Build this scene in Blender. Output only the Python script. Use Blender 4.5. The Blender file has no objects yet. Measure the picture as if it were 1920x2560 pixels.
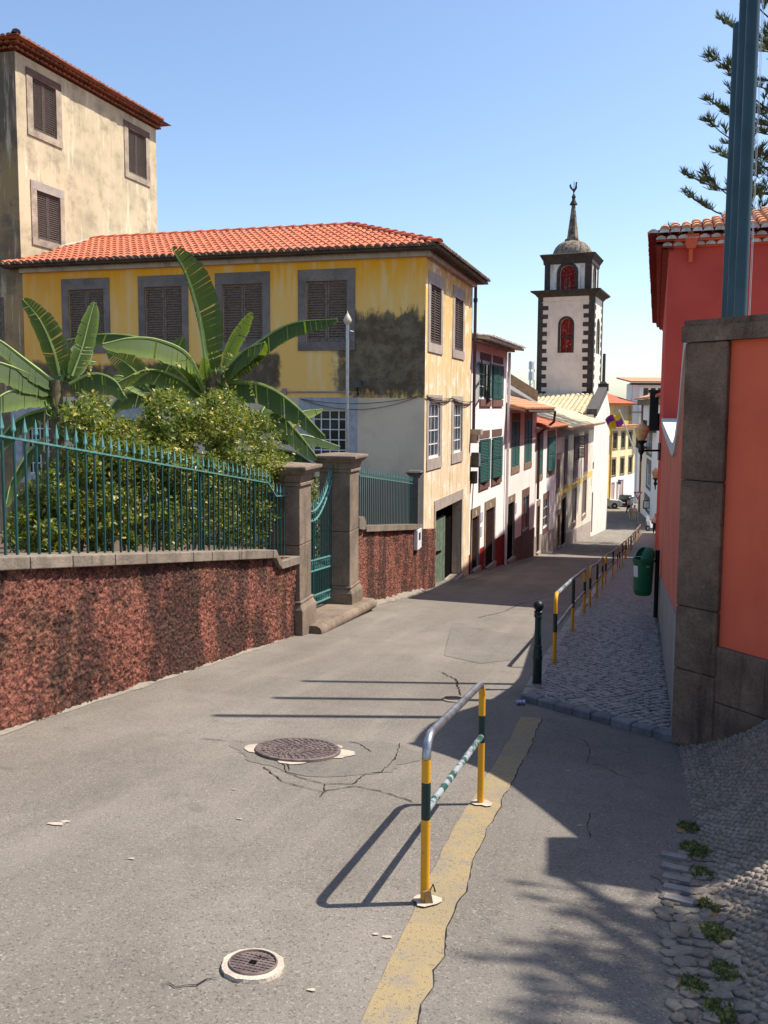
import bpy, math, random
import numpy as np
from mathutils import Vector, Matrix
R = math.radians
rnd = random.Random(7)
C = bpy.context.scene.collection
scene = bpy.context.scene

# ------------------------------------------------------------------ camera
EYE = 1.7
PITCH = R(5.17); ROLL = .006; FPX = 2150.; PPY = 1208.       # photo pixels (1920 x 2560)
cam_d = bpy.data.cameras.new('camera'); cam = bpy.data.objects.new('camera', cam_d); C.objects.link(cam)
cam_d.sensor_fit = 'VERTICAL'; cam_d.sensor_height = 36.; cam_d.sensor_width = 27.
cam_d.lens = FPX / 2560 * 36; cam_d.shift_y = -(1280 - PPY) / 2560
cam_d.clip_start = .05; cam_d.clip_end = 4000
cam.matrix_world = Matrix.Translation((0, 0, EYE)) @ Matrix.Rotation(R(90) - PITCH, 4, 'X') @ Matrix.Rotation(ROLL, 4, 'Z')
scene.camera = cam

# ------------------------------------------------------------------ sky, sun, exposure
SUN_EL = R(56.3); SUN_AZ = math.atan2(.985, .17)              # azimuth from +Y towards +X
w = bpy.data.worlds.new('World'); scene.world = w; w.use_nodes = True
nt = w.node_tree; nt.nodes.clear()
sky = nt.nodes.new('ShaderNodeTexSky'); sky.sky_type = 'NISHITA'; sky.sun_disc = False
sky.sun_elevation = SUN_EL; sky.sun_rotation = SUN_AZ
sky.air_density = 1.0; sky.dust_density = 1.0; sky.ozone_density = 2.6; sky.altitude = 50
bg = nt.nodes.new('ShaderNodeBackground'); bg.inputs['Strength'].default_value = .118
wo = nt.nodes.new('ShaderNodeOutputWorld')
nt.links.new(sky.outputs[0], bg.inputs[0]); nt.links.new(bg.outputs[0], wo.inputs[0])
sd = bpy.data.lights.new('sun', 'SUN'); sd.energy = 4.2; sd.angle = R(.53); sd.color = (1, .945, .86)
so = bpy.data.objects.new('sun', sd); C.objects.link(so)
SUN = Vector((math.sin(SUN_AZ) * math.cos(SUN_EL), math.cos(SUN_AZ) * math.cos(SUN_EL), math.sin(SUN_EL)))
so.rotation_euler = SUN.to_track_quat('Z', 'Y').to_euler(); so.location = (20, 0, 40)
vs = scene.view_settings; vs.view_transform = 'Standard'; vs.look = 'None'; vs.gamma = 1; vs.exposure = .88
scene.cycles.max_bounces = 6; scene.cycles.diffuse_bounces = 4; scene.cycles.transparent_max_bounces = 8

# ------------------------------------------------------------------ photo pixel -> point on a real plane
_fw = Vector((0, math.cos(PITCH), -math.sin(PITCH))); _up = Vector((0, math.sin(PITCH), math.cos(PITCH)))
def ray(px, py):
    a = (px - 960) / FPX; b = -(py - PPY) / FPX; c, s = math.cos(ROLL), math.sin(ROLL)
    d = _fw + Vector((1, 0, 0)) * (c * a - s * b) + _up * (s * a + c * b)
    return d / d.y
def at(px, py, y):
    d = ray(px, py); return Vector((d.x * y, y, EYE + d.z * y))
# street profile: height of the road against distance along the street axis
_S = [-20, 0, 6, 11.6, 15.1, 21.9, 27.5, 34.6, 47.8, 68, 79.5, 90, 110, 140, 400]
_Z = [2.9, 0, -.88, -1.71, -2.10, -3.16, -3.80, -4.65, -6.2, -8.3, -9.4, -9.9, -10.7, -11.2, -12]
_ss = np.arange(-20, 400, .5); _zz = np.interp(_ss, _S, _Z)
_k = np.ones(7) / 7; _zp = np.convolve(np.pad(_zz, 3, mode='edge'), _k, 'valid')
AX = R(16); AU = Vector((math.sin(AX), math.cos(AX), 0)); AC = Vector((math.cos(AX), -math.sin(AX), 0))
def rz(x, y): return float(np.interp(x * AU.x + y * AU.y, _ss, _zp))
def gnd(px, py, h=0.):
    d = ray(px, py); t = 1.
    while t < 300:
        if EYE + d.z * t - h - rz(d.x * t, t) < 0: break
        t += .02 if t < 30 else .1
    return Vector((d.x * t, t, rz(d.x * t, t) + h))

# ------------------------------------------------------------------ mesh helpers
WL = {}                                                       # world location of every object made here
def V(*a): return Vector(a)
class MB:
    def __init__(s): s.v = []; s.f = []; s.uv = None; s.col = None
    def add(s, vs, fs):
        o = len(s.v); s.v += [tuple(x) for x in vs]; s.f += [tuple(i + o for i in f) for f in fs]; return s
    def quad(s, a, b, c, d): return s.add([a, b, c, d], [(0, 1, 2, 3)])
    def para(s, o, u, v, w):
        o, u, v, w = map(Vector, (o, u, v, w))
        if u.cross(v).dot(w) < 0: u, v = v, u
        p = [o, o + u, o + u + v, o + v]; p += [q + w for q in p]
        return s.add(p, [(3, 2, 1, 0), (4, 5, 6, 7), (0, 1, 5, 4), (1, 2, 6, 5), (2, 3, 7, 6), (3, 0, 4, 7)])
    def box(s, c, sx, sy, sz, u=(1, 0, 0), v=(0, 1, 0), w=(0, 0, 1)):
        u, v, w = Vector(u) * sx, Vector(v) * sy, Vector(w) * sz
        return s.para(Vector(c) - u / 2 - v / 2 - w / 2, u, v, w)
    def prism(s, poly, ext):
        ext = Vector(ext); n = len(poly); p = [Vector(q) for q in poly]
        nr = sum(((p[i] - p[0]).cross(p[(i + 1) % n] - p[0]) for i in range(n)), Vector())
        if nr.dot(ext) > 0: p.reverse()
        s.add(p + [q + ext for q in p], [tuple(range(n)), tuple(range(2 * n - 1, n - 1, -1))] +
              [((i + 1) % n, i, i + n, (i + 1) % n + n) for i in range(n)]); return s
    def tube(s, pts, r, k=8, cap=True):
        pts = [Vector(p) for p in pts]; n = len(pts); rs = r if isinstance(r, (list, tuple)) else [r] * n
        o = len(s.v); prev = None
        for i, p in enumerate(pts):
            t = (pts[min(i + 1, n - 1)] - pts[max(i - 1, 0)]).normalized()
            if prev is None: a = t.orthogonal().normalized()
            else:
                a = prev - t * prev.dot(t); a = a.normalized() if a.length > 1e-6 else t.orthogonal().normalized()
            prev = a; b = t.cross(a)
            for j in range(k):
                q = p + (a * math.cos(2 * math.pi * j / k) + b * math.sin(2 * math.pi * j / k)) * rs[i]; s.v.append(tuple(q))
        for i in range(n - 1):
            for j in range(k):
                s.f.append((o + i * k + j, o + i * k + (j + 1) % k, o + (i + 1) * k + (j + 1) % k, o + (i + 1) * k + j))
        if cap: s.f.append(tuple(o + j for j in range(k - 1, -1, -1))); s.f.append(tuple(o + (n - 1) * k + j for j in range(k)))
        return s
    def lathe(s, c, prof, k=12, ax=(0, 0, 1)):
        c = Vector(c); ax = Vector(ax).normalized(); a = ax.orthogonal().normalized(); b = ax.cross(a); o = len(s.v)
        for r_, z in prof:
            for j in range(k):
                s.v.append(tuple(c + ax * z + (a * math.cos(2 * math.pi * j / k) + b * math.sin(2 * math.pi * j / k)) * r_))
        n = len(prof)
        for i in range(n - 1):
            for j in range(k):
                s.f.append((o + i * k + j, o + i * k + (j + 1) % k, o + (i + 1) * k + (j + 1) % k, o + (i + 1) * k + j))
        s.f.append(tuple(o + j for j in range(k - 1, -1, -1))); s.f.append(tuple(o + (n - 1) * k + j for j in range(k)))
        return s
    def frust(s, c, a, b, z0, z1, u, v):          # square frustum, half sizes a (bottom) and b (top), on axes u, v
        c = Vector(c); u, v = Vector(u), Vector(v); zz = Vector((0, 0, 1)); p = []
        for h, z in ((a, z0), (b, z1)):
            for i, j in ((-1, -1), (1, -1), (1, 1), (-1, 1)): p.append(c + u * h * i + v * h * j + zz * z)
        if u.cross(v).z < 0: p = [p[k] for k in (3, 2, 1, 0, 7, 6, 5, 4)]
        return s.add(p, [(3, 2, 1, 0), (4, 5, 6, 7), (0, 1, 5, 4), (1, 2, 6, 5), (2, 3, 7, 6), (3, 0, 4, 7)])
    def mesh(s, name, m, off=(0, 0, 0), smooth=False):
        me = bpy.data.meshes.new(name); off = Vector(off)
        me.from_pydata([(x - off.x, y - off.y, z - off.z) for x, y, z in s.v], [], s.f)
        if m: me.materials.append(m)
        if smooth:
            me.polygons.foreach_set('use_smooth', [True] * len(me.polygons))
            if smooth != 'all':
                try: me.set_sharp_from_angle(angle=R(40))
                except Exception: pass
        if s.col is not None:
            at_ = me.color_attributes.new('tint', 'FLOAT_COLOR', 'POINT'); at_.data.foreach_set('color', np.asarray(s.col, dtype=np.float32).ravel())
        me.update(); return me
    def build(s, name, m, parent=None, smooth=False, kind=None):
        L = WL[parent.name] if parent is not None else (s.center())
        o = bpy.data.objects.new(name, s.mesh(name, m, L, smooth)); C.objects.link(o)
        if parent is not None: o.parent = parent
        else: o.location = L
        WL[o.name] = Vector(L)
        if kind: o['kind'] = kind
        return o
    def center(s):
        a = np.array(s.v); return Vector((a[:, 0].mean(), a[:, 1].mean(), a[:, 2].min()))
def bev(o, wd=.008, seg=2):
    m = o.modifiers.new('bevel', 'BEVEL'); m.width = wd; m.segments = seg; m.limit_method = 'ANGLE'; return o
def thing(name, label, cat, loc, group=None):
    o = bpy.data.objects.new(name, None); C.objects.link(o); o.location = loc; o.empty_display_size = .2
    WL[o.name] = Vector(loc); o['label'] = label; o['category'] = cat
    if group: o['group'] = group
    return o
def tag(o, label, cat, group=None):
    o['label'] = label; o['category'] = cat
    if group: o['group'] = group
    return o
def inst(name, me, parent, M):
    """an alike piece: shares mesh data, M is its world matrix"""
    o = bpy.data.objects.new(name, me); C.objects.link(o); o.parent = parent
    o.matrix_local = Matrix.Translation(-WL[parent.name]) @ M; WL[o.name] = M.translation.copy(); return o
def axes(o, u, v, w):
    M = Matrix.Identity(4)
    for i, a in enumerate((u, v, w)): M.col[i][:3] = Vector(a)
    M.col[3][:3] = Vector(o); return M
class Fr:
    """vertical facade plane: a runs along azimuth az, b is height, c points outwards"""
    def __init__(s, p, az, flip=1):
        s.p = Vector((p[0], p[1], 0)); s.u = Vector((math.sin(az), math.cos(az), 0)); s.n = Vector((math.cos(az), -math.sin(az), 0)) * flip
    def pt(s, a, b, c=0.): return s.p + s.u * a + Vector((0, 0, b)) + s.n * c
    def pix(s, px, py):
        d = ray(px, py); o = Vector((0, 0, EYE)); t = (s.p - o).dot(s.n) / d.dot(s.n); q = o + d * t
        return (q - s.p).dot(s.u), q.z
    def rect(s, x0, x1, yt, yb):
        m = (yt + yb) / 2; return (s.pix(x0, m)[0], s.pix(x1, m)[0], s.pix(x0, yb)[1], s.pix(x0, yt)[1])
    def bx(s, mb, a0, a1, z0, z1, c0, c1):
        return mb.para(s.pt(a0, z0, c0), s.u * (a1 - a0), Vector((0, 0, z1 - z0)), s.n * (c1 - c0))
def holed(mb, fr, a0, a1, z0, z1, holes, depth=.22, c=0.):
    """wall face with openings (a0,a1,z0,z1) and their reveals"""
    A = sorted({a0, a1, *[h[0] for h in holes], *[h[1] for h in holes]}); Z = sorted({z0, z1, *[h[2] for h in holes], *[h[3] for h in holes]})
    A = [a for a in A if a0 <= a <= a1]; Z = [z for z in Z if z0 <= z <= z1]
    fl = fr.u.cross(Vector((0, 0, 1))).dot(fr.n) > 0
    def q(p):
        mb.quad(*(p if fl else p[::-1]))
    for i in range(len(A) - 1):
        for j in range(len(Z) - 1):
            am, zm = (A[i] + A[i + 1]) / 2, (Z[j] + Z[j + 1]) / 2
            if any(h[0] < am < h[1] and h[2] < zm < h[3] for h in holes): continue
            q([fr.pt(A[i], Z[j], c), fr.pt(A[i + 1], Z[j], c), fr.pt(A[i + 1], Z[j + 1], c), fr.pt(A[i], Z[j + 1], c)])
    for h in holes:
        x0, x1, y0, y1 = h[:4]
        for (p, r_) in (((x0, y0), (x0, y1)), ((x0, y1), (x1, y1)), ((x1, y1), (x1, y0)), ((x1, y0), (x0, y0))):
            q([fr.pt(*p, c), fr.pt(*r_, c), fr.pt(*r_, c - depth), fr.pt(*p, c - depth)])
        q([fr.pt(x0, y0, c - depth), fr.pt(x1, y0, c - depth), fr.pt(x1, y1, c - depth), fr.pt(x0, y1, c - depth)])
    return mb
# ------------------------------------------------------------------ materials
class NT:
    def __init__(s, name):
        s.m = bpy.data.materials.new(name); s.m.use_nodes = True; s.t = s.m.node_tree; s.t.nodes.clear()
        s.out = s.t.nodes.new('ShaderNodeOutputMaterial'); s.b = s.t.nodes.new('ShaderNodeBsdfPrincipled')
        s.t.links.new(s.b.outputs[0], s.out.inputs[0]); s._tc = None
    def new(s, k): return s.t.nodes.new(k)
    def lk(s, a, b): s.t.links.new(a, b)
    def put(s, inp, v):
        if v is None: return
        if isinstance(v, (int, float)): inp.default_value = v
        elif isinstance(v, tuple): inp.default_value = (*v, 1) if (len(v) == 3 and inp.type == 'RGBA') else v
        else: s.lk(v, inp)
    @property
    def pos(s):
        if s._tc is None: s._tc = s.new('ShaderNodeNewGeometry')
        return s._tc.outputs['Position']
    def loc(s):
        n = s.new('ShaderNodeTexCoord'); return n.outputs['Object']
    def rand(s):
        n = s.new('ShaderNodeObjectInfo'); return n.outputs['Random']
    def attr(s, name):
        n = s.new('ShaderNodeAttribute'); n.attribute_name = name; return n.outputs['Color']
    def scl(s, vec, k):
        n = s.new('ShaderNodeVectorMath'); n.operation = 'MULTIPLY'; s.lk(vec, n.inputs[0]); n.inputs[1].default_value = k if isinstance(k, tuple) else (k, k, k); return n.outputs[0]
    def dot(s, vec, d):
        n = s.new('ShaderNodeVectorMath'); n.operation = 'DOT_PRODUCT'; s.lk(vec, n.inputs[0]); n.inputs[1].default_value = tuple(d); return n.outputs['Value']
    def sep(s, vec):
        n = s.new('ShaderNodeSeparateXYZ'); s.lk(vec, n.inputs[0]); return n.outputs
    def comb(s, x, y, z):
        n = s.new('ShaderNodeCombineXYZ')
        for i, q in enumerate((x, y, z)): s.put(n.inputs[i], q)
        return n.outputs[0]
    def noise(s, sc, det=4, vec=None, rough=.55, dist=0.):
        n = s.new('ShaderNodeTexNoise'); s.lk(vec if vec is not None else s.pos, n.inputs['Vector']); n.inputs['Scale'].default_value = sc
        n.inputs['Detail'].default_value = det; n.inputs['Roughness'].default_value = rough; n.inputs['Distortion'].default_value = dist; return n.outputs[0]
    def voro(s, sc, feat='F1', vec=None, out='Distance'):
        n = s.new('ShaderNodeTexVoronoi'); n.feature = feat; s.lk(vec if vec is not None else s.pos, n.inputs['Vector']); n.inputs['Scale'].default_value = sc; return n.outputs[out]
    def wave(s, sc, vec=None, dist=0., axis='Z'):
        n = s.new('ShaderNodeTexWave'); n.bands_direction = axis; s.lk(vec if vec is not None else s.pos, n.inputs['Vector']); n.inputs['Scale'].default_value = sc; n.inputs['Distortion'].default_value = dist; return n.outputs[1]
    def ma(s, op, a, b=0., clamp=False):
        n = s.new('ShaderNodeMath'); n.operation = op; n.use_clamp = clamp; s.put(n.inputs[0], a); s.put(n.inputs[1], b); return n.outputs[0]
    def mr(s, v, a, b, c=0., d=1.):
        n = s.new('ShaderNodeMapRange'); n.interpolation_type = 'SMOOTHSTEP'; s.put(n.inputs[0], v)
        for i, q in enumerate((a, b, c, d)): n.inputs[i + 1].default_value = q
        return n.outputs[0]
    def mix(s, f, a, b):
        n = s.new('ShaderNodeMix'); n.data_type = 'RGBA'; s.put(n.inputs[0], f); s.put(n.inputs[6], a); s.put(n.inputs[7], b); return n.outputs[2]
    def mul(s, f, a, b):
        n = s.new('ShaderNodeMix'); n.data_type = 'RGBA'; n.blend_type = 'MULTIPLY'; s.put(n.inputs[0], f); s.put(n.inputs[6], a); s.put(n.inputs[7], b); return n.outputs[2]
    def boxm(s, u, z, u0, u1, z0, z1, sf=.3):
        p = s.ma('MULTIPLY', s.mr(u, u0 - sf, u0 + sf), s.mr(u, u1 + sf, u1 - sf))
        return s.ma('MULTIPLY', p, s.ma('MULTIPLY', s.mr(z, z0 - sf, z0 + sf), s.mr(z, z1 + sf, z1 - sf)))
    def bump(s, h, k=.3, d=.02):
        n = s.new('ShaderNodeBump'); n.inputs['Strength'].default_value = k; n.inputs['Distance'].default_value = d; s.lk(h, n.inputs['Height']); s.lk(n.outputs[0], s.b.inputs['Normal'])
    def fin(s, col, rough=.8, metal=0., spec=.3):
        s.put(s.b.inputs['Base Color'], col); s.put(s.b.inputs['Roughness'], rough); s.put(s.b.inputs['Metallic'], metal); s.b.inputs['Specular IOR Level'].default_value = spec; return s.m
def plain(name, c, rough=.6, metal=0., var=.12, sc=6., spec=.35, c2=None, bk=.0, bs=60.):
    n = NT(name); f = n.noise(sc, 5); k = n.mr(f, .3, .7)
    d = c2 or tuple(max(0, q * (1 - 2.2 * var)) for q in c)
    col = n.mix(k, c, d)
    if bk: n.bump(n.noise(bs, 3), bk, .01)
    return n.fin(col, n.mr(f, .3, .7, rough * .9, min(1, rough * 1.1)), metal, spec)
def plaster(name, c, dirt=(.25, .22, .19), amt=.35, sc=1.2, streak=.4, c2=None, dsc=1.):
    n = NT(name); p = n.pos
    base = n.mix(n.mr(n.noise(sc, 6), .35, .68), c, c2 or tuple(q * .82 for q in c))
    st = n.noise(1., 6, n.scl(p, (5., 5., .45)))
    base = n.mix(n.ma('MULTIPLY', n.mr(st, .52, .75), streak), base, dirt)
    bl = n.ma('MULTIPLY', n.mr(n.noise(2.3 * dsc, 8, None, .65), .55, .75), amt)
    base = n.mix(bl, base, dirt)
    n.bump(n.noise(45, 5), .25, .01); return n.fin(base, .9, 0, .15)
def stone(name, c, c2, sc=4., bk=.4, rough=.85):
    n = NT(name); a = n.noise(sc, 8, None, .65); b = n.noise(sc * 14, 4)
    col = n.mix(n.mr(a, .35, .68), c, c2); col = n.mul(n.mr(b, .4, .75, 0, .5), col, (.5, .48, .46))
    r_ = n.rand(); col = n.mul(n.ma('MULTIPLY', r_, .45), col, (.62, .6, .58))
    n.bump(b, bk, .006); return n.fin(col, rough, 0, .25)
M = {}
M['basalt'] = stone('grey_stone', (.125, .112, .10), (.075, .068, .064))
M['basalt_frame'] = stone('window_stone', (.25, .215, .195), (.165, .145, .132), 2.)
M['dark_stone'] = stone('dark_tower_stone', (.085, .066, .056), (.042, .035, .032), 3.)
M['pillar'] = stone('brown_pillar_stone', (.27, .205, .155), (.17, .13, .10), 3.)
M['coping'] = stone('coping_stone', (.30, .245, .185), (.18, .15, .12), 3.)
M['pier_stone'] = stone('brown_pier_stone', (.165, .118, .088), (.075, .055, .045), 1.6, .6)
def aged_stone(name, c, c2, pale):
    n = NT(name); p = n.pos; a = n.noise(2.1, 9, None, .7); b = n.noise(55, 5, None, .7); st = n.noise(1., 7, n.scl(p, (9, 9, .7)), .65)
    col = n.mix(n.mr(a, .35, .66), c, c2); col = n.mix(n.mr(st, .53, .72, 0, .75), col, tuple(q * .45 for q in c2)); col = n.mix(n.mr(n.noise(7.5, 8, None, .7), .58, .72, 0, .6), col, pale)
    col = n.mul(n.mr(b, .4, .7, 0, .6), col, (.45, .43, .41)); col = n.mul(n.ma('MULTIPLY', n.rand(), .4), col, (.6, .58, .56))
    n.bump(n.ma('ADD', b, n.ma('MULTIPLY', a, 1.5)), .7, .012); return n.fin(col, .92, 0, .15)
M['pier_stone'] = aged_stone('brown_pier_stone', (.29, .195, .135), (.15, .10, .073), (.38, .30, .225))
M['pillar'] = aged_stone('brown_pillar_stone', (.30, .225, .165), (.19, .145, .11), (.38, .31, .24))
M['coping'] = aged_stone('coping_stone', (.31, .25, .19), (.19, .155, .12), (.40, .34, .27))
M['sill'] = stone('pale_sill_stone', (.45, .38, .32), (.34, .29, .25), 3.)
M['white_stone'] = stone('pale_weathered_stone', (.47, .375, .27), (.25, .185, .145), 1.9)
M['lintel_red'] = stone('red_brown_stone', (.20, .11, .085), (.13, .085, .07), 5.)
M['kerb'] = stone('blue_grey_kerb', (.24, .235, .235), (.14, .138, .14), 5.)
M['tan_trim'] = stone('tan_stone', (.30, .21, .14), (.2, .145, .105), 4.)
M['green_iron'] = plain('green_iron', (.016, .07, .064), .45, .0, .12, 9, .4)
M['spear'] = plain('pale_green_iron', (.095, .255, .235), .5, 0, .15, 20, .4)
M['shutter_brown'] = plain('weathered_shutter', (.23, .175, .14), .8, 0, .18, 14, .2, (.13, .10, .08))
M['shutter_dark'] = plain('dark_shutter', (.11, .08, .068), .8, 0, .18, 14, .2)
M['shutter_green'] = plain('green_shutter', (.012, .085, .07), .6, 0, .12, 10, .35)
M['shutter_wine'] = plain('wine_shutter', (.10, .03, .032), .7, 0, .15, 10, .3)
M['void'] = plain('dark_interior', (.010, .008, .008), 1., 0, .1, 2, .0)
M['wood_door'] = plain('dark_wood_door', (.035, .018, .013), .9, 0, .2, 12, .04)
M['door_green'] = plain('faded_green_planks', (.16, .20, .135), .85, 0, .2, 7, .15, (.085, .13, .095))
M['white_paint'] = plain('white_paint', (.72, .71, .68), .6, 0, .05, 5)
M['white_plastic'] = plain('white_plastic', (.75, .75, .74), .4, 0, .02, 5)
M['metal'] = plain('galvanised_steel', (.42, .43, .45), .35, .85, .12, 20, .5)
M['pipe_brown'] = plain('brown_pipe', (.07, .038, .035), .5, 0, .1, 8)
M['black_iron'] = plain('black_iron', (.012, .014, .014), .45, .2, .1, 10, .4)
M['cable'] = plain('cable', (.03, .028, .027), .7)
M['pole'] = plain('teal_pole', (.014, .055, .075), .5, 0, .08, 3, .45)
M['bin'] = plain('green_plastic', (.008, .15, .06), .42, 0, .08, 5, .45)
M['bin_lid'] = plain('green_lid_plastic', (.012, .19, .105), .38, 0, .08, 5, .45)
M['lamp_glass'] = plain('amber_glass', (.74, .55, .25), .45, 0, .12, 9, .5)
M['trunk'] = plain('plant_stem', (.20, .15, .08), .85, 0, .25, 12, .2, (.09, .07, .035), .3)
M['bark'] = plain('pine_bark', (.09, .07, .055), .9, 0, .2, 8, .15, None, .5, 20)
M['red_wall'] = plaster('red_render', (.76, .15, .075), (.50, .10, .06), .3, 1.1, .3, (.68, .125, .065), 1.5)
M['red_pale'] = plaster('pale_red_render', (.66, .19, .125), (.42, .13, .10), .3, .8, .35, (.56, .14, .09), 1.5)  # paler salmon render of the street wall
M['red_trim'] = plain('red_trim', (.30, .045, .04), .8, 0, .1, 3, .15)
M['dado'] = plaster('grey_dado', (.33, .31, .285), (.15, .14, .13), .25, 1.5, .2)
M['wall_top'] = plaster('white_wall_top', (.62, .60, .56), (.3, .29, .27), .25, 2., .2)
M['tile_edge'] = plain('whitewashed_tile', (.62, .58, .53), .85, 0, .2, 6, .1)
M['cream'] = plaster('cream_plaster', (.70, .62, .46), (.36, .30, .23), .4, .8, .45)
M['white_wall'] = plaster('white_plaster', (.86, .83, .81), (.62, .57, .54), .14, .6, .1, (.82, .79, .77))
M['pinkish'] = plaster('pale_pink_plaster', (.84, .79, .74), (.5, .43, .38), .25, .8, .22, (.78, .73, .67))
M['worn'] = plaster('worn_plaster', (.68, .60, .47), (.17, .125, .10), .75, .9, .85, None, .6)
M['church'] = plaster('shaded_church_plaster', (.82, .66, .55), (.36, .28, .23), .22, .7, .18)  # tower front only, the pinkish shade of that face put into the colour
M['church_white'] = plaster('white_church_plaster', (.70, .66, .58), (.45, .4, .33), .35, .6, .3)
M['red_dado'] = plaster('red_dado', (.30, .03, .022), (.14, .025, .02), .25)
M['brown_dado'] = plaster('brown_dado', (.17, .115, .10), (.08, .06, .05), .3)
M['niche_red'] = plaster('red_niche', (.20, .014, .011), (.62, .5, .46), .75, 2., .25, None, 2.2)
M['grey_wall'] = plaster('grey_plaster', (.33, .30, .27), (.15, .13, .11), .5)
M['mustard'] = plaster('mustard_plaster', (.66, .45, .12), (.5, .36, .15), .2)
M['pale_yellow'] = plaster('pale_yellow_plaster', (.78, .66, .38), (.55, .45, .28), .2)
M['beige'] = plaster('beige_plaster', (.66, .55, .40), (.40, .33, .25), .3, 1., .15)
M['white_band'] = plaster('weathered_cornice', (.50, .44, .36), (.16, .13, .11), .6, 3., .5)
M['mortar'] = plaster('mortar', (.25, .215, .17), (.13, .112, .095), .9, 6.)
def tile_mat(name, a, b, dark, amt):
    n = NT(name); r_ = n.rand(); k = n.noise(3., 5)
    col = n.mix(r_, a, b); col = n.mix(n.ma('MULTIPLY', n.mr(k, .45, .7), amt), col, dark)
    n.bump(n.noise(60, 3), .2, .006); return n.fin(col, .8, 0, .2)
M['tile'] = tile_mat('orange_tile', (.56, .165, .078), (.40, .112, .058), (.32, .14, .085), .85)
M['ridge'] = tile_mat('ridge_tile', (.55, .13, .06), (.44, .11, .055), (.25, .08, .05), .6)
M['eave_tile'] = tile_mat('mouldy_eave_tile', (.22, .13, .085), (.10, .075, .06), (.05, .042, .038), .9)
M['old_tile'] = tile_mat('old_red_tile', (.38, .135, .075), (.28, .10, .06), (.14, .08, .06), .8)
M['pale_tile'] = tile_mat('pale_tile', (.72, .60, .38), (.60, .46, .28), (.42, .30, .19), .6)
M['faded_tile'] = tile_mat('faded_orange_tile', (.60, .28, .14), (.50, .24, .13), (.34, .2, .13), .6)
def yellow_front(u, p0):
    """ochre paint bleached towards the sills, bare cream below, black mould in patches of its own shape"""
    n = NT('ochre_plaster'); p = n.pos
    a = n.dot(p, u); a = n.ma('SUBTRACT', a, p0.dot(u)); z = n.sep(p)[2]
    nz = n.noise(1.1, 7, None, .6); zz = n.ma('ADD', z, n.ma('MULTIPLY', n.ma('SUBTRACT', nz, .5), 1.5))
    col = n.mix(n.mr(zz, 4.1, 5.6), (.84, .51, .15), (.90, .41, .018))
    col = n.mix(n.ma('MULTIPLY', n.mr(n.noise(.9, 5), .5, .7), .45), col, (.72, .36, .10))
    col = n.mix(n.ma('MULTIPLY', n.mr(n.noise(1., 7, n.scl(p, (4, 4, .5)), .65), .46, .66), .6), col, (.80, .62, .33))
    col = n.mix(n.ma('MULTIPLY', n.mr(a, -6.5, -11.5), .5), col, (.82, .37, .045))
    mo = n.noise(2.6, 9, None, .68); st = n.noise(1., 7, n.scl(p, (7., 7., .8)), .6)
    nn = n.ma('ADD', n.ma('MULTIPLY', mo, .75), n.ma('MULTIPLY', st, .25))
    msk = n.boxm(a, n.ma('ADD', z, n.ma('MULTIPLY', n.noise(1., 8, n.scl(p, (3.5, 3.5, .9)), .7), 1.1)), -2.5, .4, 2.3, 4.75, .55)
    for (u0, u1, z0, z1, sf) in ((-5.3, -3.9, 2.1, 3.15, .25), (-9.6, -5.6, 2.0, 2.9, .3), (-13., -9.2, 1.8, 3.0, .5), (-12.7, -12.2, 1., 5.6, .25)):
        msk = n.ma('MAXIMUM', msk, n.boxm(a, z, u0, u1, z0, z1, sf))
    mk = n.mr(n.ma('ADD', n.ma('MULTIPLY', msk, .62), nn), .80, 1.02)
    col = n.mix(n.ma('MULTIPLY', mk, .93), col, n.mix(n.mr(mo, .4, .65), (.05, .046, .042), (.15, .13, .095)))
    n.bump(n.noise(40, 5), .3, .012); return n.fin(col, .92, 0, .12)
def ochre_side():
    n = NT('faded_ochre_plaster'); p = n.pos; z = n.sep(p)[2]
    zz = n.ma('ADD', z, n.ma('MULTIPLY', n.ma('SUBTRACT', n.noise(.9, 7), .5), 2.6))
    col = n.mix(n.mr(zz, .5, 5.6), (.70, .56, .36), (.68, .43, .12))
    col = n.mix(n.mr(n.noise(2.1, 9, None, .72), .50, .60, 0, .85), col, (.82, .74, .59))
    col = n.mix(n.mr(n.noise(1., 8, n.scl(p, (5, 5, .5)), .68), .5, .68, 0, .75), col, (.42, .31, .18)); col = n.mix(n.mr(n.noise(1., 6, n.scl(p, (11, 11, .35))), .58, .72, 0, .6), col, (.24, .19, .13))
    col = n.mix(n.mr(n.noise(4.2, 8, None, .68), .58, .66, 0, .8), col, (.72, .36, .08))
    n.bump(n.noise(40, 5), .3, .012); return n.fin(col, .92, 0, .12)
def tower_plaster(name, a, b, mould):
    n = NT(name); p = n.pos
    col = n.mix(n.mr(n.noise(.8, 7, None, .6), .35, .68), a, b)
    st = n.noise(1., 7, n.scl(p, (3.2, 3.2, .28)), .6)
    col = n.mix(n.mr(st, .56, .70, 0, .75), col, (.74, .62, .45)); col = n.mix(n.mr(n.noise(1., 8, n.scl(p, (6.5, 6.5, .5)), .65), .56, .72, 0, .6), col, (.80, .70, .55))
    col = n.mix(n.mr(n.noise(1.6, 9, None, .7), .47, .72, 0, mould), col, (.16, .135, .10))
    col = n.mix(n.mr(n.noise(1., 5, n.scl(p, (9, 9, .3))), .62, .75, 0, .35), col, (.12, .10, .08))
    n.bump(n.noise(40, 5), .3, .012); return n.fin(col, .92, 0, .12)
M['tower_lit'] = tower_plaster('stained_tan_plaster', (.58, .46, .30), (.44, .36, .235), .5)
M['tower_dark'] = tower_plaster('shaded_mouldy_plaster', (.36, .24, .12), (.13, .105, .08), .95)  # darker copy for the front wall: its shade put into the colour, plus mould
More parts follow.
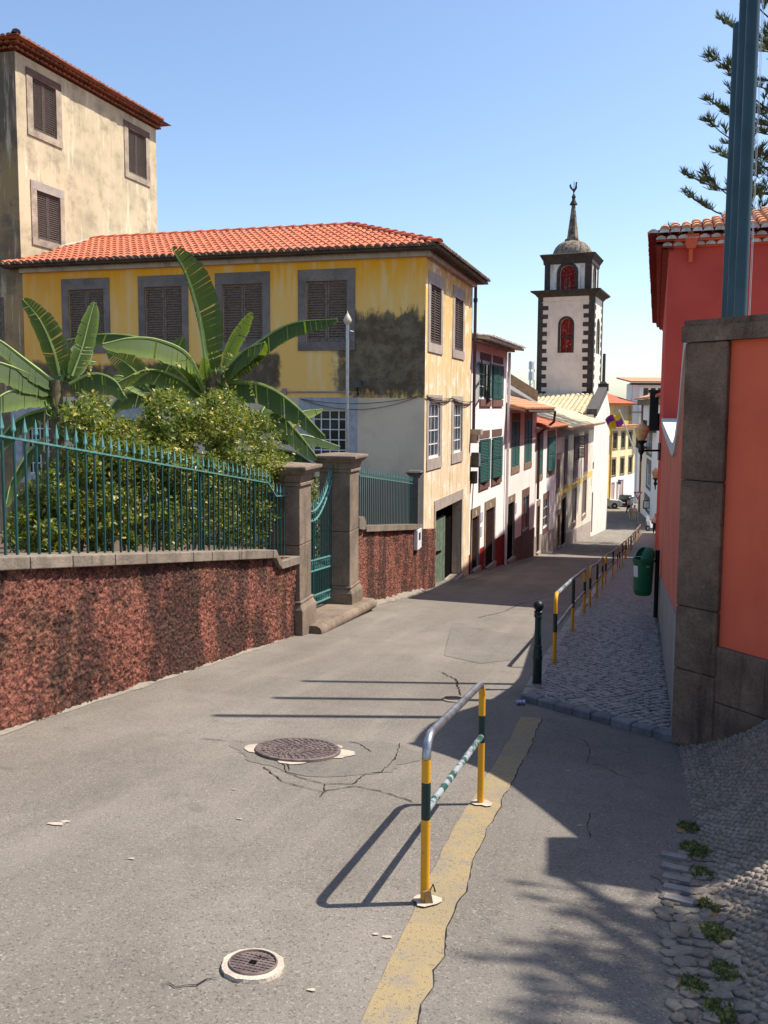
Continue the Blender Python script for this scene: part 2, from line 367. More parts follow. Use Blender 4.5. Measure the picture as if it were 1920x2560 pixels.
def rough_red():
    n = NT('rough_cast_render'); p = n.pos
    v1 = n.voro(22., 'F1'); nz = n.noise(26, 6, None, .7); pat = n.noise(1.9, 9, None, .7)
    big = n.noise(1., 7, n.scl(p, (1.5, 1.5, .42)), .6); mid = n.noise(6.5, 7, None, .65)
    gr = n.ma('ADD', n.ma('MULTIPLY', n.noise(30, 7, None, .72), .75), n.ma('MULTIPLY', v1, .55))
    red = n.mix(n.mr(nz, .35, .65), (.40, .155, .105), (.21, .078, .058))
    red = n.mix(n.mr(pat, .45, .66, 0, .6), red, (.30, .175, .10))
    dk = n.mr(n.ma('ADD', n.ma('ADD', big, n.ma('MULTIPLY', n.ma('SUBTRACT', pat, .5), .8)), n.ma('MULTIPLY', n.ma('SUBTRACT', mid, .5), .5)), .38, .58)
    col = n.mix(n.ma('MULTIPLY', dk, .80), red, (.055, .036, .032))
    pit = n.mr(n.noise(27, 6, None, .7), .53, .40)
    col = n.mix(n.ma('MULTIPLY', pit, .8), col, (.028, .017, .016))
    col = n.mix(n.mr(n.noise(3.1, 8, None, .7), .66, .76, 0, .6), col, (.34, .29, .24))
    n.bump(gr, 1., .045); return n.fin(col, .95, 0, .08)
M['rough_red'] = rough_red()
def asphalt(name, c, worn, fine=1.):
    n = NT(name); p = n.pos
    a = n.noise(.55, 6, None, .6); b = n.noise(3.5, 6); c1 = n.voro(118. * fine, 'F1', None, 'Color'); g = n.sep(c1)[0]
    col = n.mix(n.mr(a, .38, .66), c, worn); col = n.mix(n.mr(b, .45, .75, 0, .35), col, tuple(q * .7 for q in c))
    col = n.mix(n.mr(g, .86, .98, 0, .42), col, (.42, .38, .32)); col = n.mix(n.mr(g, .17, .04, 0, .55), col, (.065, .06, .054))
    ln = n.comb(n.ma('MULTIPLY', n.dot(p, AC), 2.2), n.ma('MULTIPLY', n.dot(p, AU), .16), 0.)
    tr = n.noise(1., 6, ln, .6); col = n.mix(n.mr(tr, .48, .68, 0, .3), col, tuple(q * 1.25 for q in worn)); col = n.mix(n.mr(tr, .46, .34, 0, .25), col, tuple(q * .68 for q in c))
    oil = n.noise(1.5, 8, None, .7); col = n.mix(n.mr(oil, .62, .72, 0, .5), col, tuple(q * .55 for q in c)); sp = n.voro(3.1, 'F1'); col = n.mix(n.mr(n.ma('ADD', sp, n.ma('MULTIPLY', n.noise(30, 4), .03)), .042, .026, 0, .7), col, (.45, .43, .39))
    fn = n.noise(150, 4, None, .7); col = n.mul(n.mr(fn, .35, .65, .38, 0), col, (.35, .34, .33))
    n.bump(n.ma('ADD', fn, n.ma('MULTIPLY', g, .5)), .55, .012); return n.fin(col, .9, 0, .2)
M['asphalt'] = asphalt('asphalt', (.205, .177, .146), (.255, .222, .184))
M['asphalt_side'] = asphalt('old_asphalt', (.18, .157, .132), (.22, .193, .162))
M['asphalt_patch'] = asphalt('patched_asphalt', (.178, .157, .132), (.215, .188, .158), 1.3)
M['crack'] = plain('crack', (.035, .031, .028), 1., 0, .1, 9, .0)
def paint_line():
    n = NT('worn_yellow_paint'); k = n.noise(9, 8, None, .7)
    base = n.mix(n.mr(n.noise(1.7, 4), .4, .65), (.30, .225, .115), (.26, .205, .12))
    col = n.mix(n.mr(k, .47, .66, 0, .75), base, (.215, .185, .15)); c1 = n.sep(n.voro(130., 'F1', None, 'Color'))[0]
    col = n.mix(n.mr(c1, .16, .02, 0, .6), col, (.1, .085, .07)); col = n.mix(n.mr(n.noise(2.2, 6), .5, .7, 0, .5), col, (.2, .175, .145))
    n.bump(n.noise(150, 4), .5, .01); return n.fin(col, .85, 0, .2)
M['line'] = paint_line()
def rail_paint(name, c, wear=.62):
    n = NT(name); k = n.noise(14, 9, None, .7)
    col = n.mix(n.mr(k, wear, wear + .05), c, (.20, .17, .14)); return n.fin(col, .42, 0, .4)
M['rail_y'] = rail_paint('yellow_rail_paint', (.66, .31, .012)); M['rail_g'] = rail_paint('dark_green_rail_paint', (.010, .03, .026), .66)
def rail_bar():
    n = NT('peeling_rail'); k = n.noise(9, 8, None, .7)
    col = n.mix(n.mr(k, .47, .54), (.40, .41, .42), (.03, .10, .08)); return n.fin(col, .4, .35, .5)
M['rail_bar'] = rail_bar()
M['rail_steel'] = plain('bare_rail_steel', (.45, .46, .48), .33, .8, .2, 12, .5, (.20, .19, .19))
def iron_cover():
    n = NT('rusty_cast_iron'); k = n.noise(18, 6)
    return n.fin(n.mix(n.mr(k, .35, .65), (.20, .15, .13), (.12, .085, .08)), .6, .3, .4)
M['cover'] = iron_cover()
M['cement'] = stone('pale_cement', (.55, .46, .36), (.40, .33, .26), 8., .8)
M['cobble'] = stone('pavement_stone', (.27, .24, .225), (.15, .135, .13), 6., .3, .5)
M['joint'] = plain('joint_dirt', (.05, .043, .038), .95, 0, .2, 20)
M['pebble'] = stone('river_pebble', (.30, .25, .20), (.17, .145, .12), 7., .3, .6)
M['pebble_bed'] = plain('pebble_mortar', (.30, .235, .17), .95, 0, .25, 12, .1, (.18, .14, .105), .4, 60)
M['sett'] = stone('flat_sett', (.25, .21, .165), (.14, .12, .10), 5., .5, .8)
M['soil'] = plain('dry_soil', (.14, .10, .065), .95, 0, .25, 4, .1)
def glass():
    n = NT('window_glass'); k = n.noise(1.3, 3)
    return n.fin(n.mix(n.mr(k, .4, .6), (.02, .024, .024), (.05, .06, .055)), .08, 0, .25)
M['glass'] = glass()
def leafm(name, a, b, c, trans=.35, rough=.4):
    n = NT(name); t = n.attr('tint'); s_ = n.sep(t); k = n.noise(3., 3)
    col = n.mix(s_[0], a, b); col = n.mix(n.ma('MULTIPLY', s_[1], 1.), col, c)
    n.fin(col, rough, 0, .4)
    tr = n.new('ShaderNodeBsdfTranslucent'); n.lk(n.mix(.5, col, (.30, .42, .03)), tr.inputs[0])
    mx = n.new('ShaderNodeMixShader'); mx.inputs[0].default_value = trans
    n.lk(n.b.outputs[0], mx.inputs[1]); n.lk(tr.outputs[0], mx.inputs[2]); n.lk(mx.outputs[0], n.out.inputs[0]); return n.m
M['vine'] = leafm('vine_leaf', (.04, .07, .012), (.25, .26, .035), (.56, .40, .06), .35, .4)
M['banana'] = leafm('banana_leaf', (.007, .03, .007), (.022, .068, .011), (.26, .34, .05), .32, .5)
M['pine'] = leafm('pine_needle', (.035, .06, .03), (.06, .09, .035), (.10, .09, .04), .12, .6)
M['weed'] = leafm('weed_leaf', (.03, .045, .012), (.09, .11, .02), (.28, .21, .06), .3, .6)
M['midrib'] = plain('leaf_midrib', (.28, .36, .10), .5, 0, .12, 6)
M['dry'] = plain('dry_leaf', (.36, .18, .06), .8, 0, .25, 20)
# ------------------------------------------------------------------ ground, road, pavement, bank
def struct(o): o['kind'] = 'structure'; return o
def drape(mb, pl, pr, h, n=1):
    """strip between two polylines of (x, y), laid h above the road"""
    k = len(pl); g = []
    for i in range(k):
        for j in range(n + 1):
            t = j / n; x = pl[i][0] * (1 - t) + pr[i][0] * t; y = pl[i][1] * (1 - t) + pr[i][1] * t
            hh = h[i][0] * (1 - t) + h[i][1] * t if isinstance(h, list) else h
            g.append((x, y, rz(x, y) + hh))
    fs = [(i * (n + 1) + j, i * (n + 1) + j + 1, (i + 1) * (n + 1) + j + 1, (i + 1) * (n + 1) + j) for i in range(k - 1) for j in range(n)]
    p0, p1, p2 = (Vector(g[a]) for a in fs[0][:3])
    if (p1 - p0).cross(p2 - p0).z < 0: fs = [f[::-1] for f in fs]
    return mb.add(g, fs)
def dense(pl, step=.4):
    out = []
    for (x0, y0), (x1, y1) in zip(pl, pl[1:]):
        n = max(1, int(math.hypot(x1 - x0, y1 - y0) / step))
        out += [(x0 + (x1 - x0) * i / n, y0 + (y1 - y0) * i / n) for i in range(n)]
    return out + [pl[-1]]
def wig(pts, width, h, amp=.3):
    """thin ragged ribbon along pts on the road"""
    pts = dense(pts, .035); L, Rr = [], []
    for i, (x, y) in enumerate(pts):
        a = pts[max(0, i - 1)]; b = pts[min(len(pts) - 1, i + 1)]; d = Vector((b[0] - a[0], b[1] - a[1])).normalized(); n = Vector((-d.y, d.x))
        j = (rnd.random() - .5) * width * 5 * amp; ww = width * (.25 + rnd.random()) * (.4 if i in (0, len(pts) - 1) else 1)
        L.append((x + n.x * (j + ww / 2), y + n.y * (j + ww / 2))); Rr.append((x + n.x * (j - ww / 2), y + n.y * (j - ww / 2)))
    return L, Rr
def P(px, py, D=False):
    if D: px, py = px * 1.15732, py * 1.15732
    g = gnd(px, py); return (g.x, g.y)
def PD(px, py): return P(px, py, True)
mb = MB(); mb.quad((-3000, -300, -22), (3000, -300, -22), (3000, 3500, -22), (-3000, 3500, -22))
struct(mb.build('ground', M['soil']))
mb = MB(); S_ = list(np.arange(-6, 40, .5)) + list(np.arange(40, 152, 2.))
drape(mb, [tuple((AU * s + AC * -9.5)[:2]) for s in S_], [tuple((AU * s + AC * 7)[:2]) for s in S_], 0., 10)
mb2 = MB(); drape(mb2, [tuple((AU * s + AC * -26)[:2]) for s in S_ if s > 84], [tuple((AU * s + AC * 14)[:2]) for s in S_ if s > 84], -.03, 10)
road = struct(mb.build('road', M['asphalt'])); struct(mb2.build('side_road', M['asphalt']))
# strip of older asphalt right of the painted line, the bank boundary is xb(y)
def xb(y): return 1.23 + .295 * (y - 2.84)
LC = [PD(*q) for q in ((828, 2250), (925, 2005), (1018, 1790), (1075, 1690), (1130, 1590), (1147, 1552))]
LC = [(LC[0][0] - .12, LC[0][1] - .45)] + LC; LCd = dense(LC, .12)
LL, LR = [], []
for i, (x, y) in enumerate(LCd):
    j1, j2 = (rnd.random() - .5) * .012, (rnd.random() - .5) * .035
    LL.append((x - .088 + j1, y + .02)); LR.append((x + .088 + j2, y - .02))
mb = MB(); drape(mb, LR, [(max(xb(y) + .1, x + .05), y) for x, y in LR], .0035, 4)
struct(mb.build('asphalt_strip', M['asphalt_side']))
mb = MB(); drape(mb, LL, LR, .005, 2); ln = struct(mb.build('painted_line', M['line']))
mb = MB(); k = 0
while k < len(LR) - 4:
    e = min(len(LR) - 1, k + rnd.randint(2, 7)); L1, R1 = wig([(x + .004, y) for x, y in LR[k:e + 1]], .006, .011, .2); drape(mb, L1, R1, .006); k = e + rnd.randint(0, 3)
mb.build('crack', M['crack'], road)
# asphalt patch, cracks
c1 = gnd(745, 1880)
mb = MB(); ring = []
for k in range(70):
    a = 2 * math.pi * k / 70; rr = .60 + .06 * math.sin(3 * a) + .03 * math.sin(7 * a + 1) + rnd.uniform(-.022, .022)
    ring.append((c1.x + .22 + math.cos(a) * rr * 1.12, c1.y - .06 + math.sin(a) * rr * .82))
def fan(mb, ring, h):
    cx = sum(p[0] for p in ring) / len(ring); cy = sum(p[1] for p in ring) / len(ring)
    n = len(ring); vs_ = [(cx, cy, rz(cx, cy) + h)] + [(x, y, rz(x, y) + h) for x, y in ring]
    fs = [(0, i + 1, (i + 1) % n + 1) for i in range(n)]
    a, b, c = (Vector(vs_[i]) for i in fs[0])
    if (b - a).cross(c - a).z < 0: fs = [f[::-1] for f in fs]
    return mb.add(vs_, fs)
fan(mb, ring, .003); mb.build('asphalt_patch', M['asphalt_patch'], road)
cr = [([(px / 2.07375 + 500, py / 2.07375 + 1600) for px, py in q]) for q in (
    [(0, 515), (120, 525), (225, 535)], [(430, 640), (450, 690), (520, 720), (650, 750), (790, 750), (860, 700), (940, 690), (1010, 620), (1040, 540)],
    [(330, 660), (380, 700), (430, 740), (520, 765), (640, 790), (800, 760), (930, 790), (1030, 820), (1110, 850)],
    [(455, 650), (460, 685)], [(640, 750), (650, 790), (620, 820)], [(770, 530), (830, 545), (890, 585)])]
cr += [[(px / 2.07375 + 400, py / 2.07375 + 2300) for px, py in q] for q in ([(0, 345), (55, 345), (80, 358), (190, 345), (240, 322), (310, 315)], [(660, 320), (700, 335)])]
cr += [[(px / 2.476 + 1250, py / 2.476 + 1700) for px, py in q] for q in ([(380, 330), (520, 380), (560, 430), (540, 520), (640, 540), (730, 590), (820, 620)], [(560, 830), (540, 920), (560, 1000)], [(1060, 1990), (1130, 2040), (1160, 2060)])]
cr += [[(px, py) for px, py in q] for q in ([(1195, 1545), (1260, 1530), (1300, 1510), (1400, 1480)], [(1100, 1680), (1140, 1700), (1150, 1740)], [(1120, 1460), (1180, 1450), (1260, 1425)], [(1240, 1400), (1300, 1410), (1340, 1396)])]
for k, q in enumerate(cr):
    mb = MB(); pts = [P(*p) for p in q]; wd = .009 if k < 6 else .006
    if pts[0][1] > 9: wd = .02
    L1, R1 = wig(pts, wd, .01, .35); drape(mb, L1, R1, .006); mb.build('crack', M['crack'], road)
# big lighter repair patch further down
mb = MB(); fan(mb, [P(*q) for q in ((1110, 1640), (1130, 1560), (1290, 1530), (1360, 1535), (1330, 1600), (1290, 1650), (1200, 1660))], .004)
mb.build('asphalt_patch', M['asphalt_side'], road)
# pale mortar haunch along the garden wall foot
def wallx(y): return .2517 * y - 4.443
ys = list(np.arange(4., 12.4, .16)); pl = [(wallx(y) - .05, y) for y in ys]; pr = [(wallx(y) + .005 + rnd.uniform(0, .06), y) for y in ys]
mb = MB(); drape(mb, pl, pr, [(.01 + rnd.uniform(0, .05), .005) for y in ys], 2); struct(mb.build('wall_footing', M['mortar']))
ys = list(np.arange(15.75, 21.6, .2)); mb = MB()
drape(mb, [(wallx(y) - .05, y) for y in ys], [(wallx(y) + .05 + rnd.uniform(0, .18), y) for y in ys], [(.10 + rnd.uniform(0, .06), .006) for y in ys], 2)
struct(mb.build('wall_footing', M['mortar']))
# pavement slab
KL = [(1.39, 8.41), (1.70, 9.6), (1.97, 10.6), (3.68, 16.4), (6.0, 24.2), (7.7, 29.3), (12.1, 43), (22.0, 74)]
KR = [(2.42, 6.9), (2.95, 8.6), (3.65, 10.9), (5.45, 16.8), (7.75, 24.1), (9.5, 29.6), (13.75, 43), (23.9, 74)]
def seg(pl, n):
    out = []
    for (a, b) in zip(pl, pl[1:]): out += [(a[0] + (b[0] - a[0]) * i / n, a[1] + (b[1] - a[1]) * i / n) for i in range(n)]
    return out + [pl[-1]]
kl, kr = seg(KL, 8), seg(KR, 8); PH = .06
mb = MB(); drape(mb, kl, kr, PH, 3)
drape(mb, [(x - .005, y) for x, y in kl], kl, [(-.05, PH)] * len(kl), 1)
f0, f1 = kl[0], kr[0]; fl = [(f0[0] + (f1[0] - f0[0]) * i / 6, f0[1] + (f1[1] - f0[1]) * i / 6) for i in range(7)]
drape(mb, [(x - .003, y - .004) for x, y in fl], fl, [(-.05, PH)] * 7, 1)
n_ = NT('far_pavement'); vn = n_.voro(10.5, 'DISTANCE_TO_EDGE'); cc = n_.sep(n_.voro(10.5, 'F1', None, 'Color'))[0]
cl = n_.mix(n_.mr(vn, .03, .09), (.05, .043, .038), n_.mix(cc, (.27, .24, .225), (.15, .135, .13))); n_.bump(vn, .5, .01)
pav = struct(mb.build('pavement', n_.fin(cl, .6, 0, .3)))
# single paving stones, the nearest as parts of their own
def stone_mesh(name, m, r=.05, h=.014, k=6, seed=0, e=.25):
    q = random.Random(seed); b = MB(); a0 = q.random() * 6
    rr = [r * q.uniform(*((.85, 1.12) if name != 'sett' else (.68, 1.25))) for _ in range(k)]
    lo = [(math.cos(a0 + 6.283 * i / k) * rr[i], math.sin(a0 + 6.283 * i / k) * rr[i], -.01) for i in range(k)]
    mi = [(x, y, h * .6) for x, y, z in lo]; hi = [(x * (1 - e), y * (1 - e), h) for x, y, z in lo]
    b.add(lo + mi + hi, [(i, (i + 1) % k, k + (i + 1) % k, k + i) for i in range(k)] + [(k + i, k + (i + 1) % k, 2 * k + (i + 1) % k, 2 * k + i) for i in range(k)] + [tuple(2 * k + i for i in range(k))])
    return b.mesh(name, m, (0, 0, 0), True), b
def tilt(x, y):
    g = (rz(x + .3 * AU.x, y + .3 * AU.y) - rz(x - .3 * AU.x, y - .3 * AU.y)) / .6
    nrm = Vector((-g * AU.x, -g * AU.y, 1)).normalized(); u = AC.copy(); v = nrm.cross(u); return u, v, nrm
def scatter(parent, spots, meshes, name, plural, m, zf, mini=.8, maxi=1.15, asp=1.0, n1=300, nf=tilt):
    spots = sorted(spots, key=lambda p: p[0] ** 2 + p[1] ** 2); big = MB()
    for i, (x, y) in enumerate(spots):
        u, v, nr = nf(x, y); a = rnd.random() * 6.28; s1 = rnd.uniform(mini, maxi); s2 = s1 * rnd.uniform(1 / asp, asp)
        uu = (u * math.cos(a) + v * math.sin(a)) * s1; vv = (v * math.cos(a) - u * math.sin(a)) * s2; o = Vector((x, y, zf(x, y)))
        me, b = meshes[rnd.randrange(len(meshes))]
        if i < n1: inst(name, me, parent, axes(o, uu, vv, nr * rnd.uniform(.8, 1.25)))
        else: big.add([o + uu * p[0] + vv * p[1] + nr * p[2] for p in b.v], b.f)
    if big.v: big.build(plural, m, parent, True, 'stuff')
vis = lambda x, y: 4.3 * y > abs(x) * 8.6
cob = [stone_mesh('paving_stone', M['cobble'], .055, .013, 6, k, .18) for k in range(5)]
spots = []
for i in range(2600):
    t = i / 2600
row = 0; d = 0.
while d < 15:
    wv = 1.6; n = int(wv / .098)
    for j in range(n + 1):
        a = (j + (.5 if row % 2 else 0)) * .098 + rnd.uniform(-.018, .018)
        p = Vector((2.55, 6.95, 0)) + AU * (d + rnd.uniform(-.014, .014) + .0) - AC * (a - .05) + Vector((.0, 0, 0))
        p = Vector((2.47 + .3085 * (d) - a * .955, 6.95 + d * .951 + a * .30 + .0, 0)); x, y = p.x, p.y
        # inside the slab?
        xl = np.interp(y, [q[1] for q in KL], [q[0] for q in KL]); xr = np.interp(y, [q[1] for q in KR], [q[0] for q in KR])
        fe = f0[1] + (f1[1] - f0[1]) * (x - f0[0]) / (f1[0] - f0[0])
        if x < xl + .07 or x > xr - .03 or y < fe + .15: continue
        spots.append((x, y))
    d += .083; row += 1
scatter(pav, spots, cob, 'paving_stone', 'paving_stones', M['cobble'], lambda x, y: rz(x, y) + PH - .001, .8, 1.0, 1.25)
# kerb stones across the pavement head and along its left edge
def kerbs(a, b, n, wd, inward, m=M['kerb']):
    a, b = Vector((*a, 0)), Vector((*b, 0)); d = (b - a) / n; nn = Vector((-d.y, d.x, 0)).normalized() * inward
    for i in range(n):
        p, q = a + d * (i + .02), a + d * (i + .98); o = Vector((p.x, p.y, rz(p.x, p.y) - .06)); e = Vector((q.x, q.y, rz(q.x, q.y) - .06))
        MB().para(o, e - o, nn * (wd + rnd.uniform(-.012, .012)), Vector((0, 0, .06 + PH + .012 + rnd.uniform(-.006, .008)))).build('kerb_stone', m, pav).modifiers.new('bevel', 'BEVEL').width = .012
kerbs((f0[0] - .012, f0[1] - .022), (f1[0] - .012, f1[1] - .022), 8, .12, 1)
for a, b, n in ((KL[0], KL[1], 3), (KL[1], KL[2], 2), (KL[2], KL[3], 8), (KL[3], KL[4], 8)): kerbs(a, b, n, .14, -1, M['cobble'])
# pebbled bank climbing to the gate on the right
def bankh(x, y):
    d = (x - xb(y)) * .96
    h = float(np.interp(d, [-1, 0, .12, .3, .6, 1.2, 2, 4], [-.06, -.01, .03, .12, .29, .50, .68, .9]))
    r2 = (x - 3.0) ** 2 + (y - 6.0) ** 2
    return h + .16 * math.exp(-r2 / .09)
def bz(x, y): return rz(x, y) + bankh(x, y)
g = []; nx, ny = 34, 60
for j in range(ny + 1):
    y = .6 + 6.6 * j / ny
    for i in range(nx + 1): x = xb(y) - .03 + 3.2 * (i / nx) ** 1.3; g.append((x, y, bz(x, y)))
mb = MB(); mb.add(g, [(j * (nx + 1) + i, j * (nx + 1) + i + 1, (j + 1) * (nx + 1) + i + 1, (j + 1) * (nx + 1) + i) for j in range(ny) for i in range(nx)])
bank = struct(mb.build('pebbled_bank', M['pebble_bed'], None, True))
def btilt(x, y):
    gx = (bz(x + .06, y) - bz(x - .06, y)) / .12; gy = (bz(x, y + .06) - bz(x, y - .06)) / .12
    n = Vector((-gx, -gy, 1)).normalized(); u = Vector((1, 0, gx)).normalized(); return u, n.cross(u), n
def pebble_mesh(name, m, seed):
    q = random.Random(seed); b = MB(); k = 7
    prof = [(1, -.25), (.96, .25), (.66, .66), (.22, .86)]; sx = q.uniform(.85, 1.1); vs_ = []
    for r_, z in prof:
        for i in range(k): a = 6.283 * i / k; f = q.uniform(.93, 1.07); vs_.append((math.cos(a) * r_ * f * .0145 * sx, math.sin(a) * r_ * f * .0145, z * .0145))
    b.add(vs_, [(r_ * k + i, r_ * k + (i + 1) % k, (r_ + 1) * k + (i + 1) % k, (r_ + 1) * k + i) for r_ in range(3) for i in range(k)] + [tuple(3 * k + i for i in range(k))])
    return b.mesh(name, m, (0, 0, 0), True), b
peb = [pebble_mesh('pebble', M['pebble'], k) for k in range(5)]; spots = []
y = 2.45; row = 0
while y < 7.0:
    x = xb(y) + .03 + (.017 if row % 2 else 0)
    if y < 4.5: x += .05
    while x < xb(y) + 1.7 and x < .475 * y + .35:
        spots.append((x + rnd.uniform(-.007, .007), y + rnd.uniform(-.006, .006))); x += .042 if y < 5 else .048
    y += .037 if y < 5 else .042; row += 1
scatter(bank, spots, peb, 'pebble', 'pebbles', M['pebble'], lambda x, y: bz(x, y) + .003, .85, 1.5, 1.4, 300, btilt)
# flat setts between asphalt and pebbles
st = [stone_mesh('sett', M['sett'], .040, .012, 5 + k % 2, 40 + k, .2) for k in range(5)]; sp = []
y = 2.45
while y < 4.55:
    for a in (-.2, -.135, -.07, -.005, .05):
        if y > 4.1 and a < -.08: continue
        if rnd.random() < .1: continue
        sp.append((xb(y) + a + rnd.uniform(-.015, .015), y + rnd.uniform(-.015, .015)))
    y += .078
scatter(bank, sp, st, 'sett', 'setts', M['sett'], lambda x, y: max(bz(x, y), rz(x, y)) + .004, .75, 1.15, 1.5, 300, btilt)
mb = MB()
for k in range(5):
    p = gnd(1685 + k * 3, 2150 + 28 * k); u, v, nr = tilt(p.x, p.y)
    b_ = MB().box(p - nr * .002, .13, .062, .05, (u * .97 + v * -.2).normalized(), (v * .97 + u * .2).normalized(), nr); b_.build('sett', M['cobble'], bank)
# garden soil behind the wall
ys = list(np.arange(2, 26, 1.)); mb = MB(); drape(mb, [(wallx(y) - 12, y + 3) for y in ys], [(wallx(y) - (.1 if not 12 < y < 16 else 2.6), y) for y in ys], .95, 6)
MB_ = MB(); drape(MB_, [(wallx(y) - 2.7, y) for y in (12.4, 14, 16)], [(wallx(y) - .3, y) for y in (12.4, 14, 16)], .12, 2); struct(MB_.build('garden_path', M['cobble']))
struct(mb.build('garden_soil', M['soil']))
# manhole covers
def cover(name, label, p, r, ring, letters=None, fine=True):
    u, v, nr = tilt(p.x, p.y); t = thing(name, label, 'manhole', p, None); o = p + nr * .006
    if ring:
        b = MB(); k = 26; vs_ = []
        for f, h in ((1.0, .0), (1.0, .012), (ring, .010), (ring, -.01)):
            for i in range(k):
                j = 1 if f == 1.0 else rnd.uniform(.96, 1.03); a = 6.283 * i / k; vs_.append(o + (u * math.cos(a) + v * math.sin(a)) * r * f * j + nr * h)
        b.add(vs_, [(q * k + (i + 1) % k, q * k + i, (q + 1) * k + i, (q + 1) * k + (i + 1) % k) for q in range(3) for i in range(k)]); b.build('cement_ring', M['cement'], t)
    b = MB().lathe(o, [(r, -.02), (r, .016), (r * .97, .020), (r * .93, .020), (r * .92, .012), (.001, .012)], 32, nr); d = b.build('disc', M['cover'], t, True)
    b = MB()
    if fine:
        for rr in np.arange(.1, .92, .115):
            k = int(6.283 * rr / .17) + 3
            for i in range(k):
                a = 6.283 * i / k + rr * 9; c = o + (u * math.cos(a) + v * math.sin(a)) * r * rr + nr * .014
                b.box(c, r * .105, r * .07, .008, (u * math.cos(a + .9) + v * math.sin(a + .9)), (v * math.cos(a + .9) - u * math.sin(a + .9)), nr)
    else:
        for q in np.arange(-.6, .61, .2):
            ll = math.sqrt(.8 - q * q) * r * 2
            b.box(o + u * q * r + nr * .013, .004, ll, .004, u, v, nr); b.box(o + v * q * r + nr * .013, ll, .004, .0046, u, v, nr)
    b.build('tread', M['cover'], t, False, 'stuff')
    if letters:
        b = MB(); w_ = r * .22
        for (x0, y0, x1, y1) in letters:
            a_, c_ = o + u * x0 * w_ + v * y0 * w_ + nr * .017, o + u * x1 * w_ + v * y1 * w_ + nr * .017
            dd = (c_ - a_); b.box((a_ + c_) / 2, dd.length + .004, .006, .005, dd.normalized(), nr.cross(dd.normalized()), nr)
        b.build('lettering', M['cover'], t)
        MB().lathe(o + nr * .0125, [(r * .16, 0), (r * .16, .004), (.001, .004)], 12, nr).build('key_hole', M['void'], t)
    return t
cover('manhole_cover', 'large cast iron manhole cover in broken asphalt patch', gnd(745, 1880), .315, None)
AGL = [(.0, 2.0, .45, 3.1), (.45, 3.1, .9, 2.0), (.2, 2.45, .7, 2.45), (2., 2.9, 1.45, 3.05), (1.45, 3.05, 1.25, 2.6), (1.25, 2.6, 1.4, 2.1), (1.4, 2.1, 2.0, 2.05), (2., 2.05, 2., 2.5), (2., 2.5, 1.7, 2.5)]
cover('manhole_cover', 'small round water cover ringed with pale cement in foreground', gnd(632, 2425), .093, 1.27, AGL, False)
cover('manhole_cover', 'small round cover behind the near railing, crossed by pole shadows', gnd(1135, 1752), .10, 1.2, None, False)
pc = gnd(745, 1880)                                           # broken remains of the cement collar
for a0, a1, rw in ((2.7, 3.5, .075), (4.35, 5.0, .05), (5.75, 6.6, .10), (6.62, 6.95, .06)):
    L1, R1 = [], []
    for k in range(9):
        a = a0 + (a1 - a0) * k / 8; e = math.sin(math.pi * k / 8) ** .5
        L1.append((pc.x + math.cos(a) * .312, pc.y + math.sin(a) * .312)); rr = .318 + rw * e * rnd.uniform(.55, 1.2); R1.append((pc.x + math.cos(a) * rr, pc.y + math.sin(a) * rr))
    b = MB(); drape(b, L1, R1, .009); b.build('cement_collar', M['cement'], road)

for px, py, r_ in ((143, 2062, .035), (165, 2058, .02), (780, 2480, .012), (940, 2340, .011), (970, 2345, .016), (600, 2050, .014), (585, 1975, .012), (330, 2150, .012), (1420, 1930, .014)):
    p = gnd(px, py); b = MB(); fan(b, [(p.x + r_ * (1.6 if k % 3 else .8) * math.cos(k * .7), p.y + r_ * rnd.uniform(.5, 1) * math.sin(k * .7)) for k in range(9)], .006); b.build('pale_splash', M['cement'], road)
# ------------------------------------------------------------------ building kit
Zv = Vector((0, 0, 1))
_sl = {}
def leaf(par, hinge, du, dn, w, h, m, ns, indiv=True, mid=True, st=.05, sub=None):
    """louvred shutter leaf standing on hinge, w along du, facing dn; slats are pieces of their own"""
    hinge, du, dn = Vector(hinge), Vector(du).normalized(), Vector(dn).normalized(); b = MB(); th = .034
    def bx(x0, x1, z0, z1): b.para(hinge + du * x0 + Zv * z0 - dn * th / 2, du * (x1 - x0), Zv * (z1 - z0), dn * th)
    bx(0, st, 0, h); bx(w - st, w, 0, h); bx(st, w - st, 0, .06); bx(st, w - st, h - .06, h)
    if mid: bx(st, w - st, h * .5 - .035, h * .5 + .035)
    fr = b.build('shutter', m, par)
    zs = [.06 + (h - .12) * (i + .5) / ns for i in range(ns)]
    if mid: zs = [z for z in zs if abs(z - h * .5) > .045]
    sw = w - 2 * st; sh = (h - .12) / ns * 1.02
    up = (Zv * math.cos(R(38)) - dn * math.sin(R(38))); wn = up.cross(du)
    key = (round(sw, 2), round(sh, 3), m.name)
    if indiv:
        if key not in _sl: _sl[key] = MB().box((0, 0, 0), sw, sh, .008).mesh('slat', m)
        for z in zs: inst('slat', _sl[key], fr, axes(hinge + du * w / 2 + Zv * z, du, up, wn))
    else:
        b = MB()
        for z in zs: b.box(hinge + du * w / 2 + Zv * z, sw, sh, .008, du, up, wn)
        b.build('slats', m, fr, False, 'stuff')
    return fr
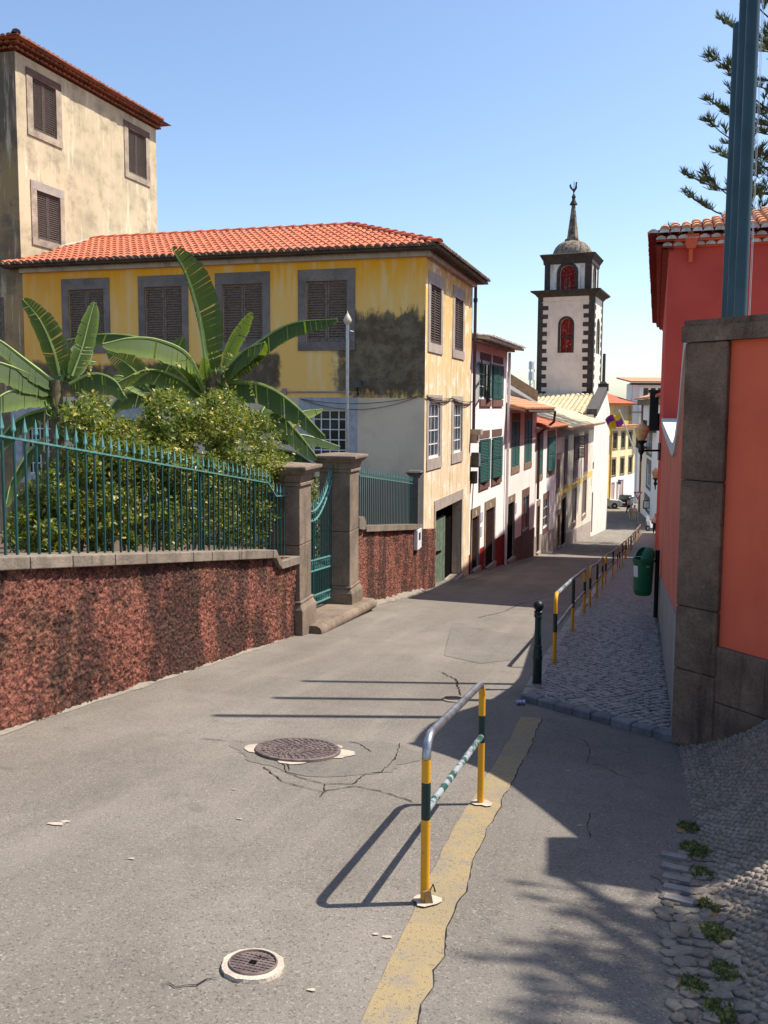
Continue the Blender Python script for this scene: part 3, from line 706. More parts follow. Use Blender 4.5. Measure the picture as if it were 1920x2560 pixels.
def surround(t, fr, o, q, m, proud=.03, parts='ljs', tm=None):
    """stone frame: outer rect o, opening q (a0,a1,z0,z1)"""
    if 'l' in parts: fr.bx(MB(), o[0], o[1], q[3], o[3], -.02, proud).build('lintel', tm or m, t)
    if 'j' in parts:
        fr.bx(MB(), o[0], q[0], q[2], q[3] - .002, -.02, proud - .003).build('jamb', m, t); fr.bx(MB(), q[1], o[1], q[2], q[3] - .002, -.02, proud - .003).build('jamb', m, t)
    if 's' in parts: fr.bx(MB(), o[0], o[1], o[2], q[2] - .002, -.02, proud + .01).build('sill', m, t)
def pair(t, fr, q, m, ns, c=-.05, indiv=True, mid=False):
    w = (q[1] - q[0]) / 2 - .006
    leaf(t, fr.pt(q[0], q[2] + .01, c), fr.u, fr.n, w, q[3] - q[2] - .02, m, ns, indiv, mid)
    leaf(t, fr.pt(q[1] - w, q[2] + .01, c), fr.u, fr.n, w, q[3] - q[2] - .02, m, ns, indiv, mid)
def sash(t, fr, q, c=-.06, nv=2, nh=4, m=None, bar=.028):
    """glazed window with its frame and glazing bars"""
    m = m or M['white_paint']; wdw = fr.bx(MB(), q[0] + .01, q[1] - .01, q[2] + .01, q[3] - .01, c - .015, c - .01).build('window', M['glass'], t)
    b = MB(); e = .06
    for r_ in ((q[0], q[0] + e, q[2], q[3]), (q[1] - e, q[1], q[2], q[3]), (q[0] + e, q[1] - e, q[2], q[2] + e), (q[0] + e, q[1] - e, q[3] - e, q[3])): fr.bx(b, *r_, c - .02, c + .03)
    for i in range(1, nv): a = q[0] + (q[1] - q[0]) * i / nv; fr.bx(b, a - bar / 2, a + bar / 2, q[2] + e, q[3] - e, c - .009, c + .015)
    for i in range(1, nh): z = q[2] + (q[3] - q[2]) * i / nh; fr.bx(b, q[0] + e, q[1] - e, z - bar / 2, z + bar / 2, c - .009, c + .012)
    b.build('window_frame', m, wdw); return wdw
_tm = {}
def tile_mesh(m, r, ln, k=5, lift=.02, thick=True):
    key = (m.name, round(r, 3), round(ln, 3))
    if key in _tm: return _tm[key]
    b = MB(); vs_ = []
    for y, rr, z in ((0, r, lift), (ln, r * .86, 0)):
        for i in range(k + 1): a = math.pi * i / k; vs_.append((math.cos(a) * rr, y, math.sin(a) * rr * .8 + z))
    fs = [(i, i + 1, k + 2 + i, k + 1 + i) for i in range(k)]
    b.add(vs_, [f[::-1] for f in fs]); b.add([vs_[i] for i in range(k + 1)], [tuple(range(k, -1, -1))])
    _tm[key] = (b.mesh('roof_tile', m, (0, 0, 0), True), b); return _tm[key]
def tiles(par, O, u, s, W, L, pitch, row, m, ok=None, n1=300, name='roof_tile', keep=lambda a, b: True):
    O, u, s = Vector(O), Vector(u).normalized(), Vector(s).normalized(); n = u.cross(s)
    if n.z < 0: u = -u; O = O - u * W; n = u.cross(s); flip = True
    else: flip = False
    me, b = tile_mesh(m, pitch * .47, row * 1.12); P_ = []
    for i in range(int(W / pitch)):
        for j in range(int(L / row) + 1):
            a, c = (i + .5) * pitch, j * row
            if c + row * .5 > L: continue
            if keep(W - a if flip else a, c + row * .5): P_.append(O + u * (a + rnd.uniform(-.006, .006)) + s * (c + rnd.uniform(-.012, .012)) + n * .012)
    P_.sort(key=lambda p: p.length); big = MB()
    for k, p in enumerate(P_):
        tl = rnd.uniform(-.02, .02); uu = (u + s * tl).normalized(); ss = n.cross(uu)
        if k < n1: inst(name, me, par, axes(p, uu, ss, n))
        else: big.add([p + uu * q[0] + ss * q[1] + n * q[2] for q in b.v], b.f)
    if big.v: big.build(name + 's', m, par, True, 'stuff')
def eave(par, O, u, out, W, pitch, m, ln=.34, drop=.10, n1=300, name='eave_tile', r=None):
    O, u, out = Vector(O), Vector(u).normalized(), Vector(out).normalized(); s = (-out + Zv * drop).normalized(); tiles(par, O, u, s, W, ln * .9, pitch, ln * .88, m, None, n1, name)
def ridge(par, a, b, m, r=.11, ln=.42, name='ridge_tile'):
    a, b = Vector(a), Vector(b); d = b - a; n = int(d.length / ln); s = d.normalized(); u = s.cross(Zv).normalized(); w_ = u.cross(s); me, _ = tile_mesh(m, r, ln * 1.12, 6, .03)
    for i in range(n): inst(name, me, par, axes(a + d * i / n, u, s, w_))
# ------------------------------------------------------------------ yellow house
C0 = Vector((1.03, 22.15, 0)); Ff = Fr(C0, R(105.7)); Fs = Fr(C0, R(17.3))
YH = thing('yellow_house', 'two-storey ochre house with orange tiled roof, black mould and louvred windows', 'house', Vector((-4, 26, -3)))
WT = Ff.pix(1054, 626)[1]; AL = -12.02; SD = 5.9
fw = [Ff.rect(156, 275, 699, 884), Ff.rect(347, 471, 693, 882), Ff.rect(539, 675, 682, 880), Ff.rect(745.5, 888, 674, 877)]
fo = [Ff.rect(173, 261, 726, 862), Ff.rect(363.5, 456, 719, 860), Ff.rect(557.5, 657, 711, 858.6), Ff.rect(766, 868, 703, 856)]
zt = sum(q[3] for q in fo) / 4; zb = sum(q[2] for q in fo) / 4; ot = sum(q[3] for q in fw) / 4; ob = sum(q[2] for q in fw) / 4
fo = [(q[0], q[1], zb, zt) for q in fo]; fw = [(q[0], q[1], ob, ot) for q in fw]
ZB = Ff.pix(900, 995)[1]                                     # where the ochre stops
lo = [Ff.rect(778, 866, 1022, 1150), (-9.0, -7.9, -.4, 1.3), (-12.2, -11.1, -.4, 1.3)]
mb = MB(); holed(mb, Ff, AL, 0, ZB, WT, fo, .2); mb.build('wall', yellow_front(Ff.u, C0), YH)
mb = MB(); holed(mb, Ff, AL, 0, -6, ZB, lo, .25); mb.build('wall', M['beige'], YH)
su = [(Fs.rect(1070, 1106.5, 672.5, 879.4), Fs.rect(1076, 1102, 708, 858)), (Fs.rect(1131.5, 1160.5, 710, 893), Fs.rect(1136.5, 1157, 742, 872.6))]
sl = [(Fs.rect(1066, 1103.7, 988, 1175), Fs.rect(1071, 1098.7, 1006, 1147)), (Fs.rect(1128, 1156, 988, 1162), Fs.rect(1133.5, 1154, 1008, 1134))]
def lev(prs, k):
    out = []
    z = [sum(p[j][i] for p in prs) / len(prs) for j in (0, 1) for i in (2, 3)]
    return [((p[0][0], p[0][1], z[0], z[1]), (p[1][0], p[1][1], z[2], z[3])) for p in prs]
su, sl = lev(su, 0), lev(sl, 0)
gd = Fs.rect(1087.4, 1152, 1279, 1463); gd = (gd[0], gd[1], rz(*Fs.pt(gd[1], 0)[:2]) + .12, gd[3])
mb = MB(); holed(mb, Fs, 0, SD, -6, WT, [q for _, q in su + sl] + [gd], .3)
bk0, bk1 = Ff.pt(AL, 0) + Fs.u * SD, Fs.pt(SD, 0)
mb.quad(bk1 + Zv * -6, bk0 + Zv * -6, bk0 + Zv * WT, bk1 + Zv * WT); mb.build('wall', ochre_side(), YH)
for o, q in zip(fw, fo): surround(YH, Ff, o, q, M['basalt_frame']); pair(YH, Ff, q, M['shutter_brown'], 21, -.06)
for o, q in su: surround(YH, Fs, o, q, M['basalt_frame'] if 0 else M['sill'], .02, 'ljs'); pair(YH, Fs, q, M['shutter_dark'], 21, -.04)
for o, q in sl: surround(YH, Fs, o, q, M['sill'], .02); sash(YH, Fs, q, -.05, 3, 4)
g_ = (gd[0] - .16, gd[1] + .16, gd[2], gd[3] + .3); surround(YH, Fs, g_, gd, M['sill'], .02, 'lj')
nb = 9; wv = (gd[1] - gd[0]) * .62 / nb                       # faded plank door standing in the opening
dr = Fs.bx(MB(), gd[0], gd[0] + wv * nb, gd[2] + .02, gd[3] - .35, -.26, -.235).build('door', M['door_green'], YH)
for i in range(nb): Fs.bx(MB(), gd[0] + wv * i + .006, gd[0] + wv * (i + 1) - .006, gd[2] + .03, gd[3] - .36, -.236, -.21 + rnd.uniform(-.005, .004)).build('plank', M['door_green'], dr)
Fs.bx(MB(), gd[0], gd[1], gd[2], gd[3], -.295, -.285).build('doorway', M['void'], YH)
Fs.bx(MB(), gd[0] - .1, gd[1] + .1, gd[2] - .5, gd[2], -.3, .10).build('door_sill', M['sill'], YH)
for q in lo:
    o = (q[0] - .35, q[1] + .3, q[2] - .25, q[3] + .3); surround(YH, Ff, o, q, plain('blue_grey_surround', (.40, .42, .45), .85), .012)
    sash(YH, Ff, q, -.12, 4, 5)
# cornice band and roof
b = MB(); Ff.bx(b, AL, .14, WT - .16, WT, 0, .14); b.build('cornice', M['white_band'], YH)
b = MB(); Fs.bx(b, .001, SD, WT - .16, WT, 0, .14); b.build('cornice', M['white_band'], YH)
OH = .42; TH = R(20.6); ez = WT + .04; HR = SD / 2 + OH; rzz = ez + HR * math.tan(TH)
e0 = Ff.pt(AL - .42, ez, OH); e1 = C0 + Ff.u * OH + Ff.n * OH + Zv * ez; e2 = Fs.pt(SD, ez, OH) + Fs.u * OH
r1 = C0 + Ff.u * (OH - HR) - Ff.n * (HR - OH) + Zv * rzz; r0 = Ff.pt(AL + .35, rzz, -(HR - OH)); b0 = bk0 + Fs.u * OH + Zv * ez
e0b = Ff.pt(AL - .42, ez + .17, 0); ft = Ff.pt(AL, ez + .17, 0)
mb = MB(); dn_ = Zv * .07
mb.add([e0, e1, r1, r0, e2, b0], [(0, 1, 2, 3), (1, 4, 2), (4, 5, 3, 2)]); mb.add([e0 - dn_, e1 - dn_, e2 - dn_, b0 - dn_], [(3, 2, 1, 0)])
for p, q in ((e0, e1), (e1, e2)): mb.quad(p - dn_, q - dn_, q, p)
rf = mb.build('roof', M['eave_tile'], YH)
s_ = (-Ff.n * math.cos(TH) + Zv * math.sin(TH)); Wf = -AL + .42 + OH; cT = math.cos(TH)
tiles(rf, e0, Ff.u, s_, Wf, HR / cT, .215, .36, M['tile'], None, 300, 'roof_tile', lambda a, c: a < Wf - c * cT * 1.0 and (c > .5 or True) and (a > .45 + c * cT * .12 or c * cT < OH))
s2 = (-Fs.n * math.cos(TH) + Zv * math.sin(TH)); Ws = (e2 - e1).length
tiles(rf, e1, Fs.u, s2, Ws, HR / cT, .215, .36, M['tile'], None, 0, 'side_tile', lambda a, c: c * cT < a < Ws - c * cT)
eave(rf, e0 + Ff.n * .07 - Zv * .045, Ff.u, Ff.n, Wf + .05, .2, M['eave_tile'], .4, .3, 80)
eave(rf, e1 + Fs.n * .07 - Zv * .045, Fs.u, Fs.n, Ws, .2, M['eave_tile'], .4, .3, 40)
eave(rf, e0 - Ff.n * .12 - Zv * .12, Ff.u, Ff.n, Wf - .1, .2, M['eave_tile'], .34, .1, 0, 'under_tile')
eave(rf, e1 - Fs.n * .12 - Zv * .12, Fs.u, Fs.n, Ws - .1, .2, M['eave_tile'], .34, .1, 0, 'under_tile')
ridge(rf, r1 + Zv * .03, r0 + Zv * .03, M['ridge']); ridge(rf, e1 + Zv * .04, r1 + Zv * .04, M['ridge'], .12)
mb = MB().tube([e0b + Zv * .05 + Ff.n * -.05, r0 + Zv * .0], .07, 6); mb.build('flashing', M['white_band'], rf)
# drain pipe, conduit, lamp, cables
pp = Fs.pt(SD + .02, 0, .09); b = MB(); b.tube([pp + Zv * (WT - .1), pp + Zv * .95], .05, 8); b.tube([pp + Zv * (WT - .5), pp + Zv * (WT - .62)], .07, 8); b.build('drain_pipe', M['pipe_brown'], YH, True)
b = MB(); Fs.bx(b, SD - .05, SD + .32, .78, .95, .0, .34); Fs.bx(b, SD, SD + .25, .5, .78, .0, .22); b.build('stone_bracket', M['sill'], YH)
b = MB(); zc = Ff.pix(750, 980)[1]; b.tube([Ff.pt(-5.4, zc, .03), Ff.pt(-1.75, zc, .03)], .022, 6); Ff.bx(b, Ff.pix(712, 980)[0] - .06, Ff.pix(712, 980)[0] + .06, zc - .07, zc + .09, 0, .06); b.build('conduit', M['sill'], YH)
q = Ff.pt(-1.78, 2.25, .12); fl_ = thing('flood_lamp', 'small grey flood lamp fixed to the mouldy ochre wall', 'lamp', q)
MB().box(q, .26, .12, .2, Ff.u, Ff.n, Zv).build('housing', M['basalt'], fl_); MB().box(q + Ff.n * .062, .2, .006, .14, Ff.u, Ff.n, Zv).build('lens', M['glass'], fl_); MB().tube([q - Zv * .1, q - Zv * .3 - Ff.n * .1], .02, 6).build('bracket', M['black_iron'], fl_)
def sag(p, q, d, n=14): return [p.lerp(q, i / n) - Zv * d * 4 * (i / n) * (1 - i / n) for i in range(n + 1)]
b = MB(); za, zd = Ff.pix(752, 997)[1], Ff.pix(1040, 990)[1]; a_ = Ff.pix(752, 997)[0]
b.tube(sag(Ff.pt(a_, za, .04), Ff.pt(-.1, zd, .05), .16), .009, 4); b.tube(sag(Ff.pt(a_, za, .05), Ff.pt(-.2, zd - .03, .05), .3), .009, 4)
tag(b.build('cable', M['cable']), 'two thin black cables sagging across the beige ground-floor wall', 'cable')
b = MB(); p1, p2 = Fs.pt(.0, zd, .04), Fs.pt(SD, zd - .1, .05)
for d_ in (.1, .16, .05): b.tube(sag(p1, Fs.pt(SD * .5, zd - .02, .05), d_) + sag(Fs.pt(SD * .5, zd - .02, .05), p2, d_), .010, 4)
tag(b.build('cable', M['cable']), 'bundle of loose cables along the street side of the ochre house', 'cable')
# ------------------------------------------------------------------ left tower
T0 = Ff.pt(AL - .02, 0); Tl = Fr(T0, R(17.3)); Tf = Fr(T0, R(105.7))
TW = thing('tall_house', 'tall tan plaster house with three louvred windows at the left edge', 'house', Vector((-13, 29, -3)))
TT = 11.66; TD = Tl.pix(391, 420)[0]
tw = lev([(Tl.rect(66, 152, 170, 338), Tl.rect(81, 139, 199, 324)), (Tl.rect(310, 373, 296, 437), Tl.rect(320, 364, 316.5, 429))], 0) + [(Tl.rect(77.6, 160, 449, 610), Tl.rect(92, 150, 475.6, 596))]
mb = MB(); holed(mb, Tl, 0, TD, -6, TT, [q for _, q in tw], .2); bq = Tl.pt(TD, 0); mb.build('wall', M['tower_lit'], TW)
lw = [Tf.rect(-40, 10, 745, 850)]
mb = MB(); holed(mb, Tf, -6.5, -.002, -6, TT, [], .2); fq = Tf.pt(-6.5, 0)
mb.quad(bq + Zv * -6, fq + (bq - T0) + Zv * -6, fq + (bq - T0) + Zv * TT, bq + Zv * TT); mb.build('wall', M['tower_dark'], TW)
for k, (o, q) in enumerate(tw):
    surround(TW, Tl, o, q, M['white_stone'], .03, 'ljs', M['lintel_red'] if k < 2 else M['sill']); pair(TW, Tl, q, M['shutter_dark'], 20, -.05)
for q in lw:
    leaf(TW, Tf.pt(q[0], q[2], .02), Tf.u, Tf.n, q[1] - q[0], q[3] - q[2], M['shutter_brown'], 18, True)
OH2 = .42; k0 = T0 + Tl.n * OH2 + Tf.n * OH2; k1 = Tl.pt(TD, 0, OH2) + Tl.u * OH2; k2 = Tf.pt(-6.5, 0, OH2) - Tf.u * OH2; k3 = fq + (bq - T0)
ap = (T0 + bq + fq + k3) / 4 + Zv * (TT + 1.9); mb = MB(); zr = Zv * (TT + .22)
mb.add([k0 + zr, k1 + zr, k3 + Tl.u * OH2 - Tf.u * OH2 + zr, k2 + zr, ap], [(0, 1, 4), (1, 2, 4), (2, 3, 4), (3, 0, 4), (3, 2, 1, 0)]); trf = mb.build('roof', M['old_tile'], TW)
for j, (o_, dz) in enumerate(((.10, .02), (.26, .11), (.44, .20))):
    q0 = T0 + Tl.n * o_ + Tf.n * o_ + Zv * (TT + dz); Lw = TD + .4
    eave(trf, q0 - Tl.u * 0, Tl.u, Tl.n, Lw, .205, M['old_tile'], .36, .06, 100); eave(trf, Tf.pt(-6.5, TT + dz, o_), Tf.u, Tf.n, 6.5 + o_, .205, M['old_tile'], .36, .06, 30)
ridge(trf, k0 + zr + Zv * .04, k0 + zr + (ap - k0 - zr) * .4, M['eave_tile'], .12)
# ------------------------------------------------------------------ row of houses down the street
Fw = Fr((2.80, 27.98), R(19.3))
def ax_(px, py=1150): return Fw.pix(px, py)[0]
def shell(t, fr, a0, a1, zt, m, holes, depth=7., hd=.22, z0=-13, back=True):
    mb = MB(); holed(mb, fr, a0, a1, z0, zt, holes, hd)
    p, q = fr.pt(a0, 0), fr.pt(a1, 0); p2, q2 = fr.pt(a0, 0, -depth), fr.pt(a1, 0, -depth); z_, zu = Zv * z0, Zv * zt
    mb.quad(p2 + z_, p + z_, p + zu, p2 + zu); mb.quad(q + z_, q2 + z_, q2 + zu, q + zu); mb.quad(q2 + z_, p2 + z_, p2 + zu, q2 + zu)
    return mb.build('wall', m, t)
def lean_roof(t, fr, a0, a1, zt, oh, depth, deg, m, em=None, pitch=.21, row=.4, n1=40, n2=0, under=None, ends=.12):
    th = R(deg); o = fr.pt(a0 - ends, zt + .05, oh); u = fr.u; s = -fr.n * math.cos(th) + Zv * math.sin(th); W = a1 - a0 + 2 * ends; L = depth / math.cos(th)
    mb = MB(); mb.para(o, u * W, s * L, u.cross(s) * (-.09 if u.cross(s).z > 0 else .09)); r_ = mb.build('roof', under or m, t)
    for aa in (a0, a1 - .2): MB().prism([fr.pt(aa, zt - .01, -.01), fr.pt(aa, zt - .01, -depth + oh), fr.pt(aa, zt + depth * math.tan(th) - .02, -depth + oh)], fr.u * .2).build('gable', under or M['white_wall'], t)
    if u.cross(s).z > 0: nn = u.cross(s)
    else: nn = -u.cross(s)
    tiles(r_, o + nn * .0, u, s, W, L, pitch, row, m, None, n2); eave(r_, o + fr.n * .05 - Zv * .02, u, fr.n, W, pitch, em or m, .3, .25, n1)
    return r_
def swing(t, fr, a, z0, z1, w, ang, side, m, ns, indiv=False):
    th = R(ang)
    du = fr.u * (math.cos(th) * side) + fr.n * math.sin(th); dn = fr.n * math.cos(th) - fr.u * (side * math.sin(th))
    leaf(t, fr.pt(a, z0, .05), du, dn, w, z1 - z0, m, ns, indiv, True, .045)
def slope_panel(t, name, fr, a0, a1, zt0, zt1, m, c=.012, skip=()):
    cuts = [(a0, a1)]
    for s0, s1 in skip: cuts = [p for (x, y) in cuts for p in ((x, min(y, s0)), (max(x, s1), y)) if p[1] - p[0] > .02]
    for x, y in cuts:
        f = lambda a: zt0 + (zt1 - zt0) * (a - a0) / (a1 - a0)
        MB().prism([fr.pt(x, -13, 0), fr.pt(y, -13, 0), fr.pt(y, f(y), 0), fr.pt(x, f(x), 0)], fr.n * c).build(name, m, t)
def door(t, fr, o, q, m=None, tm=None, step=True):
    surround(t, fr, o, q, tm or M['tan_trim'], .025, 'lj'); fr.bx(MB(), q[0] + .01, q[1] - .01, q[2], q[3] - .01, -.07, -.035).build('door', m or M['wood_door'], t)
    if step: fr.bx(MB(), q[0] - .05, q[1] + .05, q[2] - .6, q[2], -.1, .12).build('doorstep', M['sill'], t)
    fr.bx(MB(), (q[0] + q[1]) / 2 - .05, (q[0] + q[1]) / 2 + .04, q[3] + .06, q[3] + .2, .025, .035).build('number_plate', M['white_plastic'], t)
# --- white house
A1 = ax_(1264); H1 = thing('white_house', 'white three-storey house with green shutters and red base beside the ochre house', 'house', Fw.pt(3, -5, -2))
Z1 = Fw.pix(1176, 846)[1]
u1, u2 = Fw.rect(1199, 1226.5, 902, 996), Fw.rect(1231, 1256, 908, 996); m1, m2 = Fw.rect(1197, 1222, 1100, 1207), Fw.rect(1228.7, 1252.5, 1096, 1193)
u2 = (u2[0], u2[1], u1[2], u1[3]); m2 = (m2[0], m2[1], m1[2], m1[3])
d1, d2 = Fw.rect(1178.6, 1195, 1297, 1423), Fw.rect(1213, 1233.8, 1277, 1412)
def fitd(q, h=.16): return (q[0], q[1], rz(*Fw.pt((q[0] + q[1]) / 2, 0)[:2]) + h, q[3])
d1, d2 = fitd(d1), fitd(d2)
shell(H1, Fw, 0.0, A1, Z1, M['white_wall'], [u1, u2, m1, m2, d1, d2])
for q in (u1, u2, m1, m2):
    lh = .30; o = (q[0], q[1] + .02, q[2] - .27, q[3] + lh)
    Fw.bx(MB(), o[0], o[1], q[3] + .05, o[3], -.01, .02).build('lintel', M['lintel_red'], H1); Fw.bx(MB(), o[0], o[1], o[2], q[2] - .02, -.01, .05).build('sill', M['lintel_red'], H1)
    sash(H1, Fw, q, -.05, 2, 3)
hw = (u1[1] - u1[0]) / 2
swing(H1, Fw, u1[0], u1[2], u1[3], hw, 166, 1, M['shutter_green'], 26); swing(H1, Fw, u1[1], u1[2], u1[3], hw, 8, -1, M['shutter_green'], 26)
pair(H1, Fw, u2, M['shutter_green'], 26, .04, False, True)
swing(H1, Fw, m1[0], m1[2], m1[3], hw, 6, 1, M['shutter_green'], 26); swing(H1, Fw, m1[1], m1[2], m1[3], hw, 4, -1, M['shutter_green'], 26)
swing(H1, Fw, m2[0], m2[2], m2[3], hw, 8, 1, M['shutter_green'], 26); swing(H1, Fw, m2[1], m2[2], m2[3], hw, 5, -1, M['shutter_green'], 26)
for q in (d1, d2): door(H1, Fw, (q[0] - .2, q[1] + .2, q[2], q[3] + .32), q)
z0_, z1_ = Fw.pix(1168, 1391)[1], Fw.pix(1262, 1333)[1]
slope_panel(H1, 'red_base', Fw, 0, A1, z0_, z1_, M['red_dado'], .012, [(q[0] - .2, q[1] + .2) for q in (d1, d2)])
r_ = lean_roof(H1, Fw, -.0, A1, Z1, .62, 6, 7, M['tile_edge'], M['tile_edge'], .19, .4, 60, 0, M['white_band'])
eave(r_, Fw.pt(-.05, Z1 - .12, .30), Fw.u, Fw.n, A1 + .1, .19, M['tile_edge'], .3, .1, 0, 'under_tile')
b = MB(); b.tube([Fw.pt(A1 - .1, Z1 - .1, .1), Fw.pt(A1 - .1, Z1 - 5.3, .1), Fw.pt(A1 - .1, Z1 - 8.5, .08)], .055, 8); b.build('drain_pipe', M['pinkish'], H1, True)
for px, py, s_ in ((1203, 1292, .2), (1202, 1328, .14)):
    a_, z_ = Fw.pix(px, py); Fw.bx(MB(), a_ - s_, a_ + s_, z_ - .17, z_ + .17, 0, .02).build('wall_plate', plain('pale_blue_tile', (.55, .6, .66), .4), H1)
mt = thing('meter_box', 'grey rounded meter box on the corner between ochre and white houses', 'meter box', Fw.pt(.0, .0, .1))
a_, z_ = Fw.pix(1169, 1151); Fw.bx(MB(), -.12, .16, z_ - .24, z_ + .24, .06, .3).build('case', M['basalt'], mt); Fw.bx(MB(), -.10, .14, z_ - .2, z_ + .2, .301, .315).build('lid', plain('grey_lid', (.2, .22, .27), .5), mt)
mt = thing('junction_box', 'black cable junction box below the grey meter box', 'junction box', Fw.pt(.2, -1, .1)); a_, z_ = Fw.pix(1176, 1193)
Fw.bx(MB(), a_ - .16, a_ + .16, z_ - .2, z_ + .2, .02, .2).build('case', M['black_iron'], mt)
MB().tube(sag(Fw.pt(a_, z_ - .2, .1), Fw.pt(.0, z_ - 2.2, .05), -.08) + [Fw.pt(0, z_ - 4, .05)], .016, 5).build('lead', M['cable'], mt)
# --- cream house with tall green shutters
A2 = ax_(1340); H2 = thing('cream_house', 'narrow cream house with two tall green shutters and faded tile roof', 'house', Fw.pt((A1 + A2) / 2, -6, -2))
Z2 = Fw.pix(1275, 1026)[1]
q1, q2 = Fw.rect(1279.5, 1298, 1052, 1168), Fw.rect(1312, 1328.5, 1050, 1160); q2 = (q2[0], q2[1], q1[2], q1[3])
dd = fitd(Fw.rect(1267.5, 1283.5, 1262, 1400)); lw2 = Fw.rect(1306, 1321, 1245, 1330)
shell(H2, Fw, A1, A2, Z2, M['pinkish'], [q1, q2, dd, lw2])
for q in (q1, q2): surround(H2, Fw, (q[0] - .12, q[1] + .1, q[2] - .3, q[3] + .3), q, M['tan_trim'], .02); pair(H2, Fw, q, M['shutter_green'], 30, .0, False, True)
door(H2, Fw, (dd[0] - .0, dd[1] + .18, dd[2], dd[3] + .3), dd, M['void']); surround(H2, Fw, (lw2[0] - .2, lw2[1] + .1, lw2[2] - .3, lw2[3] + .35), lw2, M['lintel_red'], .02); sash(H2, Fw, lw2, -.05, 2, 2, M['metal'])
slope_panel(H2, 'brown_base', Fw, A1 + .01, A2, Fw.pix(1284, 1345)[1], Fw.pix(1331, 1322)[1], M['brown_dado'], .012, [(dd[0], dd[1] + .18)])
a_, z_ = Fw.pix(1288, 1271); Fw.bx(MB(), a_ - .22, a_ + .22, z_ - .22, z_ + .22, 0, .02).build('wall_plate', plain('lilac_tile', (.45, .42, .62), .4), H2)
lean_roof(H2, Fw, A1, A2 + .4, Z2, .75, 6.5, 14, M['faded_tile'], M['faded_tile'], .22, .42, 40)
gut = MB(); gut.tube([Fw.pt(A1 + .2, Z2 - .03, .8), Fw.pt(A2 + .3, Z2 - .06, .8)], .055, 6); gut.tube([Fw.pt(A2 + .3, Z2 - .06, .8), Fw.pt(A2 + .28, Z2 - .55, .75), Fw.pt(A2 + .02, Z2 - 1.1, .12), Fw.pt(A2 + .02, Z2 - 4.2, .12)], .06, 6); gut.build('gutter', M['pipe_brown'], H2, True)
# --- small house with red roof
A3 = ax_(1391); H3 = thing('small_house', 'small pale house with low red roof and brown gutter pipe', 'house', Fw.pt((A2 + A3) / 2, -7, -2)); Z3 = Fw.pix(1345, 1072)[1]
q1, q2 = Fw.rect(1342, 1356, 1098, 1190), Fw.rect(1368, 1386, 1094, 1180); q2 = (q2[0], q2[1], q1[2], q1[3])
dd = fitd(Fw.rect(1333 + 8, 1347, 1268, 1395)); lw2 = Fw.rect(1358, 1370, 1250, 1322)
shell(H3, Fw, A2, A3, Z3, M['pinkish'], [q1, q2, dd, lw2])
for q in (q1, q2): surround(H3, Fw, (q[0] - .12, q[1] + .12, q[2] - .3, q[3] + .3), q, M['tan_trim'], .02)
pair(H3, Fw, q1, M['shutter_green'], 28, .0, False, True); w3 = (q2[1] - q2[0]) / 2
sash(H3, Fw, q2); swing(H3, Fw, q2[0], q2[2], q2[3], w3, 8, 1, M['shutter_green'], 28); swing(H3, Fw, q2[1], q2[2], q2[3], w3, 6, -1, M['shutter_green'], 28)
door(H3, Fw, (dd[0] - .15, dd[1] + .18, dd[2], dd[3] + .3), dd, M['void']); surround(H3, Fw, (lw2[0] - .15, lw2[1] + .15, lw2[2] - .3, lw2[3] + .3), lw2, M['lintel_red'], .02); sash(H3, Fw, lw2, -.05, 2, 3)
slope_panel(H3, 'pale_base', Fw, A2, A3, Fw.pix(1350, 1330)[1], Fw.pix(1388, 1318)[1], M['sill'], .012, [(dd[0] - .15, dd[1] + .18)])
lean_roof(H3, Fw, A2, A3, Z3, .6, 3.6, 15, M['tile'], M['faded_tile'], .22, .42, 30)
# --- run-down house with pale tile roof
A4 = ax_(1481); H4 = thing('weathered_house', 'run-down streaked house with wine shutters under a broad pale tile roof', 'house', Fw.pt((A3 + A4) / 2, -8, -2)); Z4 = Fw.pix(1400, 1073)[1]
zf = lambda y: y
up = [Fw.rect(1411, 1418, 1098, 1212), Fw.rect(1434, 1445, 1092, 1200), Fw.rect(1460, 1469, 1088, 1186)]; up = [(q[0], q[1], up[0][2] + .3 * i * 0, up[0][3]) for i, q in enumerate(up)]
dws = [fitd(Fw.rect(1386 + 7, 1398, 1290, 1385)), fitd(Fw.rect(1403, 1413, 1250, 1375))]; lws = [Fw.rect(1431, 1440, 1225, 1310), Fw.rect(1456, 1465, 1205, 1290)]
mid = Fw.rect(1391.5, 1399, 1150, 1222)
shell(H4, Fw, A3, A4, Z4, M['worn'], up + dws + lws + [mid], 9)
for q in up + [mid]: surround(H4, Fw, (q[0] - .15, q[1] + .15, q[2] - .25, q[3] + .35), q, M['tan_trim'], .02); pair(H4, Fw, q, M['shutter_wine'], 26, .02, False, False)
swing(H4, Fw, up[1][1], up[1][2] + 1.2, up[1][3], .9, 165, -1, M['shutter_dark'], 16); swing(H4, Fw, up[1][0], up[1][2] + 1.2, up[1][3], .9, 12, 1, M['shutter_dark'], 16)
for q in dws: door(H4, Fw, (q[0] - .2, q[1] + .2, q[2], q[3] + .3), q, M['void'])
for q in lws: surround(H4, Fw, (q[0] - .18, q[1] + .18, q[2] - .3, q[3] + .3), q, M['tan_trim'], .02); leaf(H4, Fw.pt(q[0], q[2], -.1), Fw.u, Fw.n, q[1] - q[0], q[3] - q[2], M['shutter_dark'], 14, False)
zb_ = (Fw.pix(1412, 1226)[1] + Fw.pix(1476, 1185)[1]) / 2; Fw.bx(MB(), A3 + 2., A4, zb_ - .2, zb_ + .2, 0, .02).build('string_course', M['mustard'], H4)
slope_panel(H4, 'stone_base', Fw, A3, A4, Fw.pix(1395, 1340)[1], Fw.pix(1478, 1300)[1], M['sill'], .015, [(q[0] - .2, q[1] + .2) for q in dws])
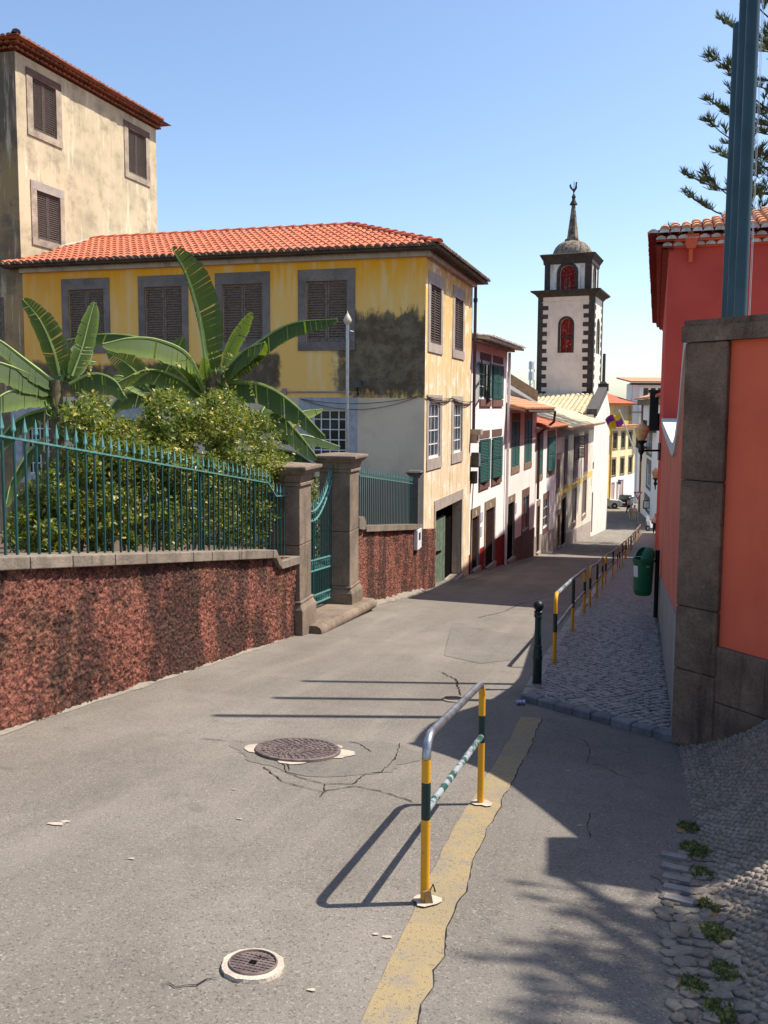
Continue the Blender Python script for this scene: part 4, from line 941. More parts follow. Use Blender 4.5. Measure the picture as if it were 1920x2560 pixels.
lean_roof(H4, Fw, A3 - .2, A4 + .8, Z4, .8, 8.5, 17, M['pale_tile'], M['faded_tile'], .24, .45, 80, 150)
Fw.bx(MB(), A3, A4, Z4 - .45, Z4 - .02, 0, .03).build('cornice', M['grey_wall'], H4)
# ------------------------------------------------------------------ church
CA = R(22.5)
K = at(1482, 900, 76); Cf = Fr(K, CA + R(90)); Cs = Fr(K, CA); TWD = 4.95
CT = thing('church_tower', 'square white bell tower with dark quoins, dome, spire and rooster vane', 'tower', Vector((K.x - 1, K.y + 2, -9)))
def cz(y): return EYE + (1014 - y) / FPX * 76
zc1, zc2 = cz(741), cz(726); zb2, zcor = cz(659), cz(636); ztip = cz(592)
def arch_pts(fr, a0, a1, zs, k=8, c=0.):
    r_ = (a1 - a0) / 2; m_ = (a0 + a1) / 2; return [fr.pt(m_ - r_ * math.cos(math.pi * i / k), zs + r_ * math.sin(math.pi * i / k), c) for i in range(k + 1)]
def niche(t, fr, a0, a1, z0, zs, stone_m, red_m, band=.28, wall_m=None, dep=.35):
    """round-headed recess: spandrels, stone frame and back panel; the wall carries a rectangular hole a0..a1, z0..zs+r"""
    r_ = (a1 - a0) / 2; b = MB(); P_ = arch_pts(fr, a0, a1, zs); zt_ = zs + r_
    for i in range(8):
        p, q = P_[i], P_[i + 1]; b.quad(p, q, Vector((q.x, q.y, zt_)), Vector((p.x, p.y, zt_)))
        b.quad(p, q, q - fr.n * dep, p - fr.n * dep)
    b.build('spandrel', wall_m, t); b = MB(); o_ = arch_pts(fr, a0 - band, a1 + band, zs, 8, .03); i_ = arch_pts(fr, a0 - .0, a1 + .0, zs, 8, .03)
    o_ = [fr.pt(a0 - band, z0, .03)] + o_ + [fr.pt(a1 + band, z0, .03)]; i_ = [fr.pt(a0, z0, .03)] + i_ + [fr.pt(a1, z0, .03)]
    for i in range(len(o_) - 1):
        v8 = [o_[i], o_[i + 1], i_[i + 1], i_[i]]; b.add(v8 + [p - fr.n * .1 for p in v8], [(0, 1, 2, 3), (0, 4, 5, 1), (3, 2, 6, 7)])
    b.build('arch_frame', stone_m, t); fr.bx(MB(), a0, a1, z0, zt_, -dep + .005, -dep + .02).build('niche', red_m, t)
fa0, fa1 = Cf.pix(1400, 850)[0], Cf.pix(1429, 850)[0]; fz0, fzt = Cf.pix(1410, 882)[1], Cf.pix(1414, 796)[1]; fr_ = (fa1 - fa0) / 2
sa0, sa1 = TWD * .36, TWD * .64; sr = (sa1 - sa0) / 2
mb = MB(); holed(mb, Cf, -TWD, 0, -12, zc1, [(fa0, fa1, fz0, fzt)], .35); mb.build('wall', M['church'], CT)
mb = MB(); holed(mb, Cs, 0, TWD, -12, zc1, [(sa0, sa1, fz0, fzt)], .35); p, q = Cs.pt(TWD, 0), Cf.pt(-TWD, 0); x_ = q + (p - K); x_.z = 0; k0_ = Vector((0, 0, 0))
for a_, b_ in ((p, x_), (x_, q)): mb.quad(a_ + Zv * -12, b_ + Zv * -12, b_ + Zv * zc1, a_ + Zv * zc1)
mb.build('wall', M['church_white'], CT)
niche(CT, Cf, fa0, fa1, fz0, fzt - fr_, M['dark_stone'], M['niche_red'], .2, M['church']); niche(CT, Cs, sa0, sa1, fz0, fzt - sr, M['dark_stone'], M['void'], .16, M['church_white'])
Cf.bx(MB(), fa0, fa1, (fz0 + fzt) / 2 - .15, (fz0 + fzt) / 2 - .05, -.34, -.2).build('crossbar', M['dark_stone'], CT)
# quoins: corner strips and toothed blocks
cst = .46
for fr, a, sgn in ((Cf, -TWD, 1), (Cf, 0, -1), (Cs, 0, 1), (Cs, TWD, -1)):
    lo_, hi_ = sorted((a, a + sgn * cst)); fr.bx(MB(), lo_, hi_, -10, zc1, -.01, .03 if fr is Cf else .033).build('corner_strip', M['dark_stone'], CT)
    for k in range(16):
        z = zc1 - .95 - k * .755; l2, h2 = sorted((a + sgn * cst, a + sgn * (cst + .42 + rnd.uniform(-.05, .08))))
        fr.bx(MB(), l2, h2, z - .19, z + .19, -.01, .03 if fr is Cf else .033).build('quoin', M['dark_stone'], CT)
Cf.bx(MB(), -TWD + .4, -.4, zc1 - .5, zc1 - .42, 0, .05).build('string_course', M['church'], CT)
cc = (K + x_) / 2; cc = Vector((cc.x, cc.y, 0)); hu, hv = Cf.u, Cs.u; h0 = TWD / 2
b = MB(); b.frust(cc, h0 + .06, h0 + .25, zc1, zc1 + .25, hu, hv); b.frust(cc, h0 + .3, h0 + .55, zc1 + .25, zc2 - .1, hu, hv); b.frust(cc, h0 + .58, h0 + .58, zc2 - .1, zc2 + .02, hu, hv); b.build('cornice', M['dark_stone'], CT)
# belfry
hb = 2.03; Bf = Fr(cc + hu * hb - hv * hb, CA + R(90)); Bs = Fr(cc + hu * hb - hv * hb, CA); bw = 2 * hb
n0, n1_ = bw * .34, bw * .66; nr_ = (n1_ - n0) / 2; nz0 = zc2 + .05; nzt = zb2 - .12
mb = MB(); holed(mb, Bf, -bw, 0, zc2, zb2, [(-n1_, -n0, nz0, nzt)], .35); holed(mb, Bs, 0, bw, zc2, zb2, [(n0, n1_, nz0, nzt)], .35)
p, q = Bs.pt(bw, 0), Bf.pt(-bw, 0); x2 = cc * 2 - Bf.p; x2.z = 0
for a_, b_ in ((p, x2), (x2, q)): mb.quad(a_ + Zv * zc2, b_ + Zv * zc2, b_ + Zv * zb2, a_ + Zv * zb2)
gm = plaster('mouldy_white_plaster', (.70, .67, .63), (.07, .065, .06), .85, 1.6, .6, None, 1.2); mb.build('wall', gm, CT)
niche(CT, Bf, -n1_, -n0, nz0, nzt - nr_, M['dark_stone'], M['niche_red'], .3, gm); niche(CT, Bs, n0, n1_, nz0, nzt - nr_, M['dark_stone'], M['void'], .25, M['church_white'])
for fr, a in ((Bf, -bw), (Bf, -.5), (Bs, 0), (Bs, bw - .5)): fr.bx(MB(), a, a + .5, zc2, zb2, -.01, .05 if fr is Bf else .053).build('pilaster', M['dark_stone'], CT)
b = MB(); b.frust(cc, hb + .1, hb + .14, zb2, zb2 + .35, hu, hv); b.frust(cc, hb + .16, hb + .42, zb2 + .35, zcor, hu, hv); b.frust(cc, hb + .42, hb + .2, zcor, zcor + .08, hu, hv); b.build('cornice', M['dark_stone'], CT)
lich = NT('lichen_stone'); lk_ = lich.noise(3.2, 9, None, .75); lich.bump(lk_, .4, .05); dm = lich.fin(lich.mix(lich.mr(lk_, .42, .6), (.30, .25, .19), (.07, .058, .048)), .95, 0, .1)
rd = 1.78; hd_ = ztip - zcor - .1; b = MB().lathe(cc + Zv * (zcor + .06), [(rd, 0)] + [(rd * math.cos(a) ** .8, hd_ * math.sin(a)) for a in np.linspace(.15, 1.45, 9)], 24); b.build('dome', dm, CT, 'all')
zs_ = ztip - .12; zp = cz(505); b = MB(); b.frust(cc, .62, .55, zs_, zs_ + .2, hu, hv); b.lathe(cc + Zv * zs_, [(.52, .18), (.16, zp - zs_)], 6); b.build('spire', dm, CT)
b = MB().lathe(cc + Zv * zp, [(.16, 0), (.36, .06), (.34, .14), (.16, .45), (.14, .6), (.2, .75), (.1, .95), (.03, 1.1), (.03, 2.1)], 10); b.build('finial', M['dark_stone'], CT, True)
zr_ = cz(474); ou = hu; rp = [(-.35, .55), (-.42, .85), (-.28, 1.05), (-.25, .8), (-.12, .5), (.05, .45), (.12, .8), (.14, 1.12), (.2, 1.2), (.3, 1.12), (.26, .95), (.28, .5), (.12, .2), (.02, 0), (-.06, 0), (-.1, .22)]
MB().prism([cc + ou * x + Zv * (zr_ + z * .8) - hv * .02 for x, z in rp], hv * .04).build('rooster_vane', M['pipe_brown'], CT)
# nave, in front of the tower, gable to the street
NV = thing('church_nave', 'low church nave with pale tile roof and white gable by the street', 'church', Fw.pt(A4 + 5, -9, -4))
A5 = ax_(1523, 1100); am = (A4 + A5) / 2; zn = 1.1; za = 2.75
holesn = [fitd(Fw.rect(1474.5, 1481, 1237, 1335)), Fw.rect(1479, 1483, 1158, 1176)]; hn = [(max(q[0], A4 + .3), max(q[0], A4 + .3) + 1.0, q[2], q[3]) for q in holesn]
mb = MB(); holed(mb, Fw, A4, A5, -13, zn - .3, hn, .3); mb.prism([Fw.pt(A4 + 1.5, zn - .3), Fw.pt(A5, zn - .3), Fw.pt(A5, zn + .2), Fw.pt(am + 3.5, za + .25), Fw.pt(am - .5, zn + .1)], Fw.n * -.5)
mb.quad(Fw.pt(A4, -13), Fw.pt(A4, -13, -14), Fw.pt(A4, zn, -14), Fw.pt(A4, zn)); mb.build('wall', M['church_white'], NV)
for q in hn: Fw.bx(MB(), q[0], q[1], q[2], q[3], -.28, -.2).build('door', M['wood_door'] if q[3] - q[2] > 1.5 else M['void'], NV)
e_ = Fw.pt(A4 + 2.0, zn, -.45); u_ = -Fw.n; W_ = 13.; sdeg = math.atan2(za - zn, am + 3.4 - A4 - 2.); s_ = (Fw.u * math.cos(sdeg) + Zv * math.sin(sdeg)); L_ = (am + 3.4 - A4 - 2.) / math.cos(sdeg)
mb = MB(); mb.para(e_, u_ * W_, s_ * L_, Zv * -.12); nr2 = mb.build('roof', M['pale_tile'], NV); tiles(nr2, e_, u_, s_, W_, L_, .40, .62, M['pale_tile'], None, 250)
mb = MB(); Fw.bx(mb, A4 + 2.05, A4 + 2.2, -5, zn - .05, -13, -.5); mb.build('wall', M['grey_wall'], NV)
mb = MB(); mb.prism([Fw.pt(A4 + 1.9, zn - .15, .05), Fw.pt(am + 3.4, za + .15, .05), Fw.pt(am + 3.4, za + .75, .05), Fw.pt(A4 + 1.9, zn + .42, .05)], Fw.n * -.75); mb.build('gable_coping', M['basalt'], NV)
b = MB().frust(Fw.pt(am + 3.4, 0, -.3), .42, .42, za + .3, za + .95, Fw.u, Fw.n); b.frust(Fw.pt(am + 3.4, 0, -.3), .3, .14, za + .95, za + 1.15, Fw.u, Fw.n); b.lathe(Fw.pt(am + 3.4, za + 1.1, -.3), [(.14, 0), (.13, 2.4), (.02, 2.45)], 8); b.build('finial', M['dark_stone'], NV)
# side roof further back with stone verge
SR = thing('back_roof', 'long brown stone verge and pale roof rising behind the cream house', 'roof', at(1290, 990, 62)); p0, p1 = at(1230, 905, 62), at(1345, 977, 60)
MB().prism([p0, p1, p1 - Zv * .75, p0 - Zv * .75], Vector((0, 1.5, 0))).build('verge', M['tan_trim'], SR)
MB().prism([p0 - Zv * .78, p1 - Zv * .78, p1 - Zv * .95 + Vector((0, -.05, 0)), p0 - Zv * 1.2 + Vector((0, -.05, 0))], Vector((0, 1.2, 0))).build('flashing', M['white_wall'], SR)
MB().prism([p0 - Zv * 1.2, p1 - Zv * .97, p1 - Zv * 9, p0 - Zv * 9], Vector((0, 1., 0))).build('wall', M['grey_wall'], SR)
AN = thing('antenna_mast', 'thin lattice antenna mast beside the bell tower', 'antenna', at(1328, 985, 95)); q = at(1328, 985, 95)
b = MB()
for i in range(3):
    a_ = 2.09 * i; o_ = Vector((math.cos(a_), math.sin(a_), 0)) * .3; b.tube([q + o_, q + o_ + Zv * 3.6], .05, 5)
for k in range(8): b.tube([q + Vector((.3 * math.cos(k * 2.09), .3 * math.sin(k * 2.09), k * .45)), q + Vector((.3 * math.cos(k * 2.09 + 2.09), .3 * math.sin(k * 2.09 + 2.09), k * .45 + .45))], .03, 4)
b.build('mast', M['metal'], AN); MB().lathe(q + Zv * 1.5, [(.34, 0), (.34, .9), (.02, .92)], 8).build('antenna', M['white_plastic'], AN); MB().lathe(q + Zv * 2.7, [(.34, 0), (.34, .8), (.02, .82)], 8).build('antenna', M['white_plastic'], AN)
# ------------------------------------------------------------------ far buildings
Fc = Fr(at(1527, 1150, 104), R(35)); CB = thing('cream_building', 'cream street building with mustard upper floor and red roof beyond the church', 'building', Fc.pt(4, -10.6, -3))
wins = [Fc.rect(x0, x1, y0, y1) for x0, x1, y0, y1 in ((1532.5, 1543, 1083, 1122), (1553, 1562.7, 1083, 1122), (1571, 1580, 1083, 1120), (1529, 1539, 1149, 1189), (1550.5, 1560, 1149, 1189), (1571, 1580, 1147, 1180))]
wins = [(q[0], q[1], wins[3 * (i // 3)][2], wins[3 * (i // 3)][3]) for i, q in enumerate(wins)]
ztc = Fc.pix(1530, 1070)[1]; zg = Fc.pix(1530, 1193)[1]; sh_ = [Fc.rect(1527.5, 1536.5, 1207, 1249), Fc.rect(1549, 1558.5, 1200, 1249), Fc.rect(1540, 1545, 1205, 1252)]
mb = MB(); holed(mb, Fc, 0, 9, zg, ztc, wins, .25); mb.quad(Fc.pt(0, -13, -9), Fc.pt(0, -13), Fc.pt(0, ztc), Fc.pt(0, ztc, -9)); mb.build('wall', M['pale_yellow'], CB)
mb = MB(); holed(mb, Fc, 0, 9, -13, zg, sh_, .2); mb.build('wall', M['white_wall'], CB)
for q in wins: surround(CB, Fc, (q[0] - .15, q[1] + .15, q[2] - .2, q[3] + .25), q, M['tan_trim'], .03); sash(CB, Fc, q, -.12, 2, 3, M['wood_door'])
for q in sh_: Fc.bx(MB(), q[0], q[1], q[2], q[3], -.15, -.1).build('roller_shutter', plain('pink_shutter', (.45, .32, .27), .7), CB)
mb = MB(); Fc.bx(mb, 0, 9.2, ztc, ztc + .2, -.3, .5); rr_ = mb.build('eaves', M['faded_tile'], CB); eave(rr_, Fc.pt(0, ztc + .18, .55), Fc.u, Fc.n, 9.2, .3, M['faded_tile'], .5, .2, 30)
z3_ = Fc.pix(1540, 1010)[1]; mb = MB(); holed(mb, Fc, -1.5, 9, ztc, z3_, [(2.2, 8.8, z3_ - 2.1, z3_ - .25)], .4, -.6); mb.quad(Fc.pt(-1.5, ztc, -6), Fc.pt(-1.5, ztc, -.6), Fc.pt(-1.5, z3_, -.6), Fc.pt(-1.5, z3_, -6)); mb.build('wall', M['mustard'], CB)
for i in range(6): Fc.bx(MB(), 2.2 + i * 1.1 + .03, 2.2 + (i + 1) * 1.1 - .03, z3_ - 2.1, z3_ - .25, -.9, -.85).build('veranda_pane', plain('veranda_glass', (.38, .34, .22), .3), CB)
mb = MB(); mb.add([Fc.pt(-1.8, z3_, .1), Fc.pt(9.4, z3_ - .1, .1), Fc.pt(9.4, z3_ + 1.2, -5), Fc.pt(-1.8, z3_ + 1.9, -5), Fc.pt(-1.8, z3_ - .1, -8)], [(0, 1, 2, 3), (0, 3, 4)]); r3 = mb.build('roof', M['tile'], CB)
th3 = math.atan2(1.6, 5.1); tiles(r3, Fc.pt(-1.8, z3_ + .02, .1), Fc.u, -Fc.n * math.cos(th3) + Zv * math.sin(th3), 11, 5.2, .3, .5, M['tile'], None, 0)
NB = thing('yellow_building', 'narrow golden yellow building edge beside the church gable', 'building', Fc.pt(-3, -10.5, -1)); mb = MB(); holed(mb, Fc, -6, -.05, -13, ztc - .3, [(-1.3, -.5, ztc - 3.2, ztc - .9)], .2); mb.build('wall', M['mustard'], NB)
Fc.bx(MB(), -1.3, -.5, ztc - 3.2, ztc - .9, -.1, -.02).build('shutter', M['shutter_green'], NB); MB().tube([Fc.pt(-.2, ztc - .3, .1), Fc.pt(-.2, -11, .1)], .08, 6).build('drain_pipe', M['mustard'], NB)
# white building on the right-hand side with dark trim
Q0 = at(1602, 1150, 100); Fq = Fr(Q0, R(192)); QL = 20.5
WB = thing('white_building', 'long white building with dark stone corner beyond the red house', 'building', Fq.pt(15, -9, -4)); zq = 2.4
qw = [Fq.rect(1617, 1627, 1156, 1212), Fq.rect(1612, 1624, 1242, 1265), Fq.rect(1618, 1630, 1075, 1130)]; qw = [(q[0], max(q[1], q[0] + 1.3), q[2], q[3]) for q in qw]
mb = MB(); holed(mb, Fq, 0, QL, -13, zq, qw, .25); mb.quad(Fq.pt(0, -13, -10), Fq.pt(0, -13), Fq.pt(0, zq), Fq.pt(0, zq, -10)); mb.quad(Fq.pt(QL, -13), Fq.pt(QL, -13, -10), Fq.pt(QL, zq, -10), Fq.pt(QL, zq)); mb.build('wall', M['white_wall'], WB)
for q in qw: surround(WB, Fq, (q[0] - .3, q[1] + .3, q[2] - .3, q[3] + .5), q, M['tan_trim'], .05); sash(WB, Fq, q, -.12, 2, 2)
b = MB(); Fq.bx(b, -.1, 1.2, -11, zq - .4, -.5, .12); b.build('corner_pilaster', M['pier_stone'], WB); b = MB(); Fq.bx(b, -.6, QL, zq - .5, zq + .1, -.2, .55); b.build('cornice', M['coping'], WB)
mb = MB(); mb.para(Fq.pt(-1, zq + .12, .9), Fq.u * (QL + 1), -Fq.n * 6 + Zv * 1.9, Zv * .12); r4 = mb.build('roof', M['faded_tile'], WB); eave(r4, Fq.pt(-1, zq + .15, 1.), Fq.u, Fq.n, QL + 1, .35, M['faded_tile'], .5, .2, 0)
for a_, z_, ln in ((4, -2.6, 4.), (12, -.6, 5.)):
    b = MB(); Fq.bx(b, a_, a_ + ln, z_ - .18, z_, 0, .95); sl_ = b.build('balcony', M['basalt'], WB)
    b = MB(); Fq.bx(b, a_, a_ + ln, z_ + .95, z_ + 1.0, .88, .93)
    for k in range(int(ln / .16)): b.tube([Fq.pt(a_ + k * .16, z_, .9), Fq.pt(a_ + k * .16, z_ + .96, .9)], .014, 4)
    b.build('railing', M['black_iron'], sl_, False, 'stuff')
# plain house carrying the wooden balcony, and the red wall running on past it
SHo = thing('side_house', 'white house with tile roof behind the black wooden balcony', 'house', Vector((17, 52, -7))); Fh = Fr((14.35, 44.0), R(17.0), -1)
mb = MB(); mb.quad(Fh.pt(0, -10), Fh.pt(11, -10), Fh.pt(11, 2.2), Fh.pt(0, 2.2)); mb.quad(Fh.pt(0, -10, -8), Fh.pt(0, -10), Fh.pt(0, 2.2), Fh.pt(0, 2.2, -8)); mb.quad(Fh.pt(11, -10), Fh.pt(11, -10, -8), Fh.pt(11, 2.2, -8), Fh.pt(11, 2.2)); mb.build('wall', M['white_wall'], SHo)
MB().para(Fh.pt(-.3, 2.25, .5), Fh.u * 11.6, -Fh.n * 6 + Zv * 1.6, Zv * .12).build('roof', M['faded_tile'], SHo)
LW = thing('low_red_wall', 'low red wall following the pavement towards the scooter', 'wall', Vector((18, 58, -7.5))); Fl_ = Fr((13.62, 42.3), R(17.6), -1)
MB().prism([Fl_.pt(0, -7), Fl_.pt(32, -11), Fl_.pt(32, -7.2), Fl_.pt(0, -3.3)], Fl_.n * -.3).build('wall', M['red_wall'], LW); MB().prism([Fl_.pt(0, -3.298, .03), Fl_.pt(32, -7.198, .03), Fl_.pt(32, -7.08, .03), Fl_.pt(0, -3.18, .03)], Fl_.n * -.36).build('coping', M['wall_top'], LW)
# dark enclosed wooden balcony
p = at(1640, 1072, 50); BX = thing('wooden_balcony', 'black enclosed wooden balcony jutting out above the street beside the red house', 'balcony', p); c_ = at(1641, 1025, 50); x0, x1, z0, z1 = at(1623, 1072, 50).x, at(1668, 1072, 50).x, at(1640, 1066, 50).z, at(1640, 980, 50).z
b = MB(); b.para((x0 - .1, 50, z0 - .25), (x1 - x0 + .1, 0, 0), (1.0, 3.25, 0), (0, 0, .25)); b.build('floor', M['black_iron'], BX); b = MB(); b.para((x0 - .15, 49.9, z1), (x1 - x0 + .15, 0, 0), (1.06, 3.44, 0), (0, 0, .12)); b.build('roof', M['black_iron'], BX)
for xx, w_ in ((x0, .5), (x1 - .1, .1), (x0 + .72, .05), (x0 + .9, .04)): MB().para((xx, 50.02, z0), (w_, 0, 0), (0, .1, 0), (0, 0, z1 - z0)).build('post', M['black_iron'], BX)
MB().para((x0 + .01, 50.13, z0), (.06, 0, 0), (1.0, 3.05, 0), (0, 0, z1 - z0)).build('side_panel', M['black_iron'], BX); MB().para((x0 + .5, 50.05, z0), (x1 - x0 - .6, 0, 0), (0, .05, 0), (0, 0, .75)).build('parapet', M['void'], BX)
# glazed attic house and pale house closing the view
AH = thing('attic_house', 'pale house with glazed attic and pinkish roof above the far rooftops', 'house', at(1620, 1100, 112)); l_, r_ = at(1598, 1000, 112), at(1690, 1000, 112); zt_ = at(1600, 957, 112).z
Fa = Fr(l_, R(90)); Wd = r_.x - l_.x; ho = [(.5 + i * .95, 1.15 + i * .95, at(0, 988, 112).z, at(0, 960, 112).z) for i in range(4)]
mb = MB(); holed(mb, Fa, 0, Wd, -13, zt_, ho, .2); mb.quad(Fa.pt(0, -13, -6), Fa.pt(0, -13), Fa.pt(0, zt_), Fa.pt(0, zt_, -6)); mb.build('wall', M['white_wall'], AH)
for q in ho: sash(AH, Fa, q, -.1, 1, 2, M['tan_trim'])
MB().para(Fa.pt(-1.4, zt_, .9), Fa.u * (Wd + 2), -Fa.n * 7 + Zv * .7, Zv * .2).build('roof', M['faded_tile'], AH); Fa.bx(MB(), -1.3, Wd, zt_ - .28, zt_ - .02, -.1, .8).build('fascia', M['black_iron'], AH)
MB().tube([Fa.pt(-1.15, zt_ - .3, .7), Fa.pt(-1.15, zt_ - 3.6, .7)], .06, 5).build('post', M['metal'], AH); b = MB(); Fa.bx(b, -1.4, 1., zt_ - 3.9, zt_ - 3.7, -.5, .8); b.build('terrace', M['grey_wall'], AH)
PB = thing('grey_building', 'pale grey building with dark shutters and small iron balcony closing the street', 'building', at(1592, 1255, 118)); Fp = Fr(at(1580, 1100, 118), R(90)); wd = 2.4; zt_ = at(0, 1004, 118).z
ho = [(.4, 1.2, at(0, 1090, 118).z, at(0, 1040, 118).z), (1.5, 2.2, at(0, 1090, 118).z, at(0, 1040, 118).z), (.5, 1.3, at(0, 1180, 118).z, at(0, 1140, 118).z), (.3, 2.3, at(0, 1257, 118).z, at(0, 1210, 118).z)]
mb = MB(); holed(mb, Fp, 0, wd, -13, zt_, ho, .3); mb.build('wall', M['white_wall'], PB)
for q in ho: Fp.bx(MB(), q[0], q[1], q[2], q[3], -.2, -.1).build('shutter', M['void'], PB)
b = MB(); z_ = at(0, 1187, 118).z; Fp.bx(b, -1.2, 2.4, z_ - .3, z_, 0, 1.); ba = b.build('balcony', M['basalt'], PB); b = MB(); Fp.bx(b, -1.2, 2.4, z_ + .95, z_ + 1.02, .92, .98)
for k in range(24): b.tube([Fp.pt(-1.2 + k * .15, z_, .95), Fp.pt(-1.2 + k * .15, z_ + .96, .95)], .02, 4)
b.build('railing', M['black_iron'], ba, False, 'stuff'); Fp.bx(MB(), 0, 2.4, at(0, 1020, 118).z - .3, at(0, 1020, 118).z, 0, .3).build('cornice', M['basalt'], PB)
# ------------------------------------------------------------------ garden wall, fences, gate
GA = math.atan(.2517); Fg = Fr((wallx(0), 0), GA); ca = 1 / math.cos(GA)
Fe = Fr(Fg.pt(0, 0, -.14), GA)                                # fence plane on the coping
def line2(fr, p, q):
    a0, z0 = fr.pix(*p); a1, z1 = fr.pix(*q); return lambda a: z0 + (z1 - z0) * (a - a0) / (a1 - a0)
cb, ct = line2(Fg, (0, 1424.6), (678, 1394.8)), line2(Fg, (0, 1391.6), (675, 1374)); rl = line2(Fe, (5.4, 1093.7), (664.6, 1207.6))
aP1 = 12.52 * ca; aL = 4.5 * ca
GW = thing('garden_wall', 'rough red rendered garden wall with stone coping left of the gate', 'wall', Fg.pt(9, -1.4, -.2))
def rough_wall(t, a0, a1, zlo, zt, st):
    """rough-cast face: a grid of lumps standing out and back by a centimetre or so"""
    MB().prism([Fg.pt(a0, zlo(a0) - 1, -.04), Fg.pt(a1, zlo(a1) - 1, -.04), Fg.pt(a1, zt(a1), -.04), Fg.pt(a0, zt(a0), -.04)], Fg.n * -.26).build('wall', M['rough_red'], t)
    na, nz_ = int((a1 - a0) / st), int(1.75 / st); b = MB(); vs_ = []
    for i in range(na + 1):
        a = a0 + (a1 - a0) * i / na; lo_, hi_ = zlo(a), zt(a)
        for j in range(nz_ + 1): vs_.append(Fg.pt(a, lo_ + (hi_ - lo_) * j / nz_, rnd.uniform(-.016, .012) + .012 * math.sin(a * 2.1) * math.sin(j * .13)))
    b.add(vs_, [(i * (nz_ + 1) + j, (i + 1) * (nz_ + 1) + j, (i + 1) * (nz_ + 1) + j + 1, i * (nz_ + 1) + j + 1) for i in range(na) for j in range(nz_)]); b.build('rough_cast', M['rough_red'], t, 'all')
rough_wall(GW, aL, aP1, lambda a: rz(*Fg.pt(a, 0)[:2]) - .25, cb, .026)
js = [aL] + [Fg.pix(x, 1400)[0] for x in (57, 165, 272, 352, 470, 517, 592, 672)] + [aP1]
for i, (a, b_) in enumerate(zip(js, js[1:])):
    last = i == len(js) - 2; dz = -.0; a2, b2 = a + .006, b_ - .006
    if last:                                                  # swept end stone dipping towards the pillar
        pr = [(a2, 0), (a2 + .12, -.005), (a2 + .22, -.10), (a2 + .34, -.16), (b2, -.10)]
        bev(MB().prism([Fg.pt(x, ct(x) + d, .07) for x, d in pr] + [Fg.pt(x, cb(x) + d, .07) for x, d in reversed(pr)], Fg.n * -.42).build('coping_stone', M['coping'], GW), .008)
    else: bev(MB().prism([Fg.pt(a2, cb(a2) + dz, .07), Fg.pt(b2, cb(b2) + dz, .07), Fg.pt(b2, ct(b2) + dz, .07), Fg.pt(a2, ct(a2) + dz, .07)], Fg.n * -.42).build('coping_stone', M['coping'], GW), .008)
spear = MB().lathe((0, 0, 0), [(.007, -.01), (.008, .035), (.006, .04), (.030, .062), (.024, .085), (.014, .13), (.001, .185)], 4)
spear.v = [(x, y * .45, z) for x, y, z in spear.v]; spear_me = spear.mesh('spearhead', M['spear'])
bar_me = {}
def fence(t, fr, alist, zr, zb, sp=1., bar=.017):
    for a in alist:
        z0, z1 = zb(a), zr(a); o = fr.pt(a, z0); h = z1 - z0; key = round(bar, 3)
        if key not in bar_me: bar_me[key] = MB().box((0, 0, .5), bar, bar, 1.).mesh('picket', M['green_iron'])
        lean = fr.u * rnd.uniform(-.006, .006)
        p_ = inst('picket', bar_me[key], t, axes(o, fr.u, fr.n, (Zv + lean) * h))
        s_o = bpy.data.objects.new('spearhead', spear_me); C.objects.link(s_o); s_o.parent = p_
        top = o + (Zv + lean) * h; s_o.matrix_local = axes(o, fr.u, fr.n, (Zv + lean) * h).inverted() @ axes(top, fr.u * sp, fr.n * sp, Zv * sp); WL[s_o.name] = top
def railing(t, fr, pts, r_=.016):
    b = MB()
    for (a, z), (a2, z2) in zip(pts, pts[1:]): o = fr.pt(a, z, -.016); b.para(o, fr.pt(a2, z2, -.016) - o, Zv * .016, fr.n * .036)
    b.build('rail', M['spear'], t)
FN = thing('iron_fence', 'green spear-topped iron fence on the red wall left of the gate', 'fence', Fe.pt(9, 0, 0))
a0_, a1_ = Fe.pix(4.3, 1093)[0], Fe.pix(466, 1174)[0]; spc = (a1_ - a0_) / 22; aS = Fe.pix(668, 1210)[0]
al = [a0_ + spc * i for i in range(-2, 60) if a0_ + spc * i < aP1 - .06]
zr2 = lambda a: rl(a) - (.0 if a < aS else .17 * min(1, (a - aS) / .3)); zb2_ = lambda a: ct(a) - (.0 if a < aS + .1 else .1)
fence(FN, Fe, al, lambda a: zr2(a) + .012, zb2_)
railing(FN, Fe, [(al[0] - .2, rl(al[0] - .2)), (aS, rl(aS)), (aS + .15, zr2(aS + .15)), (aS + .3, zr2(aS + .3)), (aP1, rl(aP1) - .14)])
for x in (505, 640):
    a = Fe.pix(x, 1180)[0]; MB().box(Fe.pt(a, (rl(a) + ct(a)) / 2, -.03), .028, .028, rl(a) - ct(a), Fe.u, Fe.n).build('post', M['green_iron'], FN)
